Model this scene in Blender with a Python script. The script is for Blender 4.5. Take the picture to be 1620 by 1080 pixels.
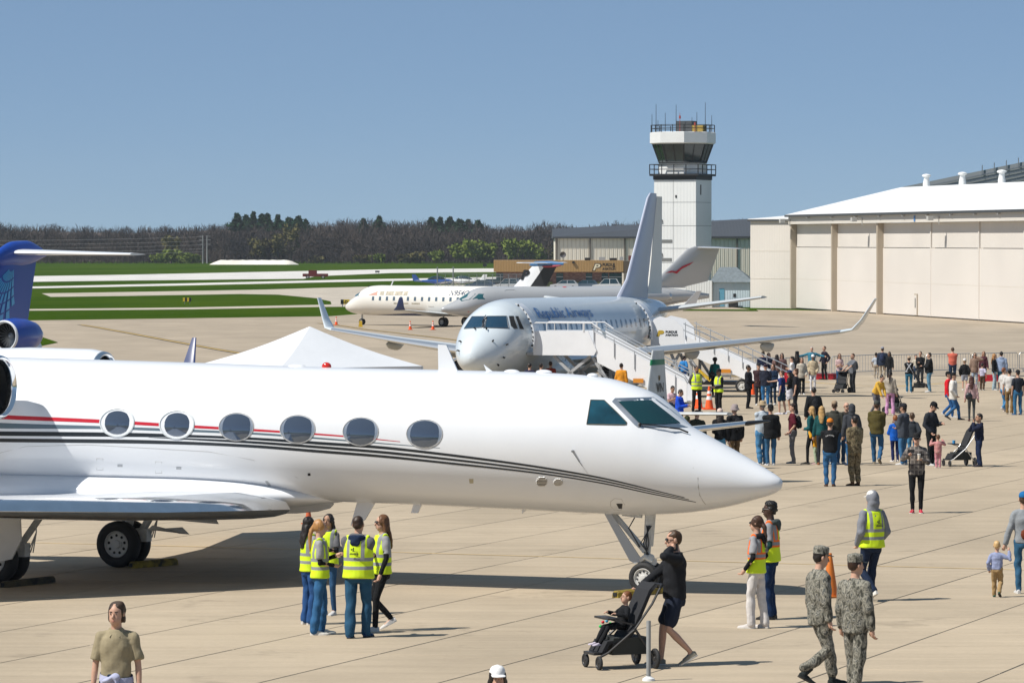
import bpy, bmesh, math, random
import numpy as np
from mathutils import Vector, Matrix
from mathutils.bvhtree import BVHTree
R = math.radians
random.seed(7)
for o in list(bpy.data.objects): bpy.data.objects.remove(o)
SC = bpy.context.scene
COL = SC.collection

# ------------------------------------------------------------------ camera
FPX, HOR, CZ = 6600.0, 380.0, 5.35          # focal length in photo pixels, horizon row, camera height
PITCH = math.atan((540 - HOR) / FPX)
cam = bpy.data.cameras.new('camera'); camo = bpy.data.objects.new('camera', cam); COL.objects.link(camo)
cam.sensor_width = 36; cam.lens = 36 * FPX / 1620; cam.clip_start = 1; cam.clip_end = 30000
camo.location = (0, 0, CZ); camo.rotation_euler = (math.pi / 2 - PITCH, 0, 0)
SC.camera = camo
SC.render.resolution_x = 1024; SC.render.resolution_y = 682

# ------------------------------------------------------------------ sky, sun, exposure
SUN_EL, SUN_AZ = R(52), R(204)                # azimuth of the sun seen from above, counter-clockwise from +x
sdir = Vector((math.cos(SUN_EL) * math.cos(SUN_AZ), math.cos(SUN_EL) * math.sin(SUN_AZ), math.sin(SUN_EL)))
W = bpy.data.worlds.new('World'); SC.world = W; W.use_nodes = True
nt = W.node_tree; nt.nodes.clear()
sky = nt.nodes.new('ShaderNodeTexSky'); sky.sky_type = 'NISHITA'; sky.sun_disc = False
sky.sun_elevation = SUN_EL; sky.sun_rotation = math.pi / 2 - SUN_AZ
sky.altitude = 8000; sky.air_density = 1.0; sky.dust_density = 1.5; sky.ozone_density = 3.0
bg = nt.nodes.new('ShaderNodeBackground'); bg.inputs[1].default_value = 0.076
wo = nt.nodes.new('ShaderNodeOutputWorld')
veil = nt.nodes.new('ShaderNodeMix'); veil.data_type = 'RGBA'; veil.inputs[0].default_value = .55     # thin even haze over the whole sky
veil.inputs[7].default_value = (2.52, 3.85, 5.45, 1)
nt.links.new(sky.outputs[0], veil.inputs[6]); nt.links.new(veil.outputs[2], bg.inputs[0]); nt.links.new(bg.outputs[0], wo.inputs[0])
sl = bpy.data.lights.new('sun', 'SUN'); sl.energy = 4.7; sl.angle = R(0.5); sl.color = (1, .95, .87)
so = bpy.data.objects.new('sun', sl); COL.objects.link(so)
so.rotation_euler = (-sdir).to_track_quat('-Z', 'Y').to_euler()
vs = SC.view_settings; vs.view_transform = 'Standard'; vs.look = 'None'; vs.exposure = 0.25; vs.gamma = 1; vs.use_curve_mapping = False
SC.render.engine = 'CYCLES'

# ------------------------------------------------------------------ ground profile and pixel helpers
SLOPE = 60 / 6600.0
def GZ(y):
    if y < 232: return -SLOPE * y
    if y < 400: return -SLOPE * 232 - .0025 * (y - 232)
    return -SLOPE * 232 - .0025 * 168
RX = Matrix.Rotation(-PITCH, 3, 'X')
def ray(px, py): return RX @ Vector(((px - 810) / FPX, 1.0, (540 - py) / FPX))
def P(px, py):
    "ground point seen at a photo pixel"
    r = ray(px, py); lo, hi = 5.0, 9000.0
    for _ in range(60):
        m = (lo + hi) / 2
        if CZ + r.z * m - GZ(r.y * m) > 0: lo = m
        else: hi = m
    p = r * lo; return Vector((p.x, p.y, GZ(p.y)))
def AT(px, d): return Vector(((px - 810) / FPX * d, d, GZ(d)))      # ground point under a pixel column at distance d
def ZAT(py, d): return CZ + ray(810, py).z / ray(810, py).y * d - GZ(d)  # height above ground of a pixel row at distance d

# ------------------------------------------------------------------ materials
MATS = {}
def M(name, col, rough=.5, metal=0.0, spec=.5, var=None, bump=None, coat=0, trans=0, emit=None, sub=None):
    if name in MATS: return MATS[name]
    m = bpy.data.materials.new(name); m.use_nodes = True; n = m.node_tree.nodes; l = m.node_tree.links
    b = n['Principled BSDF']; b.inputs['Base Color'].default_value = (*col, 1); b.inputs['Roughness'].default_value = rough
    b.inputs['Metallic'].default_value = metal; b.inputs['Specular IOR Level'].default_value = spec
    b.inputs['Coat Weight'].default_value = coat; b.inputs['Transmission Weight'].default_value = trans
    tc = n.new('ShaderNodeTexCoord')
    if var:
        sc, amt = var[0], var[1]
        t = n.new('ShaderNodeTexNoise'); t.inputs['Scale'].default_value = sc; t.inputs['Detail'].default_value = 5
        mp = n.new('ShaderNodeMapping'); l.new(tc.outputs['Object'], mp.inputs[0]); l.new(mp.outputs[0], t.inputs[0])
        if len(var) > 2: mp.inputs['Scale'].default_value = var[2]
        r = n.new('ShaderNodeMapRange'); r.inputs[1].default_value = .3; r.inputs[2].default_value = .7
        r.inputs[3].default_value = 1 - amt; r.inputs[4].default_value = 1 + amt
        l.new(t.outputs[0], r.inputs[0])
        mx = n.new('ShaderNodeMix'); mx.data_type = 'RGBA'; mx.blend_type = 'MULTIPLY'; mx.inputs[0].default_value = 1
        mx.inputs[6].default_value = (*col, 1); l.new(r.outputs[0], mx.inputs[7]); l.new(mx.outputs[2], b.inputs['Base Color'])
    if bump:
        t = n.new('ShaderNodeTexNoise'); t.inputs['Scale'].default_value = bump[0]; t.inputs['Detail'].default_value = 6
        l.new(tc.outputs['Object'], t.inputs[0]); bp = n.new('ShaderNodeBump'); bp.inputs['Strength'].default_value = bump[1]
        bp.inputs['Distance'].default_value = bump[2] if len(bump) > 2 else .01
        l.new(t.outputs[0], bp.inputs['Height']); l.new(bp.outputs[0], b.inputs['Normal'])
    MATS[name] = m; return m
def ramp_mat(name, stops, scale, detail=3, rough=.9, stretch=(1, 1, 1), const=True, dist=0.0):
    "noise through a colour ramp (camouflage, brick dust, stains)"
    if name in MATS: return MATS[name]
    m = M(name, stops[0][1], rough); n = m.node_tree.nodes; l = m.node_tree.links; b = n['Principled BSDF']
    tc = n.new('ShaderNodeTexCoord'); mp = n.new('ShaderNodeMapping'); mp.inputs['Scale'].default_value = stretch
    t = n.new('ShaderNodeTexNoise'); t.inputs['Scale'].default_value = scale; t.inputs['Detail'].default_value = detail; t.inputs['Distortion'].default_value = dist
    cr = n.new('ShaderNodeValToRGB'); cr.color_ramp.interpolation = 'CONSTANT' if const else 'LINEAR'
    e = cr.color_ramp.elements
    while len(e) < len(stops): e.new(.5)
    for k, (p, c) in enumerate(stops): e[k].position = p; e[k].color = (*c, 1)
    l.new(tc.outputs['Object'], mp.inputs[0]); l.new(mp.outputs[0], t.inputs[0]); l.new(t.outputs[0], cr.inputs[0]); l.new(cr.outputs[0], b.inputs['Base Color'])
    return m
def wrib(name, col, pitch, rough=.5, axis=0, depth=.3, var=.05):
    "painted ribbed sheet metal: fine relief by bump along one object axis"
    if name in MATS: return MATS[name]
    m = M(name, col, rough, var=(.15, var)); n = m.node_tree.nodes; l = m.node_tree.links; b = n['Principled BSDF']
    tc = n.new('ShaderNodeTexCoord'); mp = n.new('ShaderNodeMapping')
    w = n.new('ShaderNodeTexWave'); w.inputs['Scale'].default_value = 1.0 / pitch / 3.1831 * 1.0
    w.bands_direction = 'XYZ'[axis]; w.wave_profile = 'SIN'
    l.new(tc.outputs['Object'], w.inputs[0])
    bp = n.new('ShaderNodeBump'); bp.inputs['Strength'].default_value = depth; bp.inputs['Distance'].default_value = .05
    l.new(w.outputs[1], bp.inputs['Height']); l.new(bp.outputs[0], b.inputs['Normal'])
    return m

# ------------------------------------------------------------------ mesh builder
class MB:
    def __init__(s): s.v = []; s.f = []; s.mi = []
    def add(s, vs, fs, mi=0):
        o = len(s.v); s.v += [tuple(v) for v in vs]; s.f += [tuple(i + o for i in f) for f in fs]; s.mi += [mi] * len(fs); return s
    def box(s, c, size, rot=None, mi=0):
        x, y, z = [a / 2 for a in size]
        vs = [Vector((i * x, j * y, k * z)) for i in (-1, 1) for j in (-1, 1) for k in (-1, 1)]
        if rot is not None: vs = [rot @ v for v in vs]
        return s.add([v + Vector(c) for v in vs], [(0, 1, 3, 2), (4, 6, 7, 5), (0, 4, 5, 1), (2, 3, 7, 6), (0, 2, 6, 4), (1, 5, 7, 3)], mi)
    def span(s, a, b, mi=0): return s.box([(a[i] + b[i]) / 2 for i in range(3)], [abs(b[i] - a[i]) for i in range(3)], None, mi)
    def bar(s, p, q, w, h=None, mi=0, up=(0, 0, 1)):
        p, q = Vector(p), Vector(q); d = q - p; L = d.length
        if L < 1e-6: return s
        d.normalize(); u = Vector(up)
        if abs(d.dot(u)) > .98: u = Vector((0, 1, 0))
        a = d.cross(u).normalized(); b = a.cross(d)
        rot = Matrix((d, a, b)).transposed()
        return s.box((p + q) / 2, (L, w, h or w), rot, mi)
    def tube(s, pts, rad, n=8, mi=0, cap=True, up=(0, 0, 1), flat=1.0):
        pts = [Vector(p) for p in pts]; k = len(pts)
        if not hasattr(rad, '__len__'): rad = [rad] * k
        rings = []; pa = None
        for i, p in enumerate(pts):
            d = (pts[min(i + 1, k - 1)] - pts[max(i - 1, 0)]).normalized(); u = Vector(up)
            if pa is None:
                if abs(d.dot(u)) > .97: u = Vector((0, 1, 0)) if abs(d.y) < .9 else Vector((1, 0, 0))
                a = d.cross(u).normalized()
            else:
                a = pa - d * pa.dot(d); a = a.normalized() if a.length > 1e-4 else d.cross(u).normalized()
            pa = a; b = a.cross(d)
            r = rad[i]; ra, rb = (r if hasattr(r, '__len__') else (r, r * flat))
            rings.append([p + a * ra * math.cos(2 * math.pi * j / n) + b * rb * math.sin(2 * math.pi * j / n) for j in range(n)])
        return s.loft(rings, cap, mi)
    def loft(s, rings, cap=True, mi=0, closed=True):
        n = len(rings[0]); vs = [v for r in rings for v in r]; fs = []
        for i in range(len(rings) - 1):
            for j in range(n if closed else n - 1):
                a, b = i * n + j, i * n + (j + 1) % n; fs.append((a, b, b + n, a + n))
        if cap: fs.append(tuple(range(n))[::-1]); fs.append(tuple((len(rings) - 1) * n + j for j in range(n)))
        return s.add(vs, fs, mi)
    def ball(s, c, r, nu=12, nv=8, mi=0, rot=None):
        c = Vector(c); r = r if hasattr(r, '__len__') else (r, r, r); vs = []; fs = []
        for i in range(1, nv):
            t = math.pi * i / nv
            for j in range(nu):
                a = 2 * math.pi * j / nu; vs.append(Vector((r[0] * math.sin(t) * math.cos(a), r[1] * math.sin(t) * math.sin(a), r[2] * math.cos(t))))
        vs.append(Vector((0, 0, r[2]))); vs.append(Vector((0, 0, -r[2]))); T = len(vs) - 2
        for i in range(nv - 2):
            for j in range(nu):
                a, b = i * nu + j, i * nu + (j + 1) % nu; fs.append((a, a + nu, b + nu, b))
        for j in range(nu):
            fs.append((T, j, (j + 1) % nu)); fs.append((T + 1, (nv - 2) * nu + (j + 1) % nu, (nv - 2) * nu + j))
        if rot is not None: vs = [rot @ v for v in vs]
        return s.add([v + c for v in vs], fs, mi)
    def lathe(s, prof, c=(0, 0, 0), axis='x', n=24, mi=0, ry=1.0, rz=1.0):
        "profile of (along axis, radius)"
        c = Vector(c); rings = []
        for a, r in prof:
            ring = []
            for j in range(n):
                t = 2 * math.pi * j / n; u, w = r * math.cos(t) * ry, r * math.sin(t) * rz
                ring.append(c + (Vector((a, u, w)) if axis == 'x' else Vector((u, a, w)) if axis == 'y' else Vector((u, w, a))))
            rings.append(ring)
        return s.loft(rings, False, mi)
    def prism(s, poly, h0, h1, plane='xy', mi=0):
        n = len(poly)
        def pt(p, h): return (p[0], p[1], h) if plane == 'xy' else (p[0], h, p[1]) if plane == 'xz' else (h, p[0], p[1])
        vs = [pt(p, h0) for p in poly] + [pt(p, h1) for p in poly]
        fs = [tuple(range(n))[::-1], tuple(range(n, 2 * n))] + [(i, (i + 1) % n, n + (i + 1) % n, n + i) for i in range(n)]
        return s.add(vs, fs, mi)
    def mesh(s, name, mats, smooth=35):
        me = bpy.data.meshes.new(name); me.from_pydata([tuple(v) for v in s.v], [], s.f)
        for m in (mats if isinstance(mats, (list, tuple)) else [mats]): me.materials.append(m)
        me.polygons.foreach_set('material_index', s.mi)
        finish(me, smooth); return me
    def obj(s, name, mats, parent=None, smooth=35, loc=None):
        o = bpy.data.objects.new(name, s.mesh(name, mats, smooth)); COL.objects.link(o); o.parent = parent
        if loc is not None: o.location = loc
        return o
def finish(me, smooth):
    bm = bmesh.new(); bm.from_mesh(me)
    bmesh.ops.recalc_face_normals(bm, faces=bm.faces)
    if smooth:
        lim = math.radians(smooth)
        for f in bm.faces: f.smooth = True
        for e in bm.edges:
            e.smooth = not (len(e.link_faces) != 2 or e.calc_face_angle(0) > lim)
    bm.to_mesh(me); bm.free(); me.update()

def tag(o, label, cat, group=None, kind=None):
    if label: o['label'] = label
    if cat: o['category'] = cat
    if group: o['group'] = group
    if kind: o['kind'] = kind
    return o
def thing(name, label, cat, loc=(0, 0, 0), rz=0.0, group=None, slope=False):
    o = bpy.data.objects.new(name, None); COL.objects.link(o); o.empty_display_size = .3
    o.location = loc
    m = Matrix.Rotation(rz, 3, 'Z')
    if slope and loc[1] < 232: m = Matrix.Rotation(-math.atan(SLOPE), 3, 'X') @ m
    o.rotation_euler = m.to_euler()
    return tag(o, label, cat, group)
def MW(o): return Matrix.LocRotScale(o.location, o.rotation_euler, o.scale)
def copy_tree(o, parent=None):
    c = o.copy(); COL.objects.link(c); c.parent = parent
    for ch in list(o.children): copy_tree(ch, c)
    return c
def rd(m): return m
def pchip(xs, ys, q):
    "monotone cubic interpolation, xs increasing"
    xs = np.array(xs, float); ys = np.array(ys, float); h = np.diff(xs); dl = np.diff(ys) / h
    d = np.zeros_like(ys)
    for i in range(1, len(xs) - 1):
        if dl[i - 1] * dl[i] > 0:
            w1, w2 = 2 * h[i] + h[i - 1], h[i] + 2 * h[i - 1]; d[i] = (w1 + w2) / (w1 / dl[i - 1] + w2 / dl[i])
    d[0] = dl[0]; d[-1] = dl[-1]
    q = np.asarray(q, float); i = np.clip(np.searchsorted(xs, q) - 1, 0, len(h) - 1)
    t = (q - xs[i]) / h[i]; t2, t3 = t * t, t ** 3
    return (2 * t3 - 3 * t2 + 1) * ys[i] + (t3 - 2 * t2 + t) * h[i] * d[i] + (-2 * t3 + 3 * t2) * ys[i + 1] + (t3 - t2) * h[i] * d[i + 1]

# ------------------------------------------------------------------ surface decals: trim laid on a curved skin
class Skin:
    def __init__(s, root, mb):
        s.M = MW(root); s.I = s.M.inverted(); s.bvh = BVHTree.FromPolygons([Vector(v) for v in mb.v], mb.f)
        s.eye = s.I @ Vector((0, 0, CZ))
    def hit(s, px, py, off=.004):
        d = (s.I.to_3x3() @ ray(px, py)).normalized(); h = s.bvh.ray_cast(s.eye, d)
        if h[0] is None: return None
        n = h[1]
        if n.dot(d) > 0: n = -n
        return h[0] + n * off
    def side(s, x, z, sgn, off=.004):
        "skin point at station x and height z on the side sgn (+1 left, -1 right)"
        h = s.bvh.ray_cast(Vector((x, sgn * 20, z)), Vector((0, -sgn, 0)))
        if h[0] is None: return None
        n = h[1]
        if n.y * sgn < 0: n = -n
        return h[0] + n * off
def poly_patch(mb, fn, poly, off, mi=0, sub=6):
    "fill a convex polygon by a fan grid and lay every point on the skin through fn(u,v,off)"
    n = len(poly); cx = sum(p[0] for p in poly) / n; cy = sum(p[1] for p in poly) / n
    pts = []
    for i in range(n):
        a, b = poly[i], poly[(i + 1) % n]
        k = max(1, int(math.dist(a, b) / sub))
        pts += [(a[0] + (b[0] - a[0]) * j / k, a[1] + (b[1] - a[1]) * j / k) for j in range(k)]
    m = len(pts); rings = []
    for t in (1.0, .66, .33):
        r = [fn(cx + (p[0] - cx) * t, cy + (p[1] - cy) * t, off) for p in pts]
        if any(q is None for q in r): return None
        rings.append(r)
    c = fn(cx, cy, off); vs = [q for r in rings for q in r] + [c]; fs = []
    for i in range(2):
        for j in range(m): fs.append((i * m + j, i * m + (j + 1) % m, (i + 1) * m + (j + 1) % m, (i + 1) * m + j))
    for j in range(m): fs.append((2 * m + j, 2 * m + (j + 1) % m, 3 * m))
    mb.add(vs, fs, mi); return rings[0]
def rim(mb, ring, w, mi=0):
    "a raised bead along a closed outline"
    k = len(ring); ring = [Vector(p) for p in ring]
    mb.tube(ring + [ring[0]], w, 5, mi, cap=False)
def text_mesh(txt, size=1.0, bold=0.0, shear=0.0, align='LEFT', spacing=1.0):
    cu = bpy.data.curves.new('txt', 'FONT'); cu.body = txt; cu.size = size; cu.offset = bold; cu.shear = shear; cu.align_x = align
    cu.space_character = spacing; cu.resolution_u = 3
    o = bpy.data.objects.new('txt', cu); COL.objects.link(o); dg = bpy.context.evaluated_depsgraph_get()
    me = bpy.data.meshes.new_from_object(o.evaluated_get(dg)); bpy.data.objects.remove(o)
    v = [tuple(q.co) for q in me.vertices]; f = [tuple(p.vertices) for p in me.polygons]; bpy.data.meshes.remove(me)
    return v, f
def text_on(name, txt, mats, parent, fn, size=1.0, bold=0.0, shear=0.0, align='LEFT', spacing=1.0):
    v, f = text_mesh(txt, size, bold, shear, align, spacing); mb = MB(); q = [fn(a[0], a[1]) for a in v]
    ok = [f_ for f_ in f if all(q[i] is not None for i in f_)]
    q = [p if p is not None else (0, 0, 0) for p in q]
    mb.add(q, ok); return mb.obj(name, mats, parent, 0)
# ================================================================== the setting
def sheet(name, polys, dz, mat, parent=None, kind='structure', zfun=None):
    bm = bmesh.new()
    for poly in polys:
        f = bm.faces.new([bm.verts.new((p[0], p[1], 0)) for p in poly])
    bmesh.ops.triangulate(bm, faces=bm.faces)
    for yy in (232, 400):
        bmesh.ops.bisect_plane(bm, geom=bm.verts[:] + bm.edges[:] + bm.faces[:], plane_co=(0, yy, 0), plane_no=(0, 1, 0))
    for v in bm.verts: v.co.z = GZ(v.co.y) + dz
    bmesh.ops.recalc_face_normals(bm, faces=bm.faces)
    for f in bm.faces:
        if f.normal.z < 0: f.normal_flip()
    me = bpy.data.meshes.new(name); bm.to_mesh(me); bm.free(); me.materials.append(mat)
    o = bpy.data.objects.new(name, me); COL.objects.link(o); o.parent = parent
    if kind and not parent: o['kind'] = kind
    return o
def gp(*pix): return [tuple(P(*p)[:2]) for p in pix]

def grass_mat():
    m = M('grass', (.075, .125, .018), 1.0, spec=0); n = m.node_tree.nodes; l = m.node_tree.links; b = n['Principled BSDF']
    tc = n.new('ShaderNodeTexCoord'); cols = []
    t = n.new('ShaderNodeTexNoise'); t.inputs['Scale'].default_value = .03; t.inputs['Detail'].default_value = 8; t.inputs['Roughness'].default_value = .7
    mp = n.new('ShaderNodeMapping'); mp.inputs['Scale'].default_value = (1, .35, 1)
    l.new(tc.outputs['Object'], mp.inputs[0]); l.new(mp.outputs[0], t.inputs[0])
    cr = n.new('ShaderNodeValToRGB'); e = cr.color_ramp.elements
    e[0].position = .3; e[0].color = (.020, .054, .002, 1); e[1].position = .72; e[1].color = (.052, .088, .006, 1)
    l.new(t.outputs[0], cr.inputs[0]); l.new(cr.outputs[0], b.inputs['Base Color'])
    return m
def concrete_mat(name, base, joints=False, objrand=False, dark=.78):
    m = M(name, base, .92, spec=.25); n = m.node_tree.nodes; l = m.node_tree.links; b = n['Principled BSDF']
    geo = n.new('ShaderNodeNewGeometry')
    def noise(scale, det, stretch=(1, 1, 1), rot=0, rough=.55):
        mp = n.new('ShaderNodeMapping'); mp.inputs['Scale'].default_value = stretch; mp.inputs['Rotation'].default_value = (0, 0, rot)
        l.new(geo.outputs['Position'], mp.inputs[0])
        t = n.new('ShaderNodeTexNoise'); t.inputs['Scale'].default_value = scale; t.inputs['Detail'].default_value = det; t.inputs['Roughness'].default_value = rough
        l.new(mp.outputs[0], t.inputs[0]); return t.outputs[0]
    def rng(o, a, b_, lo, hi):
        r = n.new('ShaderNodeMapRange'); r.inputs[1].default_value = a; r.inputs[2].default_value = b_; r.inputs[3].default_value = lo; r.inputs[4].default_value = hi
        l.new(o, r.inputs[0]); return r.outputs[0]
    def mul(a, b_):
        x = n.new('ShaderNodeMath'); x.operation = 'MULTIPLY'; l.new(a, x.inputs[0]); l.new(b_, x.inputs[1]); return x.outputs[0]
    v = rng(noise(.22, 6, (1, .4, 1), R(-19)), .3, .7, .86, 1.10)              # broad wear
    v = mul(v, rng(noise(.9, 7, (.25, 2.2, 1), R(12), .65), .35, .7, .90, 1.07))  # drag streaks from sweepers and tyres
    v = mul(v, rng(noise(14, 5), .3, .7, .95, 1.05))                            # aggregate
    v = mul(v, rng(noise(.55, 4, (1, 1, 1), 0, .75), .60, .70, 1.0, dark))      # oil and rubber stains
    if objrand:
        oi = n.new('ShaderNodeObjectInfo'); v = mul(v, rng(oi.outputs['Random'], 0, 1, .94, 1.05))
    else:
        at = n.new('ShaderNodeAttribute'); at.attribute_name = 'tint'
    mx = n.new('ShaderNodeMix'); mx.data_type = 'RGBA'; mx.blend_type = 'MULTIPLY'; mx.inputs[0].default_value = 1
    mx.inputs[6].default_value = (*base, 1); l.new(v, mx.inputs[7]); l.new(mx.outputs[2], b.inputs['Base Color'])
    bp = n.new('ShaderNodeBump'); bp.inputs['Strength'].default_value = .35; bp.inputs['Distance'].default_value = .006
    l.new(noise(60, 4), bp.inputs['Height']); l.new(bp.outputs[0], b.inputs['Normal'])
    return m
CONC = (.42, .345, .25)
m_grass = grass_mat()
m_slab = concrete_mat('concrete_slab', CONC, objrand=True)
m_slabfar = concrete_mat('concrete_slab_far', CONC)
m_joint = M('joint_filler', (.07, .06, .05), .95)
m_taxi = concrete_mat('taxiway_concrete', (.46, .41, .34), dark=.93)
m_runway = concrete_mat('runway_concrete', (.62, .60, .57), dark=.95)

# ground sheet with the grass of the airfield, out to the horizon
sheet('ground', [[(-6000, -300), (6000, -300), (6000, 14000), (-6000, 14000)]], -.06, m_grass)
# apron: dark joint bed, slabs on it
apron_far = gp((-260, 509), (48, 506.5), (300, 503), (520, 500), (560, 497), (640, 486), (760, 478), (1000, 480), (1160, 486), (1190, 489.5)) + [tuple(P(1900, 500)[:2]), tuple(P(1900, 900)[:2]), (60, 20), (-60, 20)]
apron = sheet('apron', [apron_far], -.016, concrete_mat('apron_concrete_far', (.375, .312, .236)))
near_bed = [(-38, 22), (38, 22), (58, 230), (-58, 230)]
jb = sheet('joint_bed', [near_bed], -.010, m_joint, parent=apron)
TH = R(71); u1 = Vector((math.cos(TH), math.sin(TH))); u2 = Vector((math.sin(TH), -math.cos(TH)))     # along and across the bays
SW, SLEN = 2.25, 6.0
off0 = -(-math.sin(TH) * P(880, 1029.5).x + math.cos(TH) * P(880, 1029.5).y)                          # a joint seen by the stroller
cells = []
c55 = u1.dot(Vector(P(200, 1021)[:2]))
for i in range(-45, 60):
    for j in range(-8, 45):
        c = u2 * (off0 + (i + .5) * SW) + u1 * (c55 + (j + .5) * SLEN)
        if 26 < c.y < 228 and abs(c.x) < (1000 / FPX) * c.y + 6: cells.append((c.y, c))
cells.sort(key=lambda q: q[0])
slope_rot = Matrix.Rotation(-math.atan(SLOPE), 3, 'X') @ Matrix.Rotation(TH, 3, 'Z')
mbs = MB(); bv = .012
a, b_ = SLEN / 2 - .012, SW / 2 - .010
ring = lambda e, z: [(-a + e, -b_ + e, z), (a - e, -b_ + e, z), (a - e, b_ - e, z), (-a + e, b_ - e, z)]
mbs.loft([ring(0, -.06), ring(0, -bv), ring(bv * .7, 0)], True)
slab_me = mbs.mesh('slab', m_slab, 0)
seen = [q for q in cells if q[0] > 40][:300]
rest = [q for q in cells if q not in seen]
for d, c in seen:
    o = bpy.data.objects.new('slab', slab_me); COL.objects.link(o); o.parent = apron
    o.location = (c.x, c.y, GZ(c.y) - random.random() * .003); o.rotation_euler = slope_rot.to_euler()
mbf = MB()
for d, c in rest:
    z = GZ(c.y)
    q = [c + u1 * s * a + u2 * t * b_ for s, t in ((-1, -1), (1, -1), (1, 1), (-1, 1))]
    mbf.add([(p.x, p.y, GZ(p.y) - random.random() * .002) for p in q], [(0, 1, 2, 3)])
of = mbf.obj('slab_field', m_slabfar, apron, 0); of['kind'] = 'stuff'
# small grass wedge left of the apron
sheet('grass_verge', [gp((-60, 526), (52, 528), (92, 541.5), (60, 548), (-60, 548))], .006, m_grass)
sheet('grass_strip', [gp((1080, 489), (1196, 489.5), (1200, 492), (1080, 491.5))], .006, m_grass)
# taxiways and runways, laid as sheets over the grass
TX = [('taxiway', gp((-300, 490), (48, 488), (300, 485.5), (520, 481), (640, 474), (700, 470), (760, 478), (640, 486), (545, 484.5), (520, 484.5), (300, 488.5), (48, 490.5), (-300, 493)), m_taxi, -.050),
      ('taxiway', gp((66, 463.5), (250, 460.5), (420, 457.5), (500, 455), (600, 452.5), (780, 449), (1000, 446), (1000, 462), (690, 470), (560, 482), (525, 482), (523, 476), (500, 471), (440, 465.5), (380, 464.5), (200, 467.5), (80, 469)), m_taxi, -.046),
      ('taxiway', gp((-300, 455), (60, 452.5), (300, 447.5), (540, 442), (1000, 434), (1000, 436.5), (540, 445.5), (300, 450.8), (60, 455.5), (-300, 458)), m_runway, -.050),
      ('runway', gp((-300, 442), (0, 437), (180, 434.5), (400, 430), (620, 425.5), (1000, 422.5), (1000, 428), (620, 431.5), (500, 436.5), (480, 440.5), (180, 443.5), (0, 446), (-300, 449)), m_runway, -.050)]
for nm, poly, mt, dz in TX: sheet(nm, [poly], dz, mt)
# painted guide lines
m_yel = M('worn_yellow_paint', (.50, .33, .08), .85, var=(3, .45)); m_dk = M('line_black_border', (.09, .08, .07), .9, var=(1.2, .3))
def gline(name, pts, w, mat, dz):
    q = [Vector(p) for p in pts]; L, Rr = [], []
    for i, p in enumerate(q):
        d = (q[min(i + 1, len(q) - 1)] - q[max(i - 1, 0)]).normalized(); n_ = Vector((-d.y, d.x)) * w / 2
        L.append(p + n_); Rr.append(p - n_)
    o = sheet(name, [[L[i], L[i + 1], Rr[i + 1], Rr[i]] for i in range(len(q) - 1)], dz, mat)
    return o
m_faint = M('faded_yellow_paint', (.52, .385, .20), .9, var=(2.2, .18))
gline('guide_line', gp((-40, 856), (90, 859), (300, 864), (620, 873), (900, 881), (1130, 888), (1350, 894), (1700, 903)), .13, m_faint, .004)
curve = gp((128, 513.5), (150, 517), (200, 526), (270, 539), (330, 550), (400, 562), (520, 585), (700, 625))
gline('guide_line_border', curve, .75, m_dk, .004); gline('guide_line', curve, .3, m_yel, .008)
curve = gp((505, 511), (540, 515), (580, 521), (650, 529), (716, 537), (800, 549), (900, 566))
gline('guide_line_border', curve, .6, m_dk, .004); gline('guide_line', curve, .22, m_yel, .008)
gline('guide_line', gp((1150, 594), (1300, 606), (1400, 612), (1620, 598)), .25, m_yel, .004)
gline('tar_seam', gp((1030, 614), (1300, 622), (1460, 630)), .5, M('tar', (.10, .09, .08), .8), .004)
# ================================================================== aircraft building blocks
m_white = M('white_aircraft_paint', (.73, .75, .78), .28, spec=.5, coat=.35, var=(1.2, .015))
m_grille = M('dark_grille', (.05, .05, .05), .6)
m_chrome = M('polished_metal', (.82, .83, .84), .10, metal=1, var=(4, .05))
m_alu = M('bare_aluminium', (.62, .63, .64), .34, metal=1, var=(5, .08))
m_gearw = M('gear_paint', (.55, .56, .55), .45, var=(9, .12))
m_greyp = M('grey_paint', (.36, .38, .40), .45, var=(6, .08))
m_tyre = M('tyre_rubber', (.018, .019, .021), .75, bump=(30, .2))
m_black = M('black_paint', (.012, .013, .016), .4)
m_dark = M('dark_recess', (.012, .013, .014), .8)  # near-black for dark fittings and for shade painted into openings
m_red = M('red_paint', (.50, .015, .03), .35)
m_gstripe = M('grey_stripe', (.10, .145, .18), .35)
m_bstripe = M('black_stripe', (.010, .016, .022), .3)
m_glassd = M('cockpit_glass', (.012, .035, .045), .06, spec=.9, coat=.5)
m_yellow = M('yellow_paint', (.62, .40, .02), .6, var=(8, .25))
m_steel = M('steel', (.35, .36, .37), .4, metal=.8)
def cabin_glass():
    m = M('cabin_window_glass', (.20, .25, .32), .05, spec=1.0, coat=1.0); return m
m_cab = M('cabin_window_glass', (.10, .13, .18), .03, metal=.55, spec=1.0, coat=.6)

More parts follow.
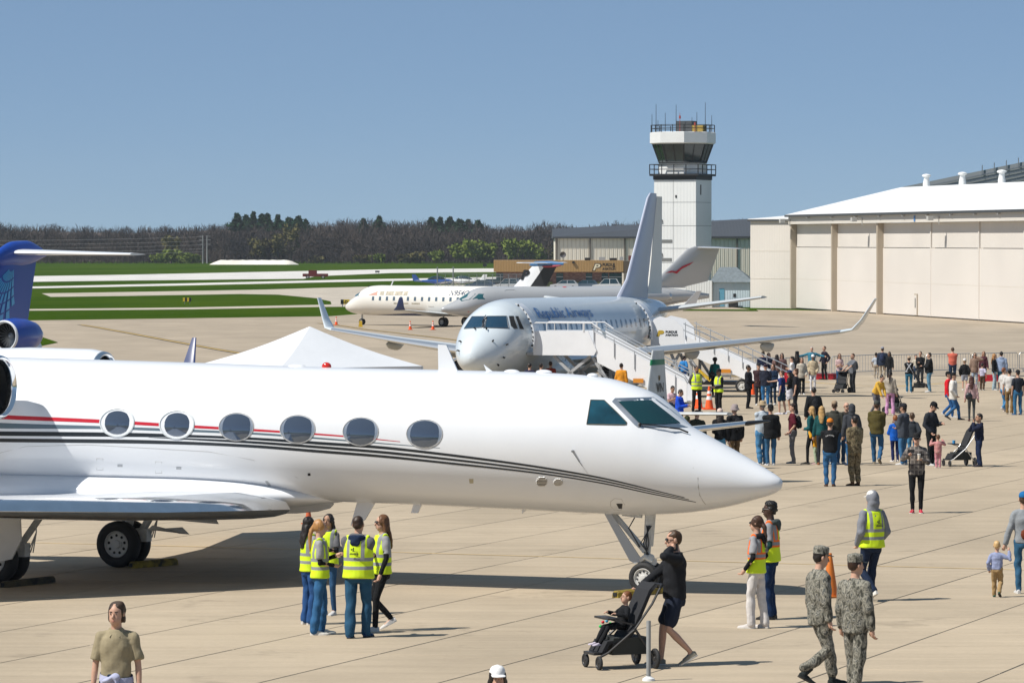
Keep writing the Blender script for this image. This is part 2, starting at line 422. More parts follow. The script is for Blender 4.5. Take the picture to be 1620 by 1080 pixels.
def fus_rings(st, n=44, step=.22, e=1.0, mids=None):
    "st rows: x, top, bottom, half width; returns rings from nose (x max) to tail"
    st = sorted(st); xs = [r[0] for r in st]
    q = np.unique(np.concatenate([np.arange(xs[0], xs[-1], step), xs, np.linspace(xs[-1] - .35, xs[-1], 9)]))
    q = q[np.concatenate([[True], np.diff(q) > .012])]; q[-1] = xs[-1]; q = q[::-1]
    T, Bo, Wd = [pchip(xs, [r[k] for r in st], q) for k in (1, 2, 3)]
    MD = pchip(xs, [r[4] if len(r) > 4 else (r[1] + r[2]) / 2 for r in st], q)
    rings = []
    for x, t, b, w, m in zip(q, T, Bo, Wd, MD):
        ring = []
        for j in range(n):
            a = 2 * math.pi * j / n; c, s_ = math.cos(a), math.sin(a)
            y = w * math.copysign(abs(c) ** e, c); h = (t - m) if s_ > 0 else (m - b)
            ring.append((float(x), float(y), float(m + h * math.copysign(abs(s_) ** e, s_))))
        rings.append(ring)
    return rings
AIR = [(0, 0), (.0125, .35), (.05, .62), (.12, .86), (.25, 1), (.4, .98), (.6, .72), (.8, .38), (1, .02)]
def wing_sec(x, y, z, chord, th, up=(0, 0, 1), und=.75):
    "section with its leading edge at x,y,z; thickness th along up"
    u = Vector(up).normalized(); top = [Vector((x - chord * a, y, z)) + u * th * .55 * t for a, t in AIR]
    bot = [Vector((x - chord * a, y, z)) - u * th * .45 * t * und for a, t in AIR[1:-1]][::-1]
    return top + bot
def wing(name, secs, mat, parent, le=None, lemat=None):
    mb = MB(); mb.loft([wing_sec(*s_) for s_ in secs], True); o = mb.obj(name, mat, parent, 50)
    if le:
        ml = MB(); rings = []
        for s_ in secs:
            full = wing_sec(*s_); k = len(AIR); nb = len(full); idx = [nb - 3, nb - 2, nb - 1, 0, 1, 2, 3][:]
            idx = [nb - 3, nb - 2, nb - 1, 0, 1, 2, 3]
            c = Vector((s_[0] - s_[3] * .05, s_[1], s_[2]))
            rings.append([Vector(full[i]) + (Vector(full[i]) - c).normalized() * .006 for i in idx])
        ml.loft(rings, False, 0, closed=False); ml.obj(le, lemat, o, 50)
    return o
def nacelle(parent, c, L, r, mats, name='engine', inlet=1, tail=.55, fan=True, lipmat=None, spin=False):
    "engine along x; the inlet faces +x"
    cow, lip, dark = mats; mb = MB()
    mb.lathe([(-.10 * r, r * .985), (-.5 * r, r * 1.06), (-L * .35, r * 1.10), (-L * .6, r * 1.04), (-L * .85, r * .85), (-L, r * tail)], c, n=32)
    e = mb.obj(name, cow, parent, 60)
    ml = MB(); ml.lathe([(-.12 * r, r * .99), (-.03 * r, r * .965), (.02 * r, r * .91), (0, r * .86), (-.12 * r, r * .82), (-.3 * r, r * .80)], c, n=32); ml.obj('inlet_lip', lip, e, 60)
    md = MB(); md.lathe([(-.28 * r, r * .80), (-.9 * r, r * .78), (-.95 * r, 0.001)], c, n=32); md.obj('inlet_duct', dark, e, 60)
    if fan:
        mf = MB()
        for k in range(22):
            a = 2 * math.pi * k / 22; d = Vector((0, math.cos(a), math.sin(a))); t = Vector((0, -math.sin(a), math.cos(a)))
            p0 = Vector(c) + Vector((-.86 * r, 0, 0)) + d * r * .2; p1 = p0 + d * r * .57
            mf.add([p0 - t * .03 * r + Vector((.05 * r, 0, 0)), p0 + t * .03 * r, p1 + t * .08 * r, p1 - t * .05 * r + Vector((.07 * r, 0, 0))], [(0, 1, 2, 3)])
        mf.obj('fan', m_steel, e, 0)
        ms = MB(); ms.lathe([(-.62 * r, .002), (-.7 * r, .1 * r), (-.92 * r, .24 * r)], c, n=16); ms.obj('spinner', m_greyp, e)
    mx = MB(); mx.lathe([(-L * .97, r * tail * .9), (-L * 1.0, r * tail * .98), (-L * 1.05, r * tail * .9), (-L * 1.0, r * tail * .7), (-L * .92, r * .001)], c, n=24); mx.obj('exhaust', m_alu, e, 60)
    return e
def wheel(parent, c, r, w, rimr=.55, holes=8, side=-1, name='wheel', rimmat=None):
    x, y, z = c; mb = MB(); h = w / 2
    mb.lathe([(-h * .75, r * rimr), (-h, r * .72), (-h * .95, r * .9), (-h * .6, r * .985), (0, r), (h * .6, r * .985), (h * .95, r * .9), (h, r * .72), (h * .75, r * rimr)], c, 'y', 32)
    t = mb.obj(name, m_tyre, parent, 50)
    mr = MB()
    for s_ in (-1, 1):
        mr.lathe([(s_ * h * .80, r * rimr * 1.02), (s_ * h * .9, r * rimr * .97), (s_ * h * .55, r * rimr * .86), (s_ * h * .6, r * .2), (s_ * h * .9, r * .17), (s_ * h * .95, .001)], c, 'y', 28)
        for k in range(holes):
            a = 2 * math.pi * k / holes + .2; mr.lathe([(s_ * (h * .6 + .006), .001), (s_ * (h * .6 + .006), r * .065)], (x + math.cos(a) * r * rimr * .68, y, z + math.sin(a) * r * rimr * .68), 'y', 8, 1)
    mr.obj('rim', [rimmat or M('rim_paint', (.60, .60, .58), .45), m_dark], t, 40)
    return t

# ================================================================== the long white business jet in front
ng = P(1024, 937)
gj = thing('business_jet', 'long white business jet with red, grey and black cheat lines and oval windows', 'aircraft', ng, R(-22.5), slope=True)
GST = [(2.425, 1.91, 1.895, .005, 1.9), (2.405, 1.965, 1.825, .07, 1.9), (2.34, 2.02, 1.765, .15, 1.9), (2.2, 2.105, 1.70, .245, 1.9), (2.0, 2.215, 1.64, .345, 1.91), (1.72, 2.365, 1.56, .47, 1.95), (1.44, 2.51, 1.49, .585, 2.0), (.98, 2.735, 1.41, .74, 2.1),
       (.70, 2.885, 1.375, .825, 2.18), (.43, 3.15, 1.35, .90, 2.27), (.07, 3.405, 1.33, .985, 2.36), (-.28, 3.53, 1.32, 1.045, 2.42), (-.74, 3.645, 1.325, 1.105, 2.47), (-1.44, 3.71, 1.34, 1.165, 2.53), (-2.1, 3.733, 1.36, 1.19, 2.55),
       (-3.8, 3.76, 1.40, 1.195, 2.58), (-6.22, 3.79, 1.44, 1.195, 2.62), (-8.7, 3.85, 1.47, 1.195, 2.66), (-11.3, 3.90, 1.5, 1.195, 2.7), (-13.2, 3.93, 1.56, 1.19, 2.74), (-16, 3.95, 1.95, 1.0, 2.95), (-19, 3.93, 2.65, .6, 3.3), (-21.4, 3.8, 3.35, .12, 3.58)]
gb = MB(); gb.loft(fus_rings(GST, 56, .2), True); gf = gb.obj('fuselage', m_white, gj, 60)
SK = Skin(gj, gb)
# wing root fairing
fb = MB(); fb.loft(fus_rings([(-5.75, 1.58, 1.42, .2, 1.5), (-6.2, 1.70, 1.37, .68, 1.52), (-6.8, 1.80, 1.29, 1.08, 1.55), (-7.5, 1.88, 1.19, 1.22, 1.56), (-8.6, 1.92, 1.10, 1.26, 1.57), (-11, 1.92, 1.08, 1.26, 1.57), (-13, 1.88, 1.2, 1.2, 1.6), (-15, 1.8, 1.6, .6, 1.7)], 36, .25), True)
fb.obj('wing_fairing', m_white, gj, 60)
for sg in (-1, 1):
    w = wing('wing', [(-6.3, sg * .9, 1.33, 6.2, .62), (-6.65, sg * 1.6, 1.34, 5.75, .60), (-7.55, sg * 3.2, 1.37, 4.75, .50), (-9.7, sg * 6.5, 1.52, 3.3, .36), (-13.1, sg * 11.35, 1.95, 1.75, .18)], m_white, gj, 'leading_edge', m_chrome)
    ml = MB(); ml.loft([wing_sec(-13.3, sg * 11.35, 1.96, 1.5, .14, (0, -sg, .1)), wing_sec(-13.75, sg * 11.5, 2.45, .9, .10, (0, -sg, .1)), wing_sec(-14.55, sg * 11.75, 3.5, .30, .05, (0, -sg, .1)), wing_sec(-14.72, sg * 12.15, 4.1, .10, .03, (0, -sg, .1))], True)
    ml.obj('winglet', M('navy_paint', (.015, .035, .13), .35), gj, 50)
    en = nacelle(gj, (-11.42, sg * 1.95, 3.43), 4.6, .575, (m_white, m_chrome, m_dark), 'engine')
    pb = MB(); pb.loft([wing_sec(-12.0, sg * .9, 3.3, 3.2, .34), wing_sec(-12.2, sg * 1.5, 3.38, 2.8, .30)], True); pb.obj('pylon', m_white, gj, 50)
    # main gear
    st_ = MB(); y0 = sg * 2.3
    st_.tube([(-11.2, y0, .43), (-11.15, y0, .75), (-11.0, y0 - sg * .05, 1.35)], [.09, .08, .10], 12); st_.bar((-10.9, y0, .62), (-10.35, y0 - sg * .1, 1.4), .11, .10)
    st_.box((-10.85, y0, .60), (.26, .20, .24)); st_.bar((-11.2, y0 - sg * .3, .43), (-11.2, y0 + sg * .3, .43), .10)
    st_.bar((-11.0, y0, .95), (-11.35, y0 - sg * .9, 1.35), .07)
    for k in range(3): st_.tube([(-10.75 + .05 * k, y0 + .07, .55), (-10.6, y0 + .1, .9), (-10.55, y0, 1.3)], .012, 5)
    st_.obj('main_gear_leg', m_gearw, gj)
    for q in (-.2, .2): wheel(gj, (-11.25, y0 + q, .432), .432, .25, .56, 9)
    dr = MB()
    if sg < 0:
        dr.prism([(-12.6, 1.42), (-10.75, 1.42), (-10.60, 1.36), (-10.57, .80), (-10.76, .47), (-10.98, .42), (-12.6, .62)], -2.80, -2.76, 'xz')
    else:
        dr.prism([(-10.6, .72), (-9.9, .78), (-9.75, .65), (-9.95, .66), (-10.5, .80)], 2.0, 2.04, 'xz'); dr.add([(-10.35, 2.0, 1.3), (-9.55, 2.35, 1.25), (-9.38, 2.5, .82), (-10.15, 2.1, .9)], [(0, 1, 2, 3)])
    dr.obj('gear_door', M('gear_door_paint', (.66, .65, .62), .4, var=(3, .06)), gj, 0)
fin = MB(); fin.loft([wing_sec(-15.2, 0, 3.9, 5.2, .5, (0, 1, 0), 1), wing_sec(-19.2, 0, 7.3, 2.8, .3, (0, 1, 0), 1)], True); fin.obj('fin', m_white, gj, 50)
tp = MB(); tp.loft([wing_sec(-21.0, y, 7.3 + .02 * abs(y), 2.4 - .28 * abs(y), .2 - .02 * abs(y)) for y in (-4.9, 0, 4.9)], True); tp.obj('tailplane', m_white, gj, 50)
# cabin windows: rim and pane each
for k in range(6):
    wx, wz = [(-9.54, 2.81), (-8.36, 2.79), (-7.2, 2.765), (-6.02, 2.742), (-4.82, 2.718), (-3.62, 2.694)][k]
    for sg in (-1, 1):
        def sf(u, v, off): return SK.side(u, v, sg, off)
        el = [(wx + .335 * math.cos(a), wz + .245 * math.sin(a)) for a in np.linspace(0, 2 * math.pi, 28, endpoint=False)]
        mr = MB(); ring = poly_patch(mr, sf, el, .004, 0, 9)
        w_ = mr.obj('window', m_white if k < 2 else m_alu, gj, 60)
        mr2 = MB(); rim(mr2, ring, .016 if k < 2 else .009); mr2.obj('window_rim', M('window_ring_paint', (.62, .66, .68), .35) if k < 2 else M('window_ring_metal', (.42, .42, .42), .4), w_)
        el2 = [(wx + .288 * math.cos(a), wz + .205 * math.sin(a)) for a in np.linspace(0, 2 * math.pi, 28, endpoint=False)] if k < 2 else [(wx + .318 * math.cos(a), wz + .230 * math.sin(a)) for a in np.linspace(0, 2 * math.pi, 28, endpoint=False)]
        # pane: flat acrylic oval a touch proud of the skin
        c0 = SK.side(wx, wz, sg, .012); tl = SK.side(wx, wz + .2, sg, .012) - SK.side(wx, wz - .2, sg, .012); tl.normalize()
        fw = Vector((1, 0, 0)); nn = fw.cross(tl).normalized()
        if nn.y * sg < 0: nn = -nn
        bul = .016
        mp_ = MB(); N_ = len(el2)
        def pp(u, v, t): return c0 + fw * (u - wx) + tl * (v - wz) + nn * bul * (1 - t * t)
        vsx = [pp(u, v, 1) - nn * .02 for u, v in el2] + [pp(wx + (u - wx) * .6, wz + (v - wz) * .6, .6) for u, v in el2] + [pp(wx, wz, 0)]
        mp_.add(vsx, [(i, (i + 1) % N_, N_ + (i + 1) % N_, N_ + i) for i in range(N_)] + [(N_ + i, N_ + (i + 1) % N_, 2 * N_) for i in range(N_)])
        mp_.obj('pane', m_cab, w_, 60)
# cheat lines on the right side
def stripe(name, rows, mat, off=.0025):
    xs = [r[0] for r in rows]; q = np.arange(xs[0], xs[-1] + 1, 9.0)
    T = pchip(xs, [r[1] for r in rows], q); Bt = pchip(xs, [r[2] for r in rows], q); mb = MB(); rows_ = []
    for x, t, b in zip(q, T, Bt):
        r = [SK.hit(x, t + (b - t) * k / 2, off) for k in range(3)]
        if any(p is None for p in r): continue
        rows_.append(r)
    mb.loft(rows_, False, 0, closed=False); return mb.obj(name, mat, gj, 60)
stripe('red_cheat_line', [(-60, 653, 659.5), (0, 656, 662.6), (160, 663.4, 669), (300, 672, 676.5), (447, 681.2, 684.4), (560, 690, 692), (640, 698.6, 699.4)], m_red)
stripe('grey_cheat_line', [(-60, 664.8, 675), (0, 668.5, 677.5), (155, 673.5, 678.2), (250, 677, 681.2), (400, 683.8, 687), (520, 693, 695.4), (620, 701.6, 703), (700, 708.4, 709)], m_gstripe)
stripe('black_cheat_line', [(-60, 681.4, 688), (0, 682, 689), (200, 684.2, 690.6), (300, 687.4, 691.6), (400, 691.6, 695.6), (500, 698, 702.6), (600, 705, 709.4), (700, 716, 720), (850, 736.4, 739.6), (950, 754, 756.6), (1040, 775.6, 777.2), (1085, 786.5, 787.5)], m_bstripe)
stripe('black_cheat_line', [(235, 691.4, 691.8), (300, 693.0, 695.4), (400, 697.4, 701.2), (500, 704.4, 708.6), (600, 712.4, 716.6), (700, 723.0, 726.6), (850, 742, 744.6), (950, 758.4, 760.6), (1040, 778.6, 780), (1098, 791, 791.8)], m_bstripe)
stripe('black_cheat_line', [(-60, 692, 698), (0, 693, 699), (200, 695, 701), (300, 698.2, 703.2), (400, 703.2, 707.8), (500, 711.0, 715.4), (600, 719, 723), (700, 729.4, 732.8), (850, 746.6, 749), (950, 762.4, 764.4), (1040, 781.6, 783.2), (1105, 794, 795)], m_bstripe)
# cockpit glazing on the right side, mirrored to the left
def patch_px(name, poly, mat, off, parent, rimw=0, rimmat=None, sub=5, sk=None):
    mb = MB(); ring = poly_patch(mb, (sk or SK).hit, poly, off, 0, sub); o = mb.obj(name, mat, parent, 60)
    if rimw: m2 = MB(); rim(m2, ring, rimw); m2.obj(name + '_rim', rimmat, o)
    return o, ring
m_cglass = M('flight_deck_glass', (.008, .05, .075), .05, spec=.8, coat=.4, var=(2.2, .5))
w_, r_ = patch_px('side_window', [(934.5, 632.5), (956, 633), (976, 652), (991.5, 668), (991, 671.5), (987, 672), (928.3, 670.8)], m_cglass, .006, gj, .008, M('window_seal', (.10, .09, .06), .6))
patch_px('windshield_frame', [(973, 629.5), (1034, 628), (1062, 648), (1096, 675), (1088, 676), (1010, 676.5), (1004, 672), (968, 635)], m_alu, .003, gj)
m_wgl = ramp_mat('windshield_glass', [(.0, (.006, .03, .04)), (.55, (.01, .045, .055)), (.62, (.06, .10, .07))], 1.3, 2, .05, const=False); m_wgl.node_tree.nodes['Principled BSDF'].inputs['Roughness'].default_value = .06
patch_px('windshield', [(978, 635), (1030, 633), (1076, 669), (1050, 671), (1012, 670)], m_wgl, .010, gj)
wp = MB(); q0, q1, q2 = SK.hit(1012, 672, .03), SK.hit(1058, 679, .05), SK.hit(1088, 686, .03)
wp.tube([q0, SK.hit(1035, 675, .05), q1], .012, 6); wp.tube([q1, SK.hit(1074, 681, .04), q2], .016, 6); wp.ball(q0, .03); wp.obj('wiper', m_black, gj)
# small fittings: probes, grilles, vents, panels
ft = MB(); a_, b_2 = SK.hit(907, 713, .07), SK.hit(922, 736, .03); ft.tube([SK.hit(907, 713, 0), a_], .02, 6); ft.tube([a_, b_2], .008, 6); ft.obj('pitot_probe', m_steel, gj)
for cx, cy, rx, ry in ((857, 761, 9, 8), (883, 762, 7.5, 6)):
    mb = MB(); poly_patch(mb, SK.hit, [(cx + rx * math.cos(a), cy + ry * math.sin(a)) for a in np.linspace(0, 6.283, 18, endpoint=False)], .003, 0, 3); g_ = mb.obj('vent_grille', m_grille, gj, 0)
    for k in range(-3, 4):
        ww = rx * math.sqrt(max(0, 1 - (k / 3.6) ** 2)); ms = MB()
        ms.tube([SK.hit(cx - ww, cy + k * ry / 3.6, .006), SK.hit(cx + ww, cy + k * ry / 3.6, .006)], .010, 4); ms.obj('slat', m_alu, g_)
for poly, mt in (([(975, 796), (985, 796), (984, 804), (979, 804)], m_black), ([(186, 734), (194, 734), (194, 738), (186, 738)], m_greyp), ([(279, 738), (287, 738), (287, 742), (279, 742)], m_greyp), ([(487, 748), (491, 748), (491.5, 752), (487, 752)], m_black), ([(742, 757), (749, 757), (749, 764), (743, 764)], M('placard_beige', (.45, .40, .28), .6)), ([(419, 761), (423, 760), (429, 767), (425, 768)], m_greyp)):
    mb = MB(); poly_patch(mb, SK.hit, poly, .004, 0, 4); mb.obj('hatch_marking', mt, gj, 0)
def seam(pts, w=.006, name='panel_seam', mat=None):
    q = [SK.hit(*p, .001) for p in pts]; q = [p for p in q if p is not None]
    mb = MB(); mb.tube(q, w, 4, cap=False); return mb.obj(name, mat or M('seam_grey', (.30, .29, .27), .6), gj)
seam([(1104, 755), (1105, 770), (1107, 783), (1112, 792), (1116, 797)]); seam([(1110, 690), (1098, 712), (1097, 740), (1104, 770), (1122, 806)], .003)
seam([(153, 725), (163, 725), (163, 743), (153, 743), (153, 725)], .003); seam([(246, 730), (256, 730), (256, 748), (246, 748), (246, 730)], .003)
for x0 in (45, 103): seam([(x0, 700), (x0 - 1, 760)], .0025)
seam([(0, 716), (40, 706), (140, 703), (330, 714), (400, 727), (470, 755), (500, 775)], .0025)
seam([(966, 793), (972, 788), (983, 789), (988, 797), (983, 806), (972, 807), (966, 800), (966, 793)], .003)
for x0 in range(330, 980, 90): seam([(x0, 600 + (x0 % 7)), (x0 - 2, 640)], .0018)
# antennas and beacon on the crown
ab = MB(); ab.prism([(-3.87, 3.72), (-3.5, 3.72), (-3.72, 4.19), (-3.88, 4.20)], -.018, .018, 'xz'); ab.obj('blade_antenna', m_white, gj, 0)
for xx, w0 in ((-6.6, .35), (-2.5, .3), (-1.9, .3), (-1.0, .2)):
    z0 = 3.735 + (.06 if xx < -6 else 0) - (.05 if xx > -1.2 else 0)
    ab = MB(); ab.ball((xx, 0, z0), (w0 / 2, .08, .045)); ab.obj('antenna_fairing', m_white, gj)
bc = MB(); bc.ball((-6.02, 0, 3.80), (.09, .07, .075)); bc.obj('beacon', M('beacon_red', (.55, .02, .01), .15, coat=.6), gj)
ab = MB(); ab.prism([(-2.95, 3.7), (-2.8, 3.7), (-3.02, 3.86)], -.01, .01, 'xz'); ab.obj('blade_antenna', m_white, gj, 0)
# belly antennas and drain mast
for poly, y_, nm in (([(-5.42, 1.45), (-5.08, 1.43), (-5.28, 1.12), (-5.46, 1.02), (-5.55, 1.02)], 0, 'blade_antenna'), ([(-4.3, 1.42), (-4.15, 1.42), (-4.22, 1.27), (-4.35, 1.27)], -.1, 'drain_mast'), ([(-2.3, 1.38), (-2.2, 1.38), (-2.3, 1.3)], 0, 'blade_antenna')):
    ab = MB(); ab.prism(poly, y_ - .02, y_ + .02, 'xz'); ab.obj(nm, m_white, gj, 0)
# nose gear
gl = MB(); gl.tube([(0, 0, .27), (-.02, 0, .5), (.02, 0, .86)], [.065, .06, .055], 12); gl.tube([(.02, 0, .8), (.06, 0, 1.38)], [.085, .095], 12)
gl.bar((-.0, -.17, .265), (0, .17, .265), .07); gl.box((0, 0, .52), (.26, .24, .10)); gl.tube([(-.08, -.12, .55), (.02, -.16, .62), (.14, -.12, .55)], .05, 8)
gl.ball((.10, -.10, .60), .07); gl.bar((-.02, -.05, .70), (-.62, 0, 1.34), .07); gl.bar((-.02, .05, .70), (-.62, .05, 1.34), .05)
gl.bar((-.1, 0, 1.30), (-.45, 0, 1.33), .06); gl.bar((.09, -.05, 1.2), (.06, -.08, .6), .025)
gl.obj('nose_gear_leg', m_gearw, gj)
hs = MB()
for k in range(4): hs.tube([(.02 + .03 * k, -.09, 1.15), (.08 - .05 * k, -.14, .85), (.0 + .04 * k, -.11, .6)], .010, 5)
hs.tube([(-.2, -.08, 1.28), (-.3, -.1, 1.1), (-.1, -.1, .78)], .012, 5); hs.obj('hydraulic_hose', m_black, gj)
nd = MB(); nd.add([(-.73, -.14, 1.335), (-.60, -.14, 1.335), (-.03, -.17, .56), (-.16, -.17, .50), (-.26, -.17, .55)], [(0, 1, 2, 3, 4)]); nd.add([(x, y + .02, z) for x, y, z in nd.v[:5]], [(0, 1, 2, 3, 4)])
nd.obj('nose_gear_door', M('door_grey', (.42, .44, .46), .4), gj, 0)
for q in (-.15, .15): wheel(gj, (0, q, .266), .266, .17, .6, 10)
# ================================================================== regional jet with boarding stairs
PSI = R(17.3)
ej = thing('regional_jet', 'pale grey regional jet with blue airline lettering, nose on, both left doors open', 'aircraft', AT(743, 176), -math.pi / 2 - PSI, slope=True)
m_ej = M('pale_blue_grey_paint', (.60, .66, .70), .22, coat=.3, var=(.8, .03))
ES = [(0, 1.98, 1.96, .01, 1.97), (-.04, 2.16, 1.80, .17, 1.97), (-.15, 2.34, 1.64, .34, 1.97), (-.4, 2.60, 1.46, .58, 1.98), (-.8, 2.88, 1.30, .83, 2.05), (-1.3, 3.14, 1.19, 1.05, 2.2), (-1.8, 3.42, 1.13, 1.21, 2.4), (-2.4, 3.80, 1.10, 1.34, 2.6), (-3.2, 4.17, 1.08, 1.44, 2.75),
      (-4.2, 4.38, 1.08, 1.49, 2.8), (-5.5, 4.46, 1.08, 1.505, 2.82), (-8, 4.48, 1.08, 1.505, 2.84), (-20.5, 4.48, 1.10, 1.505, 2.84), (-23.5, 4.47, 1.5, 1.40, 3.0), (-27, 4.40, 2.4, .98, 3.3), (-30, 4.25, 3.2, .5, 3.65), (-31.4, 4.05, 3.75, .12, 3.85)]
eb = MB(); eb.loft(fus_rings(ES, 56, .25), True); eb.obj('fuselage', m_ej, ej, 60); SE = Skin(ej, eb)
m_ewin = M('airliner_glass', (.012, .045, .085), .08, spec=.7, coat=.3)
m_wfr = M('windshield_seal', (.10, .12, .14), .5)
for poly in ([(734.5, 520), (747, 501), (766.5, 500.5), (762, 518.5)], [(767, 518.5), (770.5, 500.5), (801.5, 500.3), (804.5, 519)]):
    patch_px('windshield', poly, m_ewin, .012, ej, .02, m_wfr, 4, SE)
for poly in ([(805, 500.3), (812.5, 500.3), (819, 519.8), (813, 520), (808, 515)], [(815, 500.5), (820, 500.6), (828.3, 520.6), (822, 520.2)]):
    patch_px('side_window', poly, m_dark, .012, ej, .015, m_wfr, 4, SE)
wp = MB()
for a_, b_2, c_ in (((764, 519), (767, 508), (770, 503)), ((766, 519), (763.5, 510), (769, 500))): wp.tube([SE.hit(*a_, .05), SE.hit(*b_2, .05), SE.hit(*c_, .05)], .02, 5)
wp.obj('wiper', m_black, ej)
for a_ in ((752, 521), (769.5, 521), (730, 541), (779, 540), (801, 545), (796, 565), (787, 576), (727, 555)):
    p = SE.hit(*a_, .0); pq = SE.hit(*a_, .10)
    if p: pr = MB(); pr.tube([p, pq], .035, 6); pr.tube([pq, pq + Vector((.15, 0, -.02))], .02, 5); pr.obj('probe', m_dark, ej)
for k in range(21):
    xw = -6.1 - .82 * k
    for sg in (1,):
        mb = MB(); poly_patch(mb, lambda u, v, o: SE.side(u, v, sg, o), [(xw - .12, 3.06), (xw + .12, 3.06), (xw + .14, 3.15), (xw + .14, 3.35), (xw + .11, 3.44), (xw - .11, 3.44), (xw - .14, 3.35), (xw - .14, 3.15)], .006, 0, .2); mb.obj('cabin_window', M('dim_cabin_glass', (.09, .13, .17), .1, coat=.4), ej, 0)
# airline lettering on the upper side
def on_ej(u, v):
    a = (1 - v) * .0; zz = 3.60 + v * .62; return SE.side(-5.6 - u * 1.22, zz, 1, .05)
text_on('airline_lettering', 'Republic Airways', M('blue_lettering', (.05, .16, .40), .4), ej, on_ej, 1.0, .012, 0, spacing=1.0)
def door(x0, x1, zb, zt, name):
    "cabin door swung open: dark opening in the skin, curved door slab standing off ahead of it"
    mb = MB(); poly_patch(mb, lambda u, v, o: SE.side(u, v, 1, o), [(x0, zb), (x1, zb), (x1, zt), (x0, zt)], .008, 0, .2); mb.obj('door_opening_shade', m_dark, ej, 0)  # no hole is cut; the doorway's inner shade is a dark patch
    xs0, xs1 = x1 + .10, x1 + .10 + (x1 - x0); mb = MB(); rin, rou = [], []
    for k in range(11):
        z = zb - .05 + (zt - zb + .1) * k / 10
        for xx, L in ((xs0, rin), (xs1, rou)):
            p = SE.side(-5.5, z, 1, 0); p = Vector((xx, p.y + .30, z)); L.append(p)
    th = Vector((0, -.09, 0))
    rings = [[a_, b_2, b_2 + th, a_ + th] for a_, b_2 in zip(rin, rou)]
    mb.loft(rings, True); d_ = mb.obj('cabin_door', m_white, ej, 50)
    me = MB()
    for k in range(10):
        for xx, s_ in ((rou, 1),):
            p = xx[k].lerp(xx[k + 1], .5) + Vector((s_ * .012, -.065, 0)); me.box(p + Vector((0, random.uniform(-.02, .02), random.uniform(-.03, .03))), (.03, random.uniform(.02, .07), random.uniform(.03, .10)))
    me.obj('door_latch', m_dark, d_, 0)
    mh = MB(); mh.bar((x1, rin[5].y - .25, zb + 1.0), (xs0 + .2, rin[5].y, zb + 1.05), .06); mh.obj('door_hinge', m_greyp, d_)
door(-5.15, -4.35, 2.42, 4.22, 'front'); door(-24.1, -23.3, 2.50, 4.22, 'rear')
for sg in (-1, 1):
    wing('wing', [(-10.2, sg * 1.2, 1.70, 6.2, .75), (-11.9, sg * 4.0, 1.98, 4.3, .52), (-14.2, sg * 8, 2.42, 2.9, .34), (-16.6, sg * 12.2, 2.92, 1.7, .20)], M('wing_grey', (.50, .53, .55), .4), ej, 'leading_edge', M('dull_leading_edge', (.72, .74, .76), .28, metal=.85))
    mb = MB(); mb.loft([wing_sec(-16.6, sg * 12.2, 2.92, 1.7, .19, (0, -sg * .1, 1)), wing_sec(-17.0, sg * 12.65, 3.02, 1.35, .15, (0, -sg * .5, .8)), wing_sec(-17.5, sg * 12.95, 3.45, 1.0, .10, (0, -sg, .25)), wing_sec(-18.2, sg * 13.45, 4.42, .55, .06, (0, -sg, .25))], True); mb.obj('winglet', m_ej, ej, 50)
    nacelle(ej, (-9.6, sg * 3.55, 1.12), 3.9, .70, (m_ej, m_chrome, m_dark), 'engine')
    mb = MB(); mb.loft([wing_sec(-10.2, sg * 3.55, 1.7, 3.2, .2, (0, 1, 0)), wing_sec(-11.4, sg * 3.55, 2.1, 3.0, .2, (0, 1, 0))], True); mb.obj('pylon', m_ej, ej, 50)
    for yy, xx, zz in ((5.6, -15.5, 1.95), (8.9, -16.3, 2.28)):
        mb = MB(); mb.loft(fus_rings([(xx + 1.3, zz + .05, zz, .02), (xx + .7, zz + .16, zz - .22, .14), (xx - .3, zz + .16, zz - .28, .17), (xx - 1.2, zz + .1, zz - .05, .04)], 12, .3), True); mb.v = [(x, y + sg * yy, z) for x, y, z in mb.v]; mb.obj('flap_fairing', M('fairing_grey', (.45, .46, .45), .5), ej, 50)
    lg = MB(); lg.tube([(-15.0, sg * 2.6, .5), (-14.9, sg * 2.6, 1.9)], [.12, .14], 10); lg.bar((-15, sg * 2.2, .5), (-15, sg * 3.0, .5), .12); lg.obj('main_gear_leg', m_gearw, ej)
    for q in (-.28, .28): wheel(ej, (-15.0, sg * 2.6 + q, .5), .5, .34)
    mb = MB(); mb.loft([wing_sec(-26.9, sg * .5, 3.72, 3.0, .34), wing_sec(-28.9, sg * 5.5, 4.42, 1.3, .14)], True); mb.obj('tailplane', M('wing_grey', (0, 0, 0)), ej, 50)
nl = MB(); nl.tube([(-3.2, 0, .3), (-3.15, 0, 1.4)], [.08, .1], 10); nl.bar((-3.2, -.2, .3), (-3.2, .2, .3), .08); nl.obj('nose_gear_leg', m_gearw, ej)
for q in (-.17, .17): wheel(ej, (-3.2, q, .31), .31, .2)
fb = MB(); fb.loft(fus_rings([(-8.6, 1.3, 1.1, .3), (-10, 1.9, .85, 1.5), (-14, 2.0, .8, 1.6), (-17, 1.9, .95, 1.4), (-19, 1.4, 1.15, .3)], 28, .4), True); fb.obj('wing_fairing', m_ej, ej, 60)
mb = MB(); mb.loft([wing_sec(-22.6, 0, 4.35, 5.6, .32, (0, 1, 0), 1.2), wing_sec(-24.4, 0, 5.3, 3.9, .30, (0, 1, 0), 1.2), wing_sec(-28.1, 0, 9.25, 1.75, .18, (0, 1, 0), 1.2), wing_sec(-28.6, 0, 9.5, 1.2, .12, (0, 1, 0), 1.2)], True); mb.obj('fin', M('fin_lavender_shade', (.47, .50, .60), .35), ej, 50)  # lavender grey puts the fin's shade into its colour
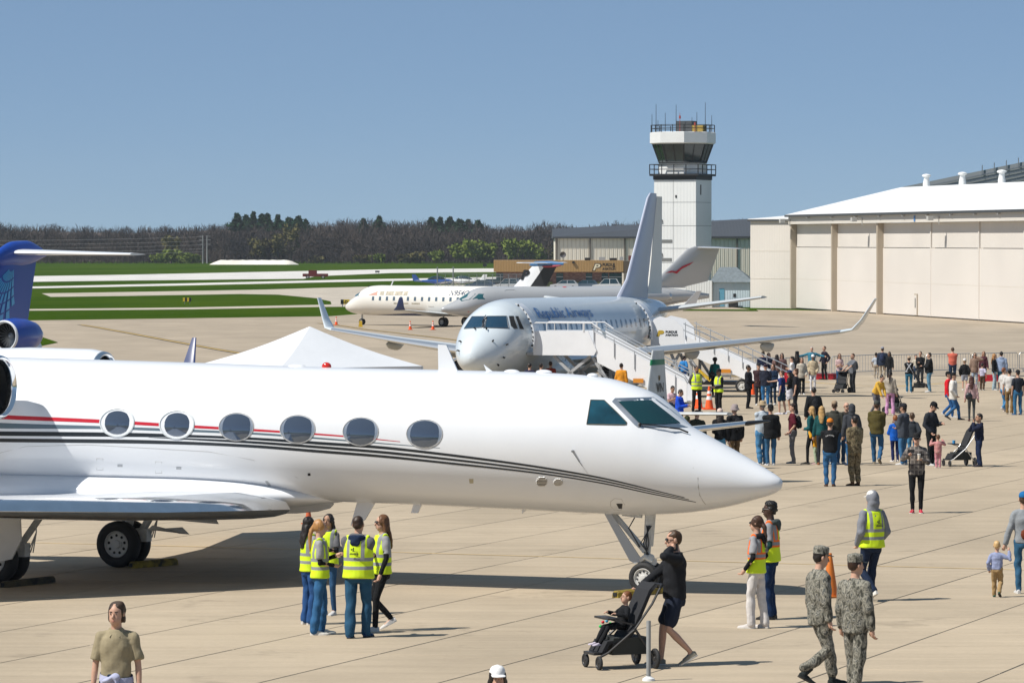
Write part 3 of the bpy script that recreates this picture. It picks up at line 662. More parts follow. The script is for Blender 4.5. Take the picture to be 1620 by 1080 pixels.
mb = MB(); mb.loft([[Vector((-28.15, .03, 4.6)), Vector((-28.15, -.05, 4.6)), Vector((-29.6, .30, 4.6)), Vector((-29.6, .33, 4.6))], [Vector((-29.8, .03, 9.35)), Vector((-29.8, -.05, 9.35)), Vector((-30.35, .12, 9.35)), Vector((-30.35, .14, 9.35))]], True); mb.obj('rudder', M('rudder_cream_sunlit', (.74, .72, .66), .4), ej, 0)  # cream puts the sunlight on the deflected rudder into its colour
# ================================================================== generic parts for the far jets
def far_jet(root, st, mat, e=44):
    mb = MB(); mb.loft(fus_rings(st, e, .4), True); mb.obj('fuselage', mat, root, 60); return Skin(root, mb)
def side_patch(sk, root, name, poly, mat, sg, off=.012, sub=.4, parent=None):
    mb = MB(); r_ = poly_patch(mb, lambda u, v, o: sk.side(u, v, sg, o), poly, off, 0, sub)
    return mb.obj(name, mat, parent or root, 0) if r_ else None
def gear(root, x, y, r, w, top, n=2):
    lg = MB(); lg.tube([(x, y, r), (x, y, top)], .09, 8); lg.bar((x, y - w, r), (x, y + w, r), .1); lg.obj('landing_gear_leg', m_gearw, root)
    for q in ((-1, 1) if n == 2 else (0,)): wheel(root, (x, y + q * w * .7, r), r, w)
# ------------------------------------------------------------------ white regional jet with bare titles, heading left
m_crj = M('aged_white_paint', (.74, .72, .67), .35, coat=.2, var=(.5, .03))
nw = P(573, 513.5); hd = R(180 - 40)
cj = thing('regional_jet', 'dirty white regional jet with faded titles and black university letter on its fin', 'aircraft', nw, hd)
CS = [(2.0, 1.62, 1.6, .01), (1.9, 1.85, 1.42, .22), (1.6, 2.08, 1.25, .45), (1.0, 2.42, 1.08, .78), (.2, 2.85, .98, 1.06), (-.5, 3.35, .92, 1.22), (-1.4, 3.62, .90, 1.32), (-2.6, 3.68, .90, 1.345), (-15, 3.68, .90, 1.345), (-18, 3.66, 1.2, 1.2), (-21, 3.55, 2.0, .75), (-23.5, 3.3, 2.75, .15)]
SCJ = far_jet(cj, CS, m_crj)
for k in range(13): xw = -2.55 - .86 * k; side_patch(SCJ, cj, 'cabin_window', [(xw - .14, 2.30), (xw + .14, 2.30), (xw + .14, 2.66), (xw - .14, 2.66)], M('dim_cabin_glass', (0, 0, 0)), 1)
side_patch(SCJ, cj, 'side_window', [(.35, 2.62), (-.55, 2.68), (-.52, 3.02), (-.25, 3.06)], M('teal_glass', (.02, .10, .12), .1, coat=.5), 1)
mb = MB(); mb.add([SCJ.side(.75, 2.52, 1, .02), SCJ.side(.42, 2.62, 1, .02), SCJ.side(-.12, 3.08, 1, .02), Vector((-.02, .1, 3.12)), Vector((.75, .1, 2.76))], [(0, 1, 2, 3, 4)]); mb.obj('windshield', M('teal_glass', (0, 0, 0)), cj, 0)
m_ghost = M('faded_title_red', (.55, .28, .22), .6); m_ghost2 = M('faded_title_brown', (.42, .38, .30), .6, var=(5, .3))
side_patch(SCJ, cj, 'faded_emblem', [(-1.9, 2.78), (-3.0, 2.78), (-2.95, 3.15)], m_ghost, 1)
for a_, b_2 in ((-3.25, -3.8), (-4.0, -5.0), (-5.1, -6.1), (-6.2, -6.7)): side_patch(SCJ, cj, 'faded_title', [(a_, 2.80), (b_2, 2.80), (b_2, 3.15), (a_, 3.15)], m_ghost2, 1)
for a_, b_2 in ((-5.1, -5.7), (-6.0, -6.9), (-7.3, -8.3)): side_patch(SCJ, cj, 'faded_small_title', [(a_, 2.0), (b_2, 2.0), (b_2, 2.12), (a_, 2.12)], m_ghost2, 1)
text_on('registration', 'N954C', M('navy_lettering', (.03, .05, .10), .5), cj, lambda u, v: SCJ.side(-11.7 - u, 2.85 + v * .8, 1, .015), .75, .01, .15)
for poly in ([(-.75, 1.15), (-1.65, 1.15), (-1.65, 2.95), (-.75, 2.95)], [(-9.3, 1.8), (-9.9, 1.8), (-9.9, 2.9), (-9.3, 2.9)]):
    q = [SCJ.side(u, v, 1, .004) for u, v in poly]; dn = MB(); rim(dn, q, .018); dn.obj('door_outline', M('seam_grey', (0, 0, 0)), cj)
side_patch(SCJ, cj, 'belly_stripe', [(-2.0, .93), (-13.5, .95), (-13.5, 1.12), (-6, 1.12)], M('navy_paint', (0, 0, 0)), 1, .01, .8)
for sg in (-1, 1):
    wing('wing', [(-8.6, sg * 1.0, 1.05, 4.3, .5), (-10.2, sg * 4, 1.25, 2.9, .34), (-12.8, sg * 10, 1.65, 1.4, .15)], M('wing_grey', (0, 0, 0)), cj, 'leading_edge', m_alu)
    mb = MB(); mb.loft([wing_sec(-12.8, sg * 10, 1.65, 1.4, .14, (0, -sg * .4, 1)), wing_sec(-13.4, sg * 10.3, 1.95, .9, .1, (0, -sg, .3)), wing_sec(-13.9, sg * 10.5, 2.75, .42, .06, (0, -sg, .3))], True); mb.obj('winglet', M('navy_paint', (0, 0, 0)), cj, 50)
    nacelle(cj, (-15.6, sg * 1.95, 2.9), 3.6, .58, (m_crj, m_alu, m_dark), fan=False); gear(cj, -11.4, sg * 1.6, .42, .25, 1.2)
gear(cj, 0, 0, .28, .16, 1.1)
mb = MB(); mb.loft([wing_sec(-18.2, 0, 3.5, 3.5, .3, (0, 1, 0), 1.2), wing_sec(-20.8, 0, 5.7, 2.4, .24, (0, 1, 0), 1.2)], True); cf = mb.obj('fin', m_white, cj, 50)
mb = MB(); mb.loft([[(-20.35, .16, 3.55), (-20.35, -.16, 3.55), (-22.1, -.02, 3.55), (-22.1, .02, 3.55)], [(-22.2, .13, 5.65), (-22.2, -.13, 5.65), (-23.5, -.02, 5.65), (-23.5, .02, 5.65)]], True); mb.obj('rudder', m_black, cj, 0)
mb = MB(); mb.loft(fus_rings([(-20.2, 5.62, 5.58, .02), (-20.9, 5.95, 5.45, .2), (-22.5, 6.0, 5.5, .22), (-24.2, 5.85, 5.65, .04)], 16, .3), True); bl = mb.obj('tail_bullet', M('bullet_blue', (.03, .13, .30), .35), cj, 60)
mb = MB(); mb.loft(fus_rings([(-21.6, 5.56, 5.5, .05), (-22.2, 5.62, 5.38, .235), (-23.2, 5.66, 5.42, .2), (-23.9, 5.66, 5.56, .05)], 14, .3), True); mb.obj('bullet_red_panel', M('bullet_red', (.33, .03, .05), .4), bl, 60)
mb = MB(); mb.loft([wing_sec(-21.3, y, 5.78 + abs(y) * .02, 1.8 - .3 * abs(y), .18 - .03 * abs(y)) for y in (-3.1, 0, 3.1)], True); mb.obj('tailplane', m_white, cj, 50)
text_on('fin_letter', 'P', m_black, cf, lambda u, v: Vector((-19.35 - u * 1.3 - v * .3, .20, 4.35 + v)), 1.15, .06, .1)
lm = MB(); lm.tube([(-3.6, 0, 3.65), (-3.9, 0, 4.15)], .05, 6); lm.obj('blade_antenna', m_white, cj)
# ------------------------------------------------------------------ silver long range business jet, heading left
m_silver = M('silver_grey_paint', (.46, .47, .48), .25, metal=.15, coat=.4)
n0 = AT(697, 365); h2 = math.atan2(-13, -24.3)
vj = thing('business_jet', 'silver grey business jet with a red bird on its tall swept tail', 'aircraft', n0, h2)
VS = [(0, 1.72, 1.70, .01), (-.15, 1.92, 1.58, .2), (-.6, 2.12, 1.40, .45), (-1.4, 2.45, 1.2, .8), (-2.2, 2.85, 1.08, 1.05), (-3.0, 3.35, 1.0, 1.2), (-3.9, 3.62, .97, 1.3), (-5, 3.70, .96, 1.345), (-17, 3.70, .96, 1.345), (-20.5, 3.66, 1.4, 1.15), (-24, 3.4, 2.1, .75), (-27.3, 2.95, 2.55, .1)]
SV = far_jet(vj, VS, m_silver)
side_patch(SV, vj, 'side_window', [(-2.62, 2.62), (-3.75, 2.62), (-3.75, 3.08), (-3.30, 3.10)], M('teal_glass', (0, 0, 0)), 1)
mb = MB(); mb.add([SV.side(-1.75, 2.45, 1, .02), SV.side(-2.42, 2.60, 1, .02), SV.side(-3.05, 3.08, 1, .02), Vector((-2.85, .15, 3.27)), Vector((-1.75, .15, 2.67))], [(0, 1, 2, 3, 4)]); mb.obj('windshield', M('teal_glass', (0, 0, 0)), vj, 0)
q = [SV.side(u, v, 1, .006) for u, v in [(-5.9, 1.9), (-5.9, 3.35), (-6.0, 3.42), (-6.9, 3.42), (-7.0, 3.35), (-7.0, 1.9)]]; dn = MB(); rim(dn, q, .03); dn.obj('door_outline', m_greyp, vj)
for k in range(12): xw = -7.8 - .85 * k; side_patch(SV, vj, 'cabin_window', [(xw - .16, 2.30), (xw + .16, 2.30), (xw + .16, 2.68), (xw - .16, 2.68)], M('dim_cabin_glass', (0, 0, 0)), 1)
side_patch(SV, vj, 'red_belly_line', [(-2.2, 1.52), (-5, 1.42), (-24.5, 2.2), (-24.5, 2.26), (-5, 1.50), (-2.2, 1.58)], m_red, 1, .008, .8)
for sg in (-1, 1):
    wing('wing', [(-9.2, sg * 1.0, 1.1, 5.6, .55), (-12.4, sg * 5, 1.35, 3.2, .36), (-17, sg * 12.5, 1.9, 1.4, .15)], M('wing_grey', (0, 0, 0)), vj, 'leading_edge', m_alu)
    nacelle(vj, (-17.3, sg * 1.95, 2.75), 4.6, .62, (m_silver, m_chrome, m_dark), fan=False); gear(vj, -13.5, sg * 1.8, .45, .28, 1.3)
    mb = MB(); mb.loft([wing_sec(-17.0, sg * 12.5, 1.9, 1.35, .14, (0, -sg * .4, 1)), wing_sec(-18.3, sg * 13.0, 3.4, .5, .06, (0, -sg, .3))], True); mb.obj('winglet', m_white, vj, 50)
gear(vj, -2.9, 0, .28, .16, 1.1)
mb = MB(); mb.loft([wing_sec(-19.5, 0, 3.55, 5.0, .1, (0, 1, 0), 1.2), wing_sec(-21.6, 0, 4.1, 5.6, .36, (0, 1, 0), 1.2), wing_sec(-25.0, 0, 7.0, 3.4, .26, (0, 1, 0), 1.2), wing_sec(-25.8, 0, 7.25, 2.6, .2, (0, 1, 0), 1.2)], True); vf = mb.obj('fin', m_silver, vj, 50)
mb = MB(); mb.loft([wing_sec(-26.0 - .38 * abs(y), y, 7.12 - .02 * abs(y), 2.9 - .42 * abs(y), .24 - .04 * abs(y)) for y in (-4.6, 0, 4.6)], True); mb.obj('tailplane', m_silver, vj, 50)
bird = [(-22.6, 4.85), (-23.2, 5.05), (-23.75, 5.0), (-24.4, 5.45), (-25.6, 5.85), (-25.2, 5.6), (-24.3, 5.2), (-23.8, 4.78), (-23.4, 4.90)]
mb = MB(); mb.prism(bird, .245, .255, 'xz'); mb.obj('red_bird_emblem', m_red, vf, 0)
side_patch(SV, vj, 'roof_light', [(-12.0, 3.60), (-12.35, 3.60), (-12.35, 3.67), (-12.0, 3.67)], m_red, 1)
# ------------------------------------------------------------------ blue-tailed regional jet at the left edge
m_ublue = M('deep_blue_paint', (.010, .06, .36), .35, coat=.1); m_ulight = M('globe_light_blue', (.05, .36, .70), .35)
tq = AT(15, 143); h3 = -math.pi / 2 - R(24)
uj = thing('regional_jet', 'regional jet with deep blue engine and blue T-tail bearing a globe grid', 'aircraft', tq, h3)
US = [(26, 2.0, 1.98, .01), (25, 2.6, 1.4, .6), (22.5, 3.2, 1.05, 1.1), (8, 3.25, 1.0, 1.14), (4, 3.25, 1.3, 1.05), (0, 3.2, 2.0, .6), (-2, 3.1, 2.7, .1)]
SU = far_jet(uj, US, m_white)
for sg in (-1, 1):
    nacelle(uj, (2.9, sg * 1.5, 3.44), 2.1, .54, (m_ublue, m_white, m_dark), tail=.5)
    wing('wing', [(13.5, sg * .9, 1.3, 4.4, .5), (9.5, sg * 9.8, 1.9, 1.3, .15)], m_white, uj, 'leading_edge', m_alu); gear(uj, 11, sg * 2, .4, .25, 1.3)
gear(uj, 23, 0, .3, .16, 1.2)
finL = [wing_sec(3.6, 0, 3.1, 4.6, .32, (0, 1, 0), 1.2), wing_sec(.55, 0, 5.95, 2.35, .28, (0, 1, 0), 1.2)]
mb = MB(); mb.loft(finL, True); uf = mb.obj('fin', m_ublue, uj, 50)
mb = MB(); mb.loft(fus_rings([(1.15, 6.0, 5.86, .03), (.6, 6.38, 5.72, .19), (-.3, 6.62, 5.72, .27), (-1.1, 6.64, 5.78, .24), (-1.9, 6.46, 5.95, .14), (-2.5, 6.25, 6.1, .02)], 18, .2), True); mb.obj('tail_bullet', m_ublue, uj, 60)
mb = MB(); mb.loft([wing_sec(.15 - .12 * abs(y), y, 6.22 - .012 * abs(y), 2.3 - .26 * abs(y), .24 - .032 * abs(y)) for y in (-4.5, 0, 4.5)], True); mb.obj('tailplane', m_white, uj, 50)
mb = MB(); mb.tube([(3.66, .0, 3.05), (.60, 0, 5.95)], .07, 6); mb.obj('fin_leading_edge', m_white, uf)
def fin_pt(t, s_):          # t: 0 root .. 1 tip, s: chord fraction
    le = 3.6 + (.55 - 3.6) * t; ch = 4.6 + (2.35 - 4.6) * t; th = .176 * (1 - .06 * t); i = np.interp(s_, [a for a, _ in AIR], [b for _, b in AIR])
    return Vector((le - ch * s_, th * i + .012, 3.1 + 2.85 * t))
g_ = 0
for i in range(7):
    for j in range(9):
        r0, r1 = .10 + .135 * i, .10 + .135 * (i + 1) - .022; a0, a1 = j * .165 - .75, (j + 1) * .165 - .75 - .055 - .004 * i
        quad = []
        for rr, aa in ((r0, a0), (r1, a0), (r1, a1), (r0, a1)):
            t = .97 - rr * math.cos(aa); s_ = .02 + .26 + rr * math.sin(aa) * .95
            quad.append((t, s_))
        if all(.02 < t < .96 and .04 < s_ < .60 + .12 * (1 - abs(t - .4)) - .30 * max(0, t - .6) for t, s_ in quad):
            mb = MB(); mb.add([fin_pt(*q_) for q_ in quad], [(0, 1, 2, 3)]); mb.obj('globe_tile', m_ulight, uf, 0); g_ += 1
# ------------------------------------------------------------------ grey trainer behind the nose of the white jet
m_tr = M('trainer_grey', (.52, .54, .54), .45, var=(2.5, .10))
tl_ = AT(1046, 115.5); PH = R(20); hdg = -math.pi / 2 - PH
tr = thing('trainer_aircraft', 'small grey trainer with green fin stripe behind the white jet nose', 'aircraft', tl_, hdg, slope=True)
SR = far_jet(tr, [(9.0, 1.55, 1.5, .03), (8.6, 1.75, 1.2, .25), (7.0, 1.95, 1.0, .42), (4.5, 2.0, .95, .45), (2, 1.8, 1.1, .32), (0, 1.62, 1.35, .12), (-.4, 1.55, 1.45, .04)], m_tr)
mb = MB(); mb.loft(fus_rings([(6.9, 1.95, 1.8, .1), (6.2, 2.35, 1.8, .34), (5, 2.55, 1.8, .38), (3.6, 2.3, 1.8, .3), (2.6, 1.9, 1.7, .1)], 20, .3), True); mb.obj('canopy', m_glassd, tr, 60)
mb = MB(); mb.loft([wing_sec(1.55, 0, 1.5, 2.2, .18, (0, 1, 0), 1.2), wing_sec(.75, 0, 3.36, 1.0, .12, (0, 1, 0), 1.2)], True); tf = mb.obj('fin', m_tr, tr, 50)
mb = MB(); mb.loft([wing_sec(.935, 0, 2.96, 1.28, .142, (0, 1, 0), 1.2), wing_sec(.87, 0, 3.11, 1.18, .137, (0, 1, 0), 1.2)], False); mb.obj('fin_stripe', M('green_stripe', (.01, .16, .06), .4), tf, 50)
mb = MB(); mb.lathe([(9.0, .14), (9.3, .1), (9.5, .002)], (0, 0, 1.5), n=16); mb.obj('spinner', m_black, tr)
mb = MB(); mb.loft([wing_sec(.9 - .12 * abs(y), y, 1.62, 1.0 - .15 * abs(y), .1) for y in (-2.1, 0, 2.1)], True); mb.obj('tailplane', m_tr, tr, 50)
for sg in (-1, 1):
    wing('wing', [(6.1, sg * .35, 1.08, 1.9, .28), (5.55, sg * 4.1, 1.54, 1.0, .15)], m_tr, tr, 'leading_edge', m_chrome)
    mb = MB(); mb.loft([wing_sec(5.55, sg * 4.1, 1.54, 1.0, .15), wing_sec(5.3, sg * 4.35, 1.575, .75, .11), wing_sec(4.9, sg * 4.55, 1.6, .25, .04)], True); mb.obj('wing_tip', m_black, tr, 50)
    gear(tr, 5.6, sg * 1.3, .25, .15, 1.0, 1)
gear(tr, 7.9, 0, .2, .12, 1.0, 1)
for k in range(4):
    a = k * math.pi / 2 + .5; mb = MB(); d = Vector((0, math.cos(a), math.sin(a))); mb.bar(Vector((9.2, 0, 1.5)) + d * .1, Vector((9.2, 0, 1.5)) + d * 1.2, .16, .03); mb.obj('propeller_blade', m_alu, tr)
for tx, zz in (('VN', 2.22), ('1739', 1.87)):
    text_on('fin_code', tx, m_black, tf, lambda u, v: Vector((.95 - u * 1.35 - (zz - 1.5) * .35, .112 - (zz - 1.5) * .014, zz + v)), .34 if tx == 'VN' else .30, .012, 0)
mb = MB(); mb.box((.42, .085, 2.62), (.12, .02, .10)); mb.box((.42, .085, 2.58), (.09, .02, .10)); mb.obj('fin_badge', M('badge_bronze', (.22, .16, .08), .6), tf)
# ------------------------------------------------------------------ small propeller aircraft across the field
def small_prop(px, py, yaw, label, tint, k=1.0):
    r = thing('propeller_plane', label, 'aircraft', P(px, py), yaw); r.scale = (k, k, k)
    mt = M('prop_' + label[:12], tint, .35)
    far_jet(r, [(3.0, 1.35, 1.1, .2), (2.6, 1.55, .85, .42), (1.4, 1.7, .75, .55), (0, 1.75, .8, .55), (-2, 1.5, 1.05, .28), (-4, 1.45, 1.25, .06)], mt, 20)
    mb = MB(); mb.loft(fus_rings([(1.6, 1.72, 1.5, .3), (.9, 2.1, 1.5, .46), (-.4, 2.15, 1.5, .46), (-1.5, 1.7, 1.5, .25)], 16, .3), True); mb.obj('canopy', m_glassd, r)
    mb = MB(); mb.loft([wing_sec(1.2, y, .85 + .07 * abs(y), 1.6 - .05 * abs(y), .18) for y in (-4.9, 0, 4.9)], True); mb.obj('wing', m_white, r)
    mb = MB(); mb.loft([wing_sec(-2.9, 0, 1.4, 1.3, .1, (0, 1, 0)), wing_sec(-3.7, 0, 2.45, .7, .08, (0, 1, 0))], True); mb.obj('fin', mt, r)
    mb = MB(); mb.loft([wing_sec(-3.1, y, 1.4, .85, .1) for y in (-1.7, 0, 1.7)], True); mb.obj('tailplane', m_white, r)
    for gx, gy in ((.3, 1.3), (.3, -1.3), (2.2, 0)): gear(r, gx, gy, .22, .14, 1.0, 1)
    return r
small_prop(690, 456.5, R(20), 'blue and white low wing propeller plane, tail towards the runway', (.05, .13, .42), .95)
small_prop(733, 456, R(160), 'white low wing propeller plane parked behind the chain fence', (.72, .73, .72), .95)
# ================================================================== buildings
def wall_at(A, B, px):
    "point on the ground line A-B seen in pixel column px"
    k = (px - 810) / FPX; d = B - A; t = (k * A.y - A.x) / (d.x - k * d.y); return A + d * t
ZG = GZ(500)
# ------------------------------------------------------------------ cream hangar on the right
HL = Vector(P(1258, 488)[:2]); HR = Vector(P(1620, 511.4)[:2]); HT = (HR - HL).normalized(); HN = Vector((-HT.y, HT.x))   # along the front, into the building
if HN.x < 0: HN = -HN
HLEN = (HR - HL).length + 26; hz = GZ(440)
hg = thing('hangar', 'cream metal hangar with tall sliding doors and white pitched roof', 'hangar', (HL.x, HL.y, hz), math.atan2(HT.y, HT.x))
# local frame: x along the front towards the camera, +y into the building is on the left of x -> check sign
HS = 1 if Vector((-HT.y, HT.x)).dot(HN) > 0 else -1
m_hcream = wrib('hangar_cream', (.66, .62, .565), .30, .55, 0, .25); m_htan = M('hangar_tan_trim', (.40, .34, .26), .6, var=(.3, .06)); m_hroof = wrib('white_roof_sheet', (.86, .86, .85), .9, .4, 0, .3)
m_hplain = M('hangar_door_cream', (.675, .635, .585), .5, var=(.12, .04)); m_hrib = wrib('hangar_door_ribbed', (.66, .62, .57), .45, .55, 0, .6)
m_gut = M('dark_gutter', (.05, .055, .06), .5)
Y = lambda v: v * HS
mb = MB(); mb.span((0, Y(.4), 0), (HLEN, Y(25), 9.7)); mb.obj('wall', m_hcream, hg, 0)
pxs = [1258, 1323, 1395, 1472, 1548, 1620, 1690, 1760]
loc = [(wall_at(HL, HR, p) - HL).length * (1 if p >= 1258 else -1) for p in pxs]
for i in range(len(loc) - 1):
    a, b = loc[i] + .12, loc[i + 1] - .12; st = .14 if i >= 3 else .0
    mb = MB(); mb.span((a, Y(.06 - .03 * (i % 2)), .12), (b, Y(.5), 7.05)); d_ = mb.obj('door_leaf', m_hplain, hg, 0)
    mb = MB(); mb.span((a + .15, Y(.12 - .03 * (i % 2)), 7.13), (b - .15, Y(.5), 9.7)); mb.obj('door_upper_panel', m_hrib, hg, 0)
    mb = MB(); mb.span((a, Y(.05 - .03 * (i % 2)), 3.40), (b, Y(.1), 3.44)); mb.obj('door_seam', M('door_seam_beige', (.60, .55, .47), .6), d_, 0)
    if i == 3 - 1 + 0:
        pass
for i in (0, 1, 2):
    mb = MB(); mb.span((loc[i] - .25, Y(-.55), 0), (loc[i] + .25, Y(.4), 9.75)); mb.obj('pilaster', m_htan, hg, 0)
for i in (3, 4, 5, 6):
    mb = MB(); mb.span((loc[i] - .13, Y(-.02), .1), (loc[i] + .13, Y(.4), 9.72)); mb.obj('door_stile', m_hplain, hg, 0)
mb = MB(); mb.span((-.3, Y(-.75), 9.72), (HLEN, Y(.5), 10.55)); mb.obj('door_header', wrib('hangar_header', (.64, .605, .55), .6, .5, 0, .3), hg, 0)
mb = MB(); mb.span((-.6, Y(-1.15), 10.55), (HLEN + .3, Y(.3), 10.78)); mb.obj('gutter', m_gut, hg, 0)
mb = MB(); mb.add([(-.5, Y(-1.1), 10.80), (HLEN, Y(-1.1), 10.80), (HLEN, Y(12.6), 14.0), (-.2, Y(12.6), 14.0), (HLEN, Y(26.2), 10.7), (-.5, Y(26.2), 10.7), (-.5, Y(-1.1), 10.6), (-.5, Y(26.2), 10.6), (HLEN, Y(-1.1), 10.6), (HLEN, Y(26.2), 10.6)], [(0, 1, 2, 3), (3, 2, 4, 5), (0, 3, 5, 7, 6), (1, 8, 9, 4, 2), (6, 7, 9, 8)]); rf = mb.obj('roof', m_hroof, hg, 0)
pd = (wall_at(HL, HR, 1449) - HL).length
mb = MB(); mb.span((pd - .55, Y(-.03), .1), (pd + .55, Y(.1), 2.35)); pdr = mb.obj('service_door', m_htan, hg, 0)
mb = MB(); mb.span((pd - .42, Y(-.06), .15), (pd + .42, Y(-.02), 2.22)); mb.obj('door_leaf_small', m_hplain, pdr, 0)
mb = MB(); mb.span((pd - .12, Y(-.09), .9), (pd + .12, Y(-.05), 1.9)); mb.obj('door_glass', m_glassd, pdr, 0)
for px in (1260, 1375, 1497):
    s0 = max(.4, (wall_at(HL, HR, px) - HL).length); mb = MB(); mb.bar((s0, Y(-.7), 10.1), (s0, Y(-1.7), 10.25), .12); mb.box((s0 - .1, Y(-1.7), 10.1), (.7, .55, .45)); mb.bar((s0, Y(-.78), 9.5), (s0, Y(-.78), 10.3), .12); mb.obj('floodlight', M('lamp_grey', (.45, .45, .43), .5), hg, 0)
for px in range(1290, 1620, 38):
    s0 = (wall_at(HL, HR, px) - HL).length; mb = MB(); mb.box((s0, Y(-.9), 10.47), (.35, .3, .22)); mb.obj('gutter_bracket', M('lamp_grey', (0, 0, 0)), hg, 0)
s0 = (wall_at(HL, HR, 1458) - HL).length; mb = MB(); mb.box((s0, Y(-.78), 10.1), (.5, .04, .6)); mb.obj('blue_sign', M('blue_sign', (.08, .22, .5), .5), hg, 0)
for px in (1465, 1522, 1584):
    k = (px - 810) / FPX; best = min(np.linspace(0, HLEN, 600), key=lambda t: abs((HL + HT * t + HN * 12.6).x / (HL + HT * t + HN * 12.6).y - k))
    mb = MB(); mb.lathe([(13.8, .42), (14.3, .40), (14.8, .30), (15.05, .32), (15.1, .5), (15.25, .52), (15.35, .3), (15.4, .001)], (best, Y(12.6), 0), 'z', 14); mb.obj('roof_ventilator', M('vent_white', (.78, .79, .78), .4), rf)
# lower annex at the far end, facing the apron
AX = HL + Vector((0, 1.2)); ax0 = (1190 - 810) / FPX * AX.y
an = thing('annex', 'low cream annex with flat white roof against the hangar end', 'building', (ax0, AX.y + 3.8, hz), R(-38))
AW = math.hypot(AX.x - ax0, 3.8) + .3
mb = MB(); mb.span((0, 0, 0), (AW, 14, 10.2)); mb.obj('wall', wrib('annex_cream', (.66, .62, .565), .35, .55, 0, .25), an, 0)
mb = MB(); mb.add([(-.2, -.25, 10.2), (6.2, -.25, 10.32), (6.2, 14, 11.2), (-.2, 14, 11.0), (-.2, -.25, 10.36), (6.2, -.25, 10.48), (6.2, 14, 11.3), (-.2, 14, 11.1)], [(4, 5, 6, 7), (0, 3, 2, 1), (0, 1, 5, 4), (1, 2, 6, 5), (2, 3, 7, 6), (3, 0, 4, 7)]); mb.obj('roof', m_hroof, an, 0)
mb = MB(); mb.span((-.22, -.30, 10.08), (6.2, -.26, 10.30)); mb.obj('gutter', m_gut, an, 0)
for z in (3.4, 6.6): mb = MB(); mb.span((.02, -.02, z), (AW - .1, .1, z + .05)); mb.obj('panel_seam', M('door_seam_beige', (0, 0, 0)), an, 0)
# big grey roof behind the hangar
bh0 = AT(1440, 560)
bh = thing('large_hangar', 'large dark grey metal hangar rising behind the cream hangar', 'hangar', (bh0.x, bh0.y, ZG), R(-8))
mb = MB(); mb.span((0, 0, 0), (60, 30, 14.4)); mb.obj('wall', wrib('grey_siding', (.22, .24, .26), .5, .5, 0, .3), bh, 0)
mb = MB(); mb.add([(-1, -1, 14.6), (61, -1, 27.4), (61, 30, 27.4), (-1, 30, 14.6), (-1, -1, 15.0), (61, -1, 27.8), (61, 30, 27.8), (-1, 30, 15.0), (61, -1, 14.6)], [(4, 5, 6, 7), (0, 1, 5, 4), (0, 8, 1)]); brf = mb.obj('roof', wrib('grey_roof', (.26, .28, .30), .6, .45, 1, .3), bh, 0)
for k in range(5):
    mb = MB(); mb.bar((0, -1.15, 14.6 - k * .55), (60, -1.15, 27.0 - k * .55), .08, .16); mb.obj('eave_rail', m_steel, bh, 0)
for k in range(6, 14): mb = MB(); mb.bar((k * 1.6, -1.2, 14.6 + k * .33), (k * 1.6, -1.2, 15.9 + k * .33), .12); mb.obj('rail_post', m_steel, brf, 0)
# ------------------------------------------------------------------ control tower
tw0 = AT(1080, 501)
tw = thing('control_tower', 'white panelled control tower with dark glazed cab and roof antennas', 'tower', (tw0.x, tw0.y, ZG), R(-22.7))
m_tw = wrib('tower_white', (.74, .76, .76), .42, .45, 0, .22); m_tw2 = wrib('tower_white_side', (.74, .76, .76), .42, .45, 1, .22)
hs = 2.66; TZ = 15.2
mb = MB(); mb.span((-hs + .03, -hs + .03, 0), (hs - .03, hs - .03, TZ)); mb.obj('shaft_core', M('tower_seam', (.35, .37, .38), .6), tw, 0)
zz = [0, 2.7, 5.2, 6.9, 9.6, 12.4, TZ - .1]
for i in range(len(zz) - 1):
    for a, b in ((-hs, -.25), (-.19, hs)):
        mb = MB(); mb.span((a, -hs - .04, zz[i] + .03), (b, -hs + .03, zz[i + 1] - .03)); mb.obj('wall_panel', m_tw, tw, 0)
    mb = MB(); mb.span((hs - .03, -hs, zz[i] + .03), (hs + .04, hs, zz[i + 1] - .03)); mb.obj('wall_panel', m_tw2, tw, 0)
for z, w_, x_ in ((7.6, 1.5, -.7), (11.6, .0, 0), (5.4, 1.4, -.7), (2.75, 1.0, -.9)):
    if w_: mb = MB(); mb.span((x_ - w_ / 2 - .4, -hs - .10, z), (x_ + w_ / 2 - .4, -hs - .02, z + .35)); mb.obj('louvre', M('louvre_grey', (.16, .17, .17), .6), tw, 0)
for z in (10.2, 6.2, 2.9): mb = MB(); mb.box((-1.75, -hs - .12, z), (.3, .16, .32)); mb.obj('wall_lamp', m_dark, tw, 0)
mb = MB(); mb.box((.15, -hs - .06, 13.1), (.18, .08, .3)); mb.obj('camera_box', m_dark, tw, 0)
mb = MB(); mb.bar((hs + .08, -1.2, 13.3), (hs + .08, -1.2, 14.5), .1); mb.obj('wall_bracket', m_dark, tw, 0)
mb = MB(); mb.tube([(-2.4, -hs - .2, 2.6), (2.5, -hs - .2, 2.6)], .08, 6); mb.obj('conduit', M('lamp_grey', (0, 0, 0)), tw)
m_bk = M('black_metal', (.015, .016, .018), .5)
mb = MB(); mb.span((-hs - .1, -hs - .1, TZ - .1), (hs + .1, hs + .1, TZ + .35)); mb.span((-hs - .45, -hs - .45, TZ + .35), (hs + .45, hs + .45, TZ + .60)); mb.obj('balcony_deck', m_bk, tw, 0)
q = hs + .42; rl = MB()
for k in range(5):
    f = -q + 2 * q * k / 4
    for p in ((f, -q), (f, q), (-q, f), (q, f)): rl.bar((p[0], p[1], TZ + .6), (p[0], p[1], TZ + 1.75), .09)
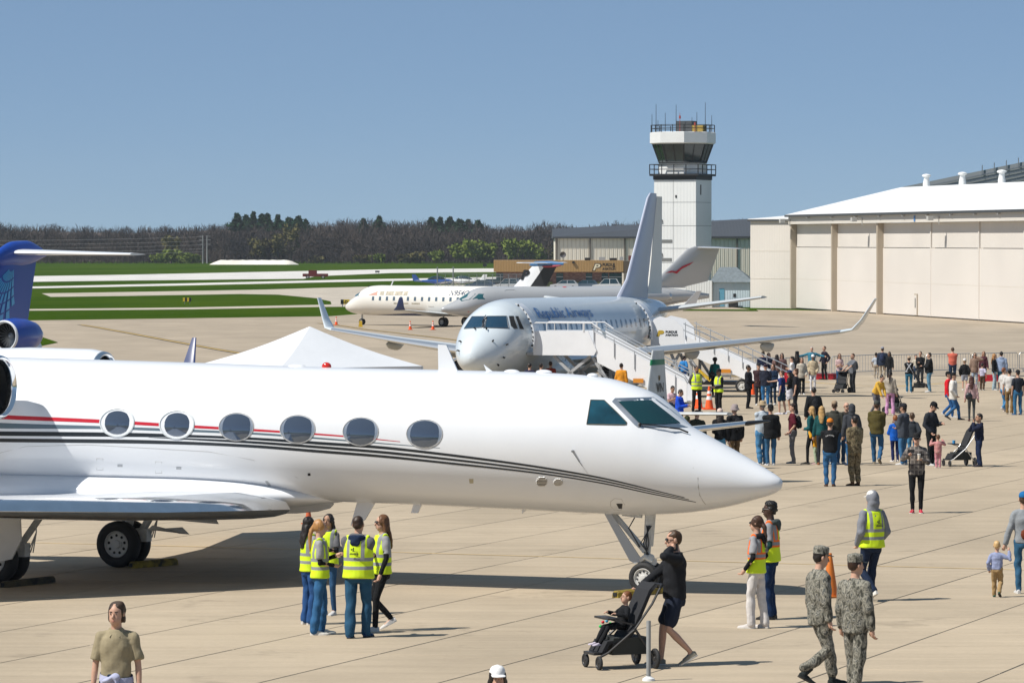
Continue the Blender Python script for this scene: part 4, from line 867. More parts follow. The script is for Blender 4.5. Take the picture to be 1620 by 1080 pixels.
for z in (TZ + 1.15, TZ + 1.72):
    for a, b in (((-q, -q), (q, -q)), ((q, -q), (q, q)), ((q, q), (-q, q)), ((-q, q), (-q, -q))): rl.bar((*a, z), (*b, z), .09)
rl.obj('balcony_railing', m_bk, tw, 0)
def octa(r, z, ph=0.0): return [Vector((r * math.cos(2 * math.pi * k / 8 + ph + math.pi / 8), r * math.sin(2 * math.pi * k / 8 + ph + math.pi / 8), z)) for k in range(8)]
mb = MB(); mb.loft([octa(2.85, TZ + .6), octa(2.85, TZ + 1.95)], True); mb.obj('cab_base', M('cab_white', (.72, .73, .73), .5, var=(.6, .05)), tw, 0)
b0, b1 = octa(2.82, TZ + 1.95), octa(3.62, TZ + 4.15)
m_cabg = M('cab_glass', (.018, .030, .028), .08, spec=.5, coat=.1)
for k in range(8):
    a, b, c, d = b0[k], b0[(k + 1) % 8], b1[(k + 1) % 8], b1[k]
    for u0, u1_ in ((0.03, .485), (.515, .97)):
        mb = MB(); mb.add([a.lerp(b, u0), a.lerp(b, u1_), d.lerp(c, u1_), d.lerp(c, u0)], [(0, 1, 2, 3)]); mb.obj('cab_pane', m_cabg, tw, 0)
fr = MB()
for k in range(8):
    a, b, c, d = b0[k], b0[(k + 1) % 8], b1[(k + 1) % 8], b1[k]
    fr.bar(a, d, .16); fr.bar(a.lerp(b, .5), d.lerp(c, .5), .09); fr.bar(a, b, .12); fr.bar(d, c, .12)
fr.obj('cab_mullions', m_bk, tw, 0)
mb = MB(); mb.loft([octa(3.3, TZ + 2.0), octa(3.0, TZ + 2.02)], True); mb.loft([octa(2.4, TZ + 1.96), octa(2.4, TZ + 2.9)], True); mb.obj('console', m_greyp, tw, 0)
mb = MB(); mb.loft([octa(3.62, TZ + 4.15), octa(3.95, TZ + 4.3), octa(3.95, TZ + 5.55), octa(3.7, TZ + 5.62)], True); mb.obj('cab_roof', M('cab_white', (0, 0, 0)), tw, 0)
rl = MB(); q8 = octa(3.8, TZ + 5.6)
for k in range(8):
    a, b = q8[k], q8[(k + 1) % 8]; up = Vector((0, 0, .85))
    rl.bar(a, a + up, .09); rl.bar(a.lerp(b, .5), a.lerp(b, .5) + up, .07)
    for h in (.45, .85): rl.bar(a + Vector((0, 0, h)), b + Vector((0, 0, h)), .07)
rl.obj('roof_railing', m_bk, tw, 0)
mb = MB(); mb.span((-.6, -.6, TZ + 5.6), (1.4, 1.0, TZ + 6.95)); mb.obj('roof_cabinet', M('cabinet_dark', (.06, .065, .07), .5), tw, 0)
mb = MB(); mb.span((1.7, -1.6, TZ + 5.6), (3.2, -.6, TZ + 6.4)); mb.obj('yellow_box', M('cabinet_yellow', (.34, .24, .05), .6), tw, 0)
for x, y, h, c in ((-3.5, -1.2, 2.8, 0), (-2.6, -2.2, 4.3, 0), (-3.0, -.5, 1.9, 0), (-1.2, -2.8, 2.9, 0), (-.3, -1.5, 4.2, 0), (.7, -2.9, 2.9, 1), (1.9, -2.0, 2.2, 0), (2.6, -2.2, 3.0, 0), (3.3, -1.2, 4.5, 0), (3.5, .5, 2.6, 0), (2.5, -2.6, 1.5, 1)):
    mb = MB(); mb.tube([(x, y, TZ + 5.55), (x, y, TZ + 5.6 + h * .78)], [.045, .025], 5)
    if c: mb.box((x, y, TZ + 5.6 + h * .6), (.18, .18, .35))
    mb.obj('antenna', m_bk if not c else M('antenna_red', (.35, .05, .04), .6), tw, 0)
# ------------------------------------------------------------------ grey roofed shed beside the tower
sd0 = AT(1128, 492)
sd = thing('shed', 'pale blue shed with grey hipped roof at the foot of the tower', 'shed', (sd0.x, sd0.y, ZG), R(-8))
mb = MB(); mb.span((0, 0, 0), (4.3, 4.5, 3.0)); mb.obj('wall', wrib('shed_blue', (.50, .60, .66), .3, .55, 0, .4), sd, 0)
mb = MB(); mb.add([(-.4, -.4, 2.95), (4.8, -.4, 2.95), (4.8, 4.9, 2.95), (-.4, 4.9, 2.95), (.6, 2.2, 4.7), (2.6, 2.2, 4.7)], [(0, 1, 5, 4), (1, 2, 5), (2, 3, 4, 5), (3, 0, 4), (3, 2, 1, 0)]); mb.obj('roof', M('shingle_grey', (.14, .17, .19), .85, var=(3, .2)), sd, 0)
mb = MB(); mb.span((.75, -.05, .1), (1.35, .02, 2.2)); mb.obj('door', M('door_blue', (.10, .30, .42), .5), sd, 0)
mb = MB(); mb.span((2.4, -.05, 1.2), (2.7, .02, 1.6)); mb.obj('window', m_dark, sd, 0)
mb = MB(); mb.span((-3.2, -.6, 0), (-.05, 3.5, 3.1)); mb.obj('side_wall', wrib('shed_white', (.70, .72, .71), .3, .55, 0, .4), sd, 0)
mb = MB(); mb.span((1.9, -.9, 0), (3.0, -.3, .9)); mb.obj('utility_box', m_dark, sd, 0)
# ------------------------------------------------------------------ ribbed storage hangar behind
gh0 = AT(878, 760)
gh = thing('storage_hangar', 'long ribbed beige metal building with dark grey roof behind the tower', 'hangar', (gh0.x, gh0.y, ZG))
GW = (1200 - 878) / FPX * 760
def ribwall(x0, x1, y0, z0, z1, nm, mt, root, step=.55):
    mb = MB(); mb.span((x0, y0, z0), (x1, y0 + .3, z1)); w_ = mb.obj(nm, mt, root, 0)
    return w_
m_ghw = wrib('storage_beige', (.80, .74, .63), .75, .6, 0, 1.0)
mb = MB(); mb.span((0, 0, 0), (GW, 24, 8.2)); mb.obj('wall', m_ghw, gh, 0)
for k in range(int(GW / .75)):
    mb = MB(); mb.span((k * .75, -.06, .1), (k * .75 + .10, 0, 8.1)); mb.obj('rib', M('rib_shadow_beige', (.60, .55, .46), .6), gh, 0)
mb = MB(); mb.add([(-.4, -.6, 8.2), (GW + .3, -.6, 8.2), (GW + .3, 12, 11.9), (-.4, 12, 10.0), (-.4, -.6, 8.5), (GW + .3, -.6, 8.6), (GW + .3, 24.5, 8.2), (-.4, 24.5, 8.2)], [(0, 1, 5, 4), (4, 5, 2, 3), (3, 2, 6, 7), (0, 4, 3, 7), (1, 6, 2, 5)]); mb.obj('roof', wrib('charcoal_roof', (.055, .06, .068), .6, .5, 0, .3), gh, 0)
for px in (881, 933.5, 988.5, 1166):
    xx = (px - 878) / FPX * 760; mb = MB(); mb.span((xx - .12, -.28, 0), (xx + .12, -.07, 8.2)); mb.obj('downpipe', M('pipe_brown', (.10, .085, .07), .6), gh, 0)
# ------------------------------------------------------------------ brick aviation office
OD = 700.0; ok_ = OD / FPX
def ox(px): return (px - 781) * ok_
def oz(py): return CZ - ZG + (HOR - py) * ok_
ob0 = AT(781, OD); OBW = ox(986)
ob = thing('aviation_office', 'low brick office with a tan fascia carrying black lettering', 'building', (ob0.x, ob0.y, ZG))
m_fas = wrib('tan_fascia', (.36, .22, .085), .45, .6, 0, .3)
mb = MB(); mb.span((0, -.2, oz(430)), (OBW, 14, oz(412))); mb.obj('fascia', m_fas, ob, 0)
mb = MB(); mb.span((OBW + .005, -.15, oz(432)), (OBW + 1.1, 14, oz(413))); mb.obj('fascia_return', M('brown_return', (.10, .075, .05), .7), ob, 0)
m_brk = ramp_mat('dark_brick', [(.3, (.11, .055, .045)), (.5, (.20, .11, .09)), (.7, (.30, .20, .17))], 1.6, 6, .9, (1, 1, 3), False)
mb = MB(); mb.span((.4, .6, 0), (OBW - .3, 13.5, oz(430))); mb.obj('wall', m_brk, ob, 0)
for a, b in ((785, 796), (880, 891), (927, 937), (952, 962), (964, 984)):
    mb = MB(); mb.span((ox(a), .52, .1), (ox(b), .62, oz(432))); w_ = mb.obj('window', M('office_glass', (.02, .06, .07), .1, coat=.4), ob, 0)
    mb = MB(); mb.span((ox(a), .50, oz(438) - .06), (ox(b), .53, oz(438) + .06)); mb.obj('window_bar', m_greyp, w_, 0)
for a in (860, 905, 945): mb = MB(); mb.box((ox(a), .2, .45), (3.0, .6, .9)); mb.obj('hedge', M('hedge_olive', (.05, .065, .02), .95, var=(4, .4)), ob, 0)
LX = ox(937)
text_on('sign_letter_outline', 'P', m_black, ob, lambda u, v: Vector((LX + u * 1.45, -.215, oz(427.5) + v)), 1.55, .11, .25)
text_on('sign_letter', 'P', M('sign_cream', (.78, .70, .50), .5), ob, lambda u, v: Vector((LX + .06 + u * 1.4, -.235, oz(427) + v)), 1.42, .035, .25)
text_on('sign_text', 'PURDUE', m_black, ob, lambda u, v: Vector((ox(953) + u * .8, -.215, oz(421) + v)), .70, .022)
text_on('sign_text', 'AVIATION', m_black, ob, lambda u, v: Vector((ox(953) + u * .76, -.215, oz(427.3) + v)), .62, .022)
text_on('sign_arrow', '+', m_black, ob, lambda u, v: Vector((ox(969) + u, -.215, oz(424.5) + v)), .8, .03)
for px, w_, h_, mt in ((891, .0, .9, m_dark), (930, .9, .45, m_bk), (953, 1.0, .55, m_greyp), (971, 1.2, .4, m_dark), (984, .6, .6, m_greyp), (998, .6, .8, M('brick_red', (.2, .05, .04), .7))):
    xx = ox(px); mb = MB(); z0 = oz(412)
    if w_: mb.span((xx - w_ / 2, 3, z0 - .05), (xx + w_ / 2, 4, z0 + h_)); mb.obj('roof_unit', mt, ob, 0)
    else: mb.lathe([(0, .02), (-.12, .35), (-.2, .52)], (xx, 3, z0 + .95), 'y', 14); mb.bar((xx, 3, z0 - .1), (xx, 3, z0 + .9), .1); mb.obj('satellite_dish', M('dish_dark', (.09, .09, .10), .6), ob)
for px in (848, 907): mb = MB(); mb.box((ox(px), -.35, oz(415)), (.4, .3, .35)); mb.obj('floodlight', m_dark, ob, 0)
# ------------------------------------------------------------------ car park and chain link fence
def car(px, d, yaw, col, label, h=1.45):
    p = AT(px, d); r = thing('parked_car', label, 'car', (p.x, p.y, GZ(d)), yaw, 'cars parked by the aviation office')
    mt = M('car_' + '_'.join('%02d' % int(c * 99) for c in col), col, .25, coat=.8)
    mb = MB(); W_ = .88
    prof = [(2.25, .35), (2.3, .62), (2.1, .80), (1.1, .95), (-2.1, 1.0), (-2.25, .85), (-2.28, .4), (-2.0, .3), (2.0, .3)]
    mb.loft([[Vector((x, y, z)) for x, z in prof] for y in (-W_, W_)], True); b = mb.obj('body', mt, r, 40)
    mc = MB(); lo, hi = [(1.15, .93), (-2.0, .96)], [(.35, h), (-1.55, h)]
    mc.add([(1.15, -.82, .93), (-2.0, -.82, .96), (-1.55, -.64, h), (.35, -.64, h), (1.15, .82, .93), (-2.0, .82, .96), (-1.55, .64, h), (.35, .64, h)], [(0, 1, 2, 3), (5, 4, 7, 6), (0, 3, 7, 4), (1, 5, 6, 2), (3, 2, 6, 7), (0, 4, 5, 1)]); mc.obj('window_glass', m_glassd, r, 0)
    mr = MB(); mr.span((-1.5, -.63, h), (.3, .63, h + .04)); mr.obj('roof', mt, r, 0)
    pl = MB()
    for sg in (-1, 1):
        for a_, b_3 in (((1.15, .93), (.35, h)), ((-.5, .95), (-.5, h)), ((-2.0, .96), (-1.55, h))): pl.bar((a_[0], sg * .83, a_[1]), (b_3[0], sg * .655, b_3[1]), .07)
    pl.obj('pillar', mt, r, 0)
    for x in (-1.4, 1.4):
        for y in (-.8, .8): wheel(r, (x, y, .32), .32, .2, .6, 5)
    for sg in (-1, 1): ml = MB(); ml.box((2.2, sg * .62, .68), (.12, .34, .14)); ml.obj('headlight', M('lamp_glass', (.7, .72, .74), .1, coat=.6), r, 0)
    return r
for px, d, yaw, col, lb in ((760, 672, R(160), (.02, .05, .09), 'dark blue car parked next to the white propeller plane'), (781, 684, R(20), (.02, .03, .04), 'black car parked between a blue and a silver car'), (803, 664, R(165), (.5, .52, .54), 'silver estate car parked behind the chain fence'), (823, 672, R(15), (.04, .09, .13), 'teal car parked beside the silver estate car'),
                       (838, 680, R(170), (.03, .05, .08), 'navy car parked close to the white tail fin'), (893, 668, R(175), (.45, .47, .5), 'pale grey car parked before the brick wall'), (925, 670, R(175), (.08, .12, .17), 'slate blue car parked before the brick wall'), (960, 662, R(175), (.62, .63, .64), 'white van-like car parked nearest the office entrance')):
    car(px, d, yaw, col, lb, 1.75 if 'estate' in lb or 'van' in lb else 1.45)
fn = thing('chain_link_fence', 'tall grey chain link fence round the car park', 'fence', AT(692, 655)); fw = (842 - 692) / FPX * 655
for k in range(13):
    mb = MB(); x = fw * k / 12; hgt = 3.7 if k in (0, 2) else 2.6; mb.tube([(x, 0, 0), (x, 0, hgt)], .10 if k in (0, 2) else .05, 6); mb.obj('post', M('fence_grey', (.16, .18, .19), .5), fn)
for z in (.15, 1.4, 2.55): mb = MB(); mb.tube([(0, 0, z), (fw, 0, z)], .035, 5); mb.obj('rail', M('fence_grey', (0, 0, 0)), fn)
for k in range(60): pass
ms = MB()
for k in range(90):
    x = fw * k / 90; ms.bar((x, 0, .1), (x + 2.4 if x + 2.4 < fw else fw, 0, 2.5 if x + 2.4 < fw else .1 + (fw - x)), .014); ms.bar((x, .01, 2.5), (x + 2.4 if x + 2.4 < fw else fw, .01, .1 if x + 2.4 < fw else 2.5 - (fw - x)), .014)
o_ = ms.obj('chain_mesh', M('fence_grey', (0, 0, 0)), fn, 0); o_['kind'] = 'stuff'
# ------------------------------------------------------------------ airfield signs and far things
def marker(px, py, label, w, h, cols, name='airfield_sign', txt=None):
    r = thing(name, label, 'sign', P(px, py)); p = P(px, py); k = p.y / FPX; mb = MB(); n = len(cols)
    for i, c in enumerate(cols):
        mb = MB(); mb.span((-w * k / 2 + w * k * i / n, -.12, .25), (-w * k / 2 + w * k * (i + 1) / n, .12, .25 + h * k)); mb.obj('panel', c, r, 0)
    mb = MB()
    for s_ in (-.3, .3): mb.bar((s_ * w * k, 0, -.05), (s_ * w * k, 0, .3), .08)
    mb.obj('leg', m_greyp, r)
    if txt: text_on('sign_text', txt[0], txt[1], r, lambda u, v: Vector((-w * k / 2 + .1 + u, -.125, .25 + h * k * .18 + v)), h * k * .85, .02)
    return r
m_sy = M('sign_yellow', (.65, .45, .03), .5)
marker(296, 480, 'yellow and black barrel-like runway marker in the grass', 13, 6, [m_sy, m_black, m_sy, m_black], 'runway_marker')
marker(546, 484.5, 'yellow airfield sign with black code at the white nose', 14, 7.5, [m_black, m_sy, m_sy], txt=('4-D', m_black))
marker(586, 458.5, 'plain black airfield sign board above the dirty white jet', 8, 4, [m_black]); marker(597, 432.5, 'dark sign board on the far runway edge', 7, 2.6, [m_black]); marker(767, 423, 'small dark sign by the office corner', 6, 4.5, [m_black])
rt = thing('pickup_truck', 'dark red pickup truck driving on the far taxiway', 'truck', P(499, 440.5), R(180)); mb = MB(); mb.span((-2.6, -.9, .4), (2.6, .9, 1.0)); mb.obj('body', M('truck_red', (.16, .02, .02), .4), rt, 0); mb = MB(); mb.span((-.3, -.8, 1.0), (1.4, .8, 1.7)); mb.obj('cabin', M('truck_red', (0, 0, 0)), rt, 0)
for x in (-1.6, 1.6):
    for y in (-.8, .8): wheel(rt, (x, y, .4), .4, .25, .6, 0)
# pale heap of covered material at the wood's edge
hp0 = P(402, 418.5); k = hp0.y / FPX; hp = thing('covered_heap', 'long pale sheeted heap at the edge of the wood', 'heap', hp0)
mb = MB(); L = 71 * k; rings = []
for i in range(25):
    t = -1 + 2 * i / 24; hh = 7.2 * k * min(1, (1 - abs(t)) * 4.5 + .02) * (1 + .05 * math.sin(i * 2.3)); w2 = 5 * min(1, (1 - abs(t)) * 4 + .1)
    rings.append([Vector((t * L, -w2, 0)), Vector((t * L, -w2 * .6, hh * .85)), Vector((t * L, 0, hh)), Vector((t * L, w2 * .6, hh * .85)), Vector((t * L, w2, 0))])
mb.loft(rings, True); mb.obj('cover', M('pale_sheeting', (.74, .70, .62), .7, var=(.12, .12)), hp, 50)
# power line
pw = M('pole_grey', (.30, .30, .30), .6)
poles = []
for px, py in ((321, 417), (327.5, 417)):
    p = P(px, py); r = thing('power_pole', 'thin grey lattice power pole in front of the wood', 'pole', p, 0, 'power poles at the wood edge'); mb = MB(); mb.tube([(0, 0, 0), (0, 0, 9.5)], [.25, .15], 6); mb.obj('mast', pw, r); mb = MB()
    for z in (6.5, 8.0, 9.2): mb.bar((-1.2, 0, z), (1.2, 0, z), .15)
    mb.obj('cross_arm', pw, r); poles.append(p)
for k in range(5):
    z = [9.0, 7.6, 6.3, 5.0, 4.0][k]; p = poles[0] + Vector((0, 0, z)); q2 = p + Vector((-110, -60, -1.0)); pts = [p.lerp(q2, t) - Vector((0, 0, 4 * t * (1 - t) * .7)) for t in np.linspace(0, 1, 14)]
    mb = MB(); mb.tube(pts, .022, 4); o_ = mb.obj('power_cable', M('cable_light', (.55, .55, .55), .5), None); tag(o_, 'thin pale overhead cable strung to the power poles', 'cable', 'overhead cables')
# ================================================================== wood beyond the airfield
rng = np.random.default_rng(3)
m_bark = M('bark_grey_brown', (.085, .070, .060), .95)
def leafcloud(mb, c, r, n, size, up=.5, asp=4.0):
    "slivers (twigs or leaf sprays) spread through an ellipsoid"
    c = np.array(c); r = np.array(r)
    d = rng.normal(size=(n, 3)); d /= np.linalg.norm(d, axis=1)[:, None]; rad = rng.random(n) ** (1 / 2.2)
    p = c + d * rad[:, None] * r
    a = d + rng.normal(size=(n, 3)) * .6; a[:, 2] += up; a /= np.linalg.norm(a, axis=1)[:, None]
    b = np.cross(a, rng.normal(size=(n, 3))); b /= np.linalg.norm(b, axis=1)[:, None]
    s = size * (.6 + .8 * rng.random(n))[:, None]
    for i in range(n):
        q = p[i]; l = a[i] * s[i] * asp / 2; w = b[i] * s[i] / 2
        mb.add([q - l - w, q - l + w, q + l + w * .4, q + l - w * .4], [(0, 1, 2, 3)])
def twig_mat(name, c0, c1):
    m = M(name, c0, .95, spec=.1); n = m.node_tree.nodes; l = m.node_tree.links; b = n['Principled BSDF']
    t = n.new('ShaderNodeTexNoise'); t.inputs['Scale'].default_value = .05; t.inputs['Detail'].default_value = 4
    g = n.new('ShaderNodeNewGeometry'); l.new(g.outputs['Position'], t.inputs[0]); cr = n.new('ShaderNodeValToRGB'); e = cr.color_ramp.elements
    e[0].position = .35; e[0].color = (*c0, 1); e[1].position = .65; e[1].color = (*c1, 1); l.new(t.outputs[0], cr.inputs[0]); l.new(cr.outputs[0], b.inputs['Base Color']); return m
m_twig = twig_mat('bare_twigs', (.026, .027, .031), (.088, .070, .060))
m_needle = twig_mat('pine_needles', (.016, .045, .022), (.03, .07, .03)); m_bud = twig_mat('budding_leaves', (.12, .16, .03), (.20, .25, .05)); m_olive = twig_mat('olive_buds', (.12, .11, .045), (.17, .155, .06))
# rising wooded ground behind
def top_row(px):     # skyline row in the photograph
    return float(np.interp(px, [-100, 0, 100, 200, 300, 345, 480, 560, 640, 760, 800, 870, 920, 960, 1040, 1130, 1200, 1700], [352, 355, 356, 358, 356, 352, 351, 345, 349, 350, 357, 351, 358, 352, 349, 349, 351, 352]))
hb = MB(); rows = []
for d in (1560, 1640, 1800, 2100):
    r = []
    for px in range(-400, 2100, 50):
        p = (px - 810) / FPX * d; z = CZ + (HOR - (top_row(px) + 11)) / FPX * d if d > 1600 else GZ(d) - .5
        r.append(Vector((p, d, z if d < 1700 else z - .3)))
    rows.append(r)
hb.loft(rows, False, 0, closed=False); o_ = hb.obj('wooded_hill', m_twig, None, 60); o_['kind'] = 'structure'
trees = []
for k in range(14):
    mb = MB(); h = 1.0
    mb.tube([(0, 0, -.05), (rng.normal() * .01, 0, .3), (rng.normal() * .02, 0, .62)], [.016, .012, .005], 4, cap=False)
    for j in range(7):
        z0 = .2 + .06 * j; a = rng.random() * 6.28; L = .16 + rng.random() * .18; mb.tube([(0, 0, z0), (math.cos(a) * L, math.sin(a) * L, z0 + L * (1.0 + rng.random() * .6))], [.008, .002], 3, cap=False)
    leafcloud(mb, (0, 0, .64), (.26 + .08 * rng.random(), .26, .33), 150, .016, .8, 7)
    leafcloud(mb, (0, 0, .50), (.32, .32, .28), 70, .016, .6, 7)
    trees.append((np.array(mb.v), mb.f))
V, F = [], []; nv = 0
cnt = 0
for row, (d, base_dz, n) in enumerate(((1440, 0, 210), (1475, 0, 200), (1520, .5, 190), (1600, None, 200), (1680, None, 200), (1760, None, 200))):
    for i in range(n):
        px = -60 + (1760) * (i + rng.random()) / n; x = (px - 810) / FPX * d; yy = d + rng.normal() * 12
        zt = CZ + (HOR - (top_row(px) + rng.normal() * 3.0 + (20 if row == 0 else 10 if row == 1 else 6 if row == 2 else 1))) / FPX * d
        zb = GZ(d) if base_dz is not None else zt - 12 - rng.random() * 4
        h = max(6, zt - zb) * (.85 + .25 * rng.random() if row < 3 else 1)
        v, f = trees[rng.integers(14)]; a = rng.random() * 6.28; c, s = math.cos(a), math.sin(a)
        w = v.copy(); w[:, 0], w[:, 1] = v[:, 0] * c - v[:, 1] * s, v[:, 0] * s + v[:, 1] * c
        w = w * np.array([h * .9 + 1, h * .9 + 1, h]) + np.array([x, yy, zb]); V.append(w); F += [tuple(k + nv for k in g) for g in f]; nv += len(w); cnt += 1
for i in range(330):
    px = -60 + 1760 * (i + rng.random()) / 330; d = 1428 + rng.random() * 14; v, f = trees[rng.integers(14)]; hh = 4.0 + 3.5 * rng.random()
    w = (v - np.array([0, 0, .28])) * np.array([7.5, 7.5, hh * 1.35]) + np.array([(px - 810) / FPX * d, d, GZ(d)]); V.append(w); F += [tuple(k + nv for k in g) for g in f]; nv += len(w)
me = bpy.data.meshes.new('far_wood'); me.from_pydata(np.concatenate(V).tolist(), [], F); me.materials.append(m_twig)
fw_ = bpy.data.objects.new('far_wood', me); COL.objects.link(fw_); tag(fw_, 'leafless brown wood stretching along the horizon beyond the runways', 'wood', None, 'stuff')
def tree(px, top, d, kind, label, wpx, group, base=None):
    zt = CZ + (HOR - top) / FPX * d; zb = GZ(d) if base is None else CZ + (HOR - base) / FPX * d
    r = thing({'p': 'evergreen_tree', 'b': 'budding_tree', 'o': 'budding_tree'}[kind], label, 'tree', ((px - 810) / FPX * d, d, zb), rng.random() * 6.28, group); h = zt - zb; w = wpx / 2 * d / FPX
    mb = MB(); mb.tube([(0, 0, -.3), (0, 0, h * .55), (0, 0, h * .92)], [.03 * h, .018 * h, .004 * h], 6); mb.obj('trunk', m_bark, r)
    mc = MB()
    if kind == 'p':
        for j in range(11):
            z = h * (.28 + .70 * j / 10); rr = w * (1.05 - .85 * j / 10) * (.6 + .8 * rng.random())
            for q in range(5):
                a = rng.random() * 6.28; leafcloud(mc, (math.cos(a) * rr * .55, math.sin(a) * rr * .55, z), (rr * .6, rr * .6, h * .06), 22, .5, .1, 2.4)
    else:
        for j in range(26):
            a = rng.random() * 6.28; rr = w * rng.random() ** .5 * .72; z = h * (.30 + .55 * rng.random()); leafcloud(mc, (math.cos(a) * rr, math.sin(a) * rr, z), (w * .36, w * .36, h * .16), 30, .55, .2, 1.8)
    mc.obj('crown', {'p': m_needle, 'b': m_bud, 'o': m_olive}[kind], r, 0)
for px, t, w in ((375, 341, 15), (389, 340, 13), (401, 338, 13), (415, 341, 14), (423, 340, 12), (440, 343, 12), (457, 343, 15), (472, 346, 14), (484, 349, 12)): tree(px, t + rng.normal() * 2.0, 1590 + rng.normal() * 15, 'p', 'dark green evergreen standing above the bare wood', w * (1.6 + .9 * rng.random()), 'evergreens topping the skyline', 372)
for px, t, w in ((683, 346, 12), (697, 347, 12), (712, 348, 13), (727, 348, 14), (741, 348, 13), (756, 349, 12), (575, 348, 12), (600, 347, 12)): tree(px, t + rng.normal() * 2.0, 1600 + rng.normal() * 15, 'p', 'dark evergreen in the second stand of the far wood', w * (1.5 + .9 * rng.random()), 'evergreens along the middle skyline', 372)
for px, t, w in ((272, 395, 26), (303, 400, 22), (250, 402, 20), (285, 405, 18), (725, 384, 26), (748, 378, 28), (772, 384, 24), (803, 377, 26), (826, 376, 28), (846, 382, 22), (600, 402, 16), (585, 404, 14), (690, 396, 20), (855, 392, 18)): tree(px, t, 1420 + (rng.random() - .5) * 30, 'b', 'fresh green budding tree at the foot of the wood', w * 1.35, 'budding trees before the wood')
for px, t, w in ((270, 372, 26), (410, 374, 30), (440, 368, 30), (460, 352, 26), (660, 398, 26), (640, 402, 22), (570, 404, 20), (500, 405, 20), (875, 388, 20), (760, 396, 24)): tree(px, t, 1430, 'o', 'olive tinted tree coming into leaf in the wood', w * 1.2, 'olive trees in the wood')

# ------------------------------------------------------------------ the air itself
hz_ = MB(); hz_.span((-900, -40, -6), (900, 2300, 46)); hzo = hz_.obj('haze', [], None, 0); hzo['kind'] = 'stuff'
hm = bpy.data.materials.new('thin_haze'); hm.use_nodes = True; n_ = hm.node_tree.nodes; n_.clear(); ou = n_.new('ShaderNodeOutputMaterial'); pv = n_.new('ShaderNodeVolumePrincipled')
pv.inputs['Density'].default_value = .00006; pv.inputs['Color'].default_value = (.80, .88, .97, 1); hm.node_tree.links.new(pv.outputs[0], ou.inputs['Volume']); hzo.data.materials.append(hm)

# ================================================================== things on the apron
# ------------------------------------------------------------------ event tent
tp0 = AT(490, 150)
te = thing('event_tent', 'white peaked canopy tent standing behind the long white jet', 'tent', tp0, R(-12))
m_tent = M('tent_white', (.66, .68, .71), .6, bump=(3, .3, .03), var=(1.0, .02))
HD = 4.15; EZ = 2.22; PZ = 3.62
cs = [Vector((HD, 0, EZ)), Vector((0, HD, EZ)), Vector((-HD, 0, EZ)), Vector((0, -HD, EZ))]
for k in range(4):
    a, b = cs[k], cs[(k + 1) % 4]; mb = MB(); rows = []
    for i in range(9):
        t = i / 8; sag = 1 - .10 * math.sin(math.pi * t); rows.append([Vector((0, 0, PZ)).lerp(a.lerp(b, j / 8), t) - Vector((0, 0, .10 * math.sin(math.pi * t) * (1 - .4 * math.sin(math.pi * j / 8)) + .04 * math.sin(math.pi * j / 8) * t)) for j in range(9)])
    mb.loft(rows, False, 0, closed=False); p_ = mb.obj('roof_panel', m_tent, te, 60)
    mb = MB(); mb.add([a, b, b - Vector((0, 0, .25)), a - Vector((0, 0, .25))], [(0, 1, 2, 3)]); mb.obj('valance', m_tent, p_, 0)
    mb = MB(); mb.tube([(a.x, a.y, 0), (a.x, a.y, EZ)], .04, 8); mb.obj('leg', m_alu, te)
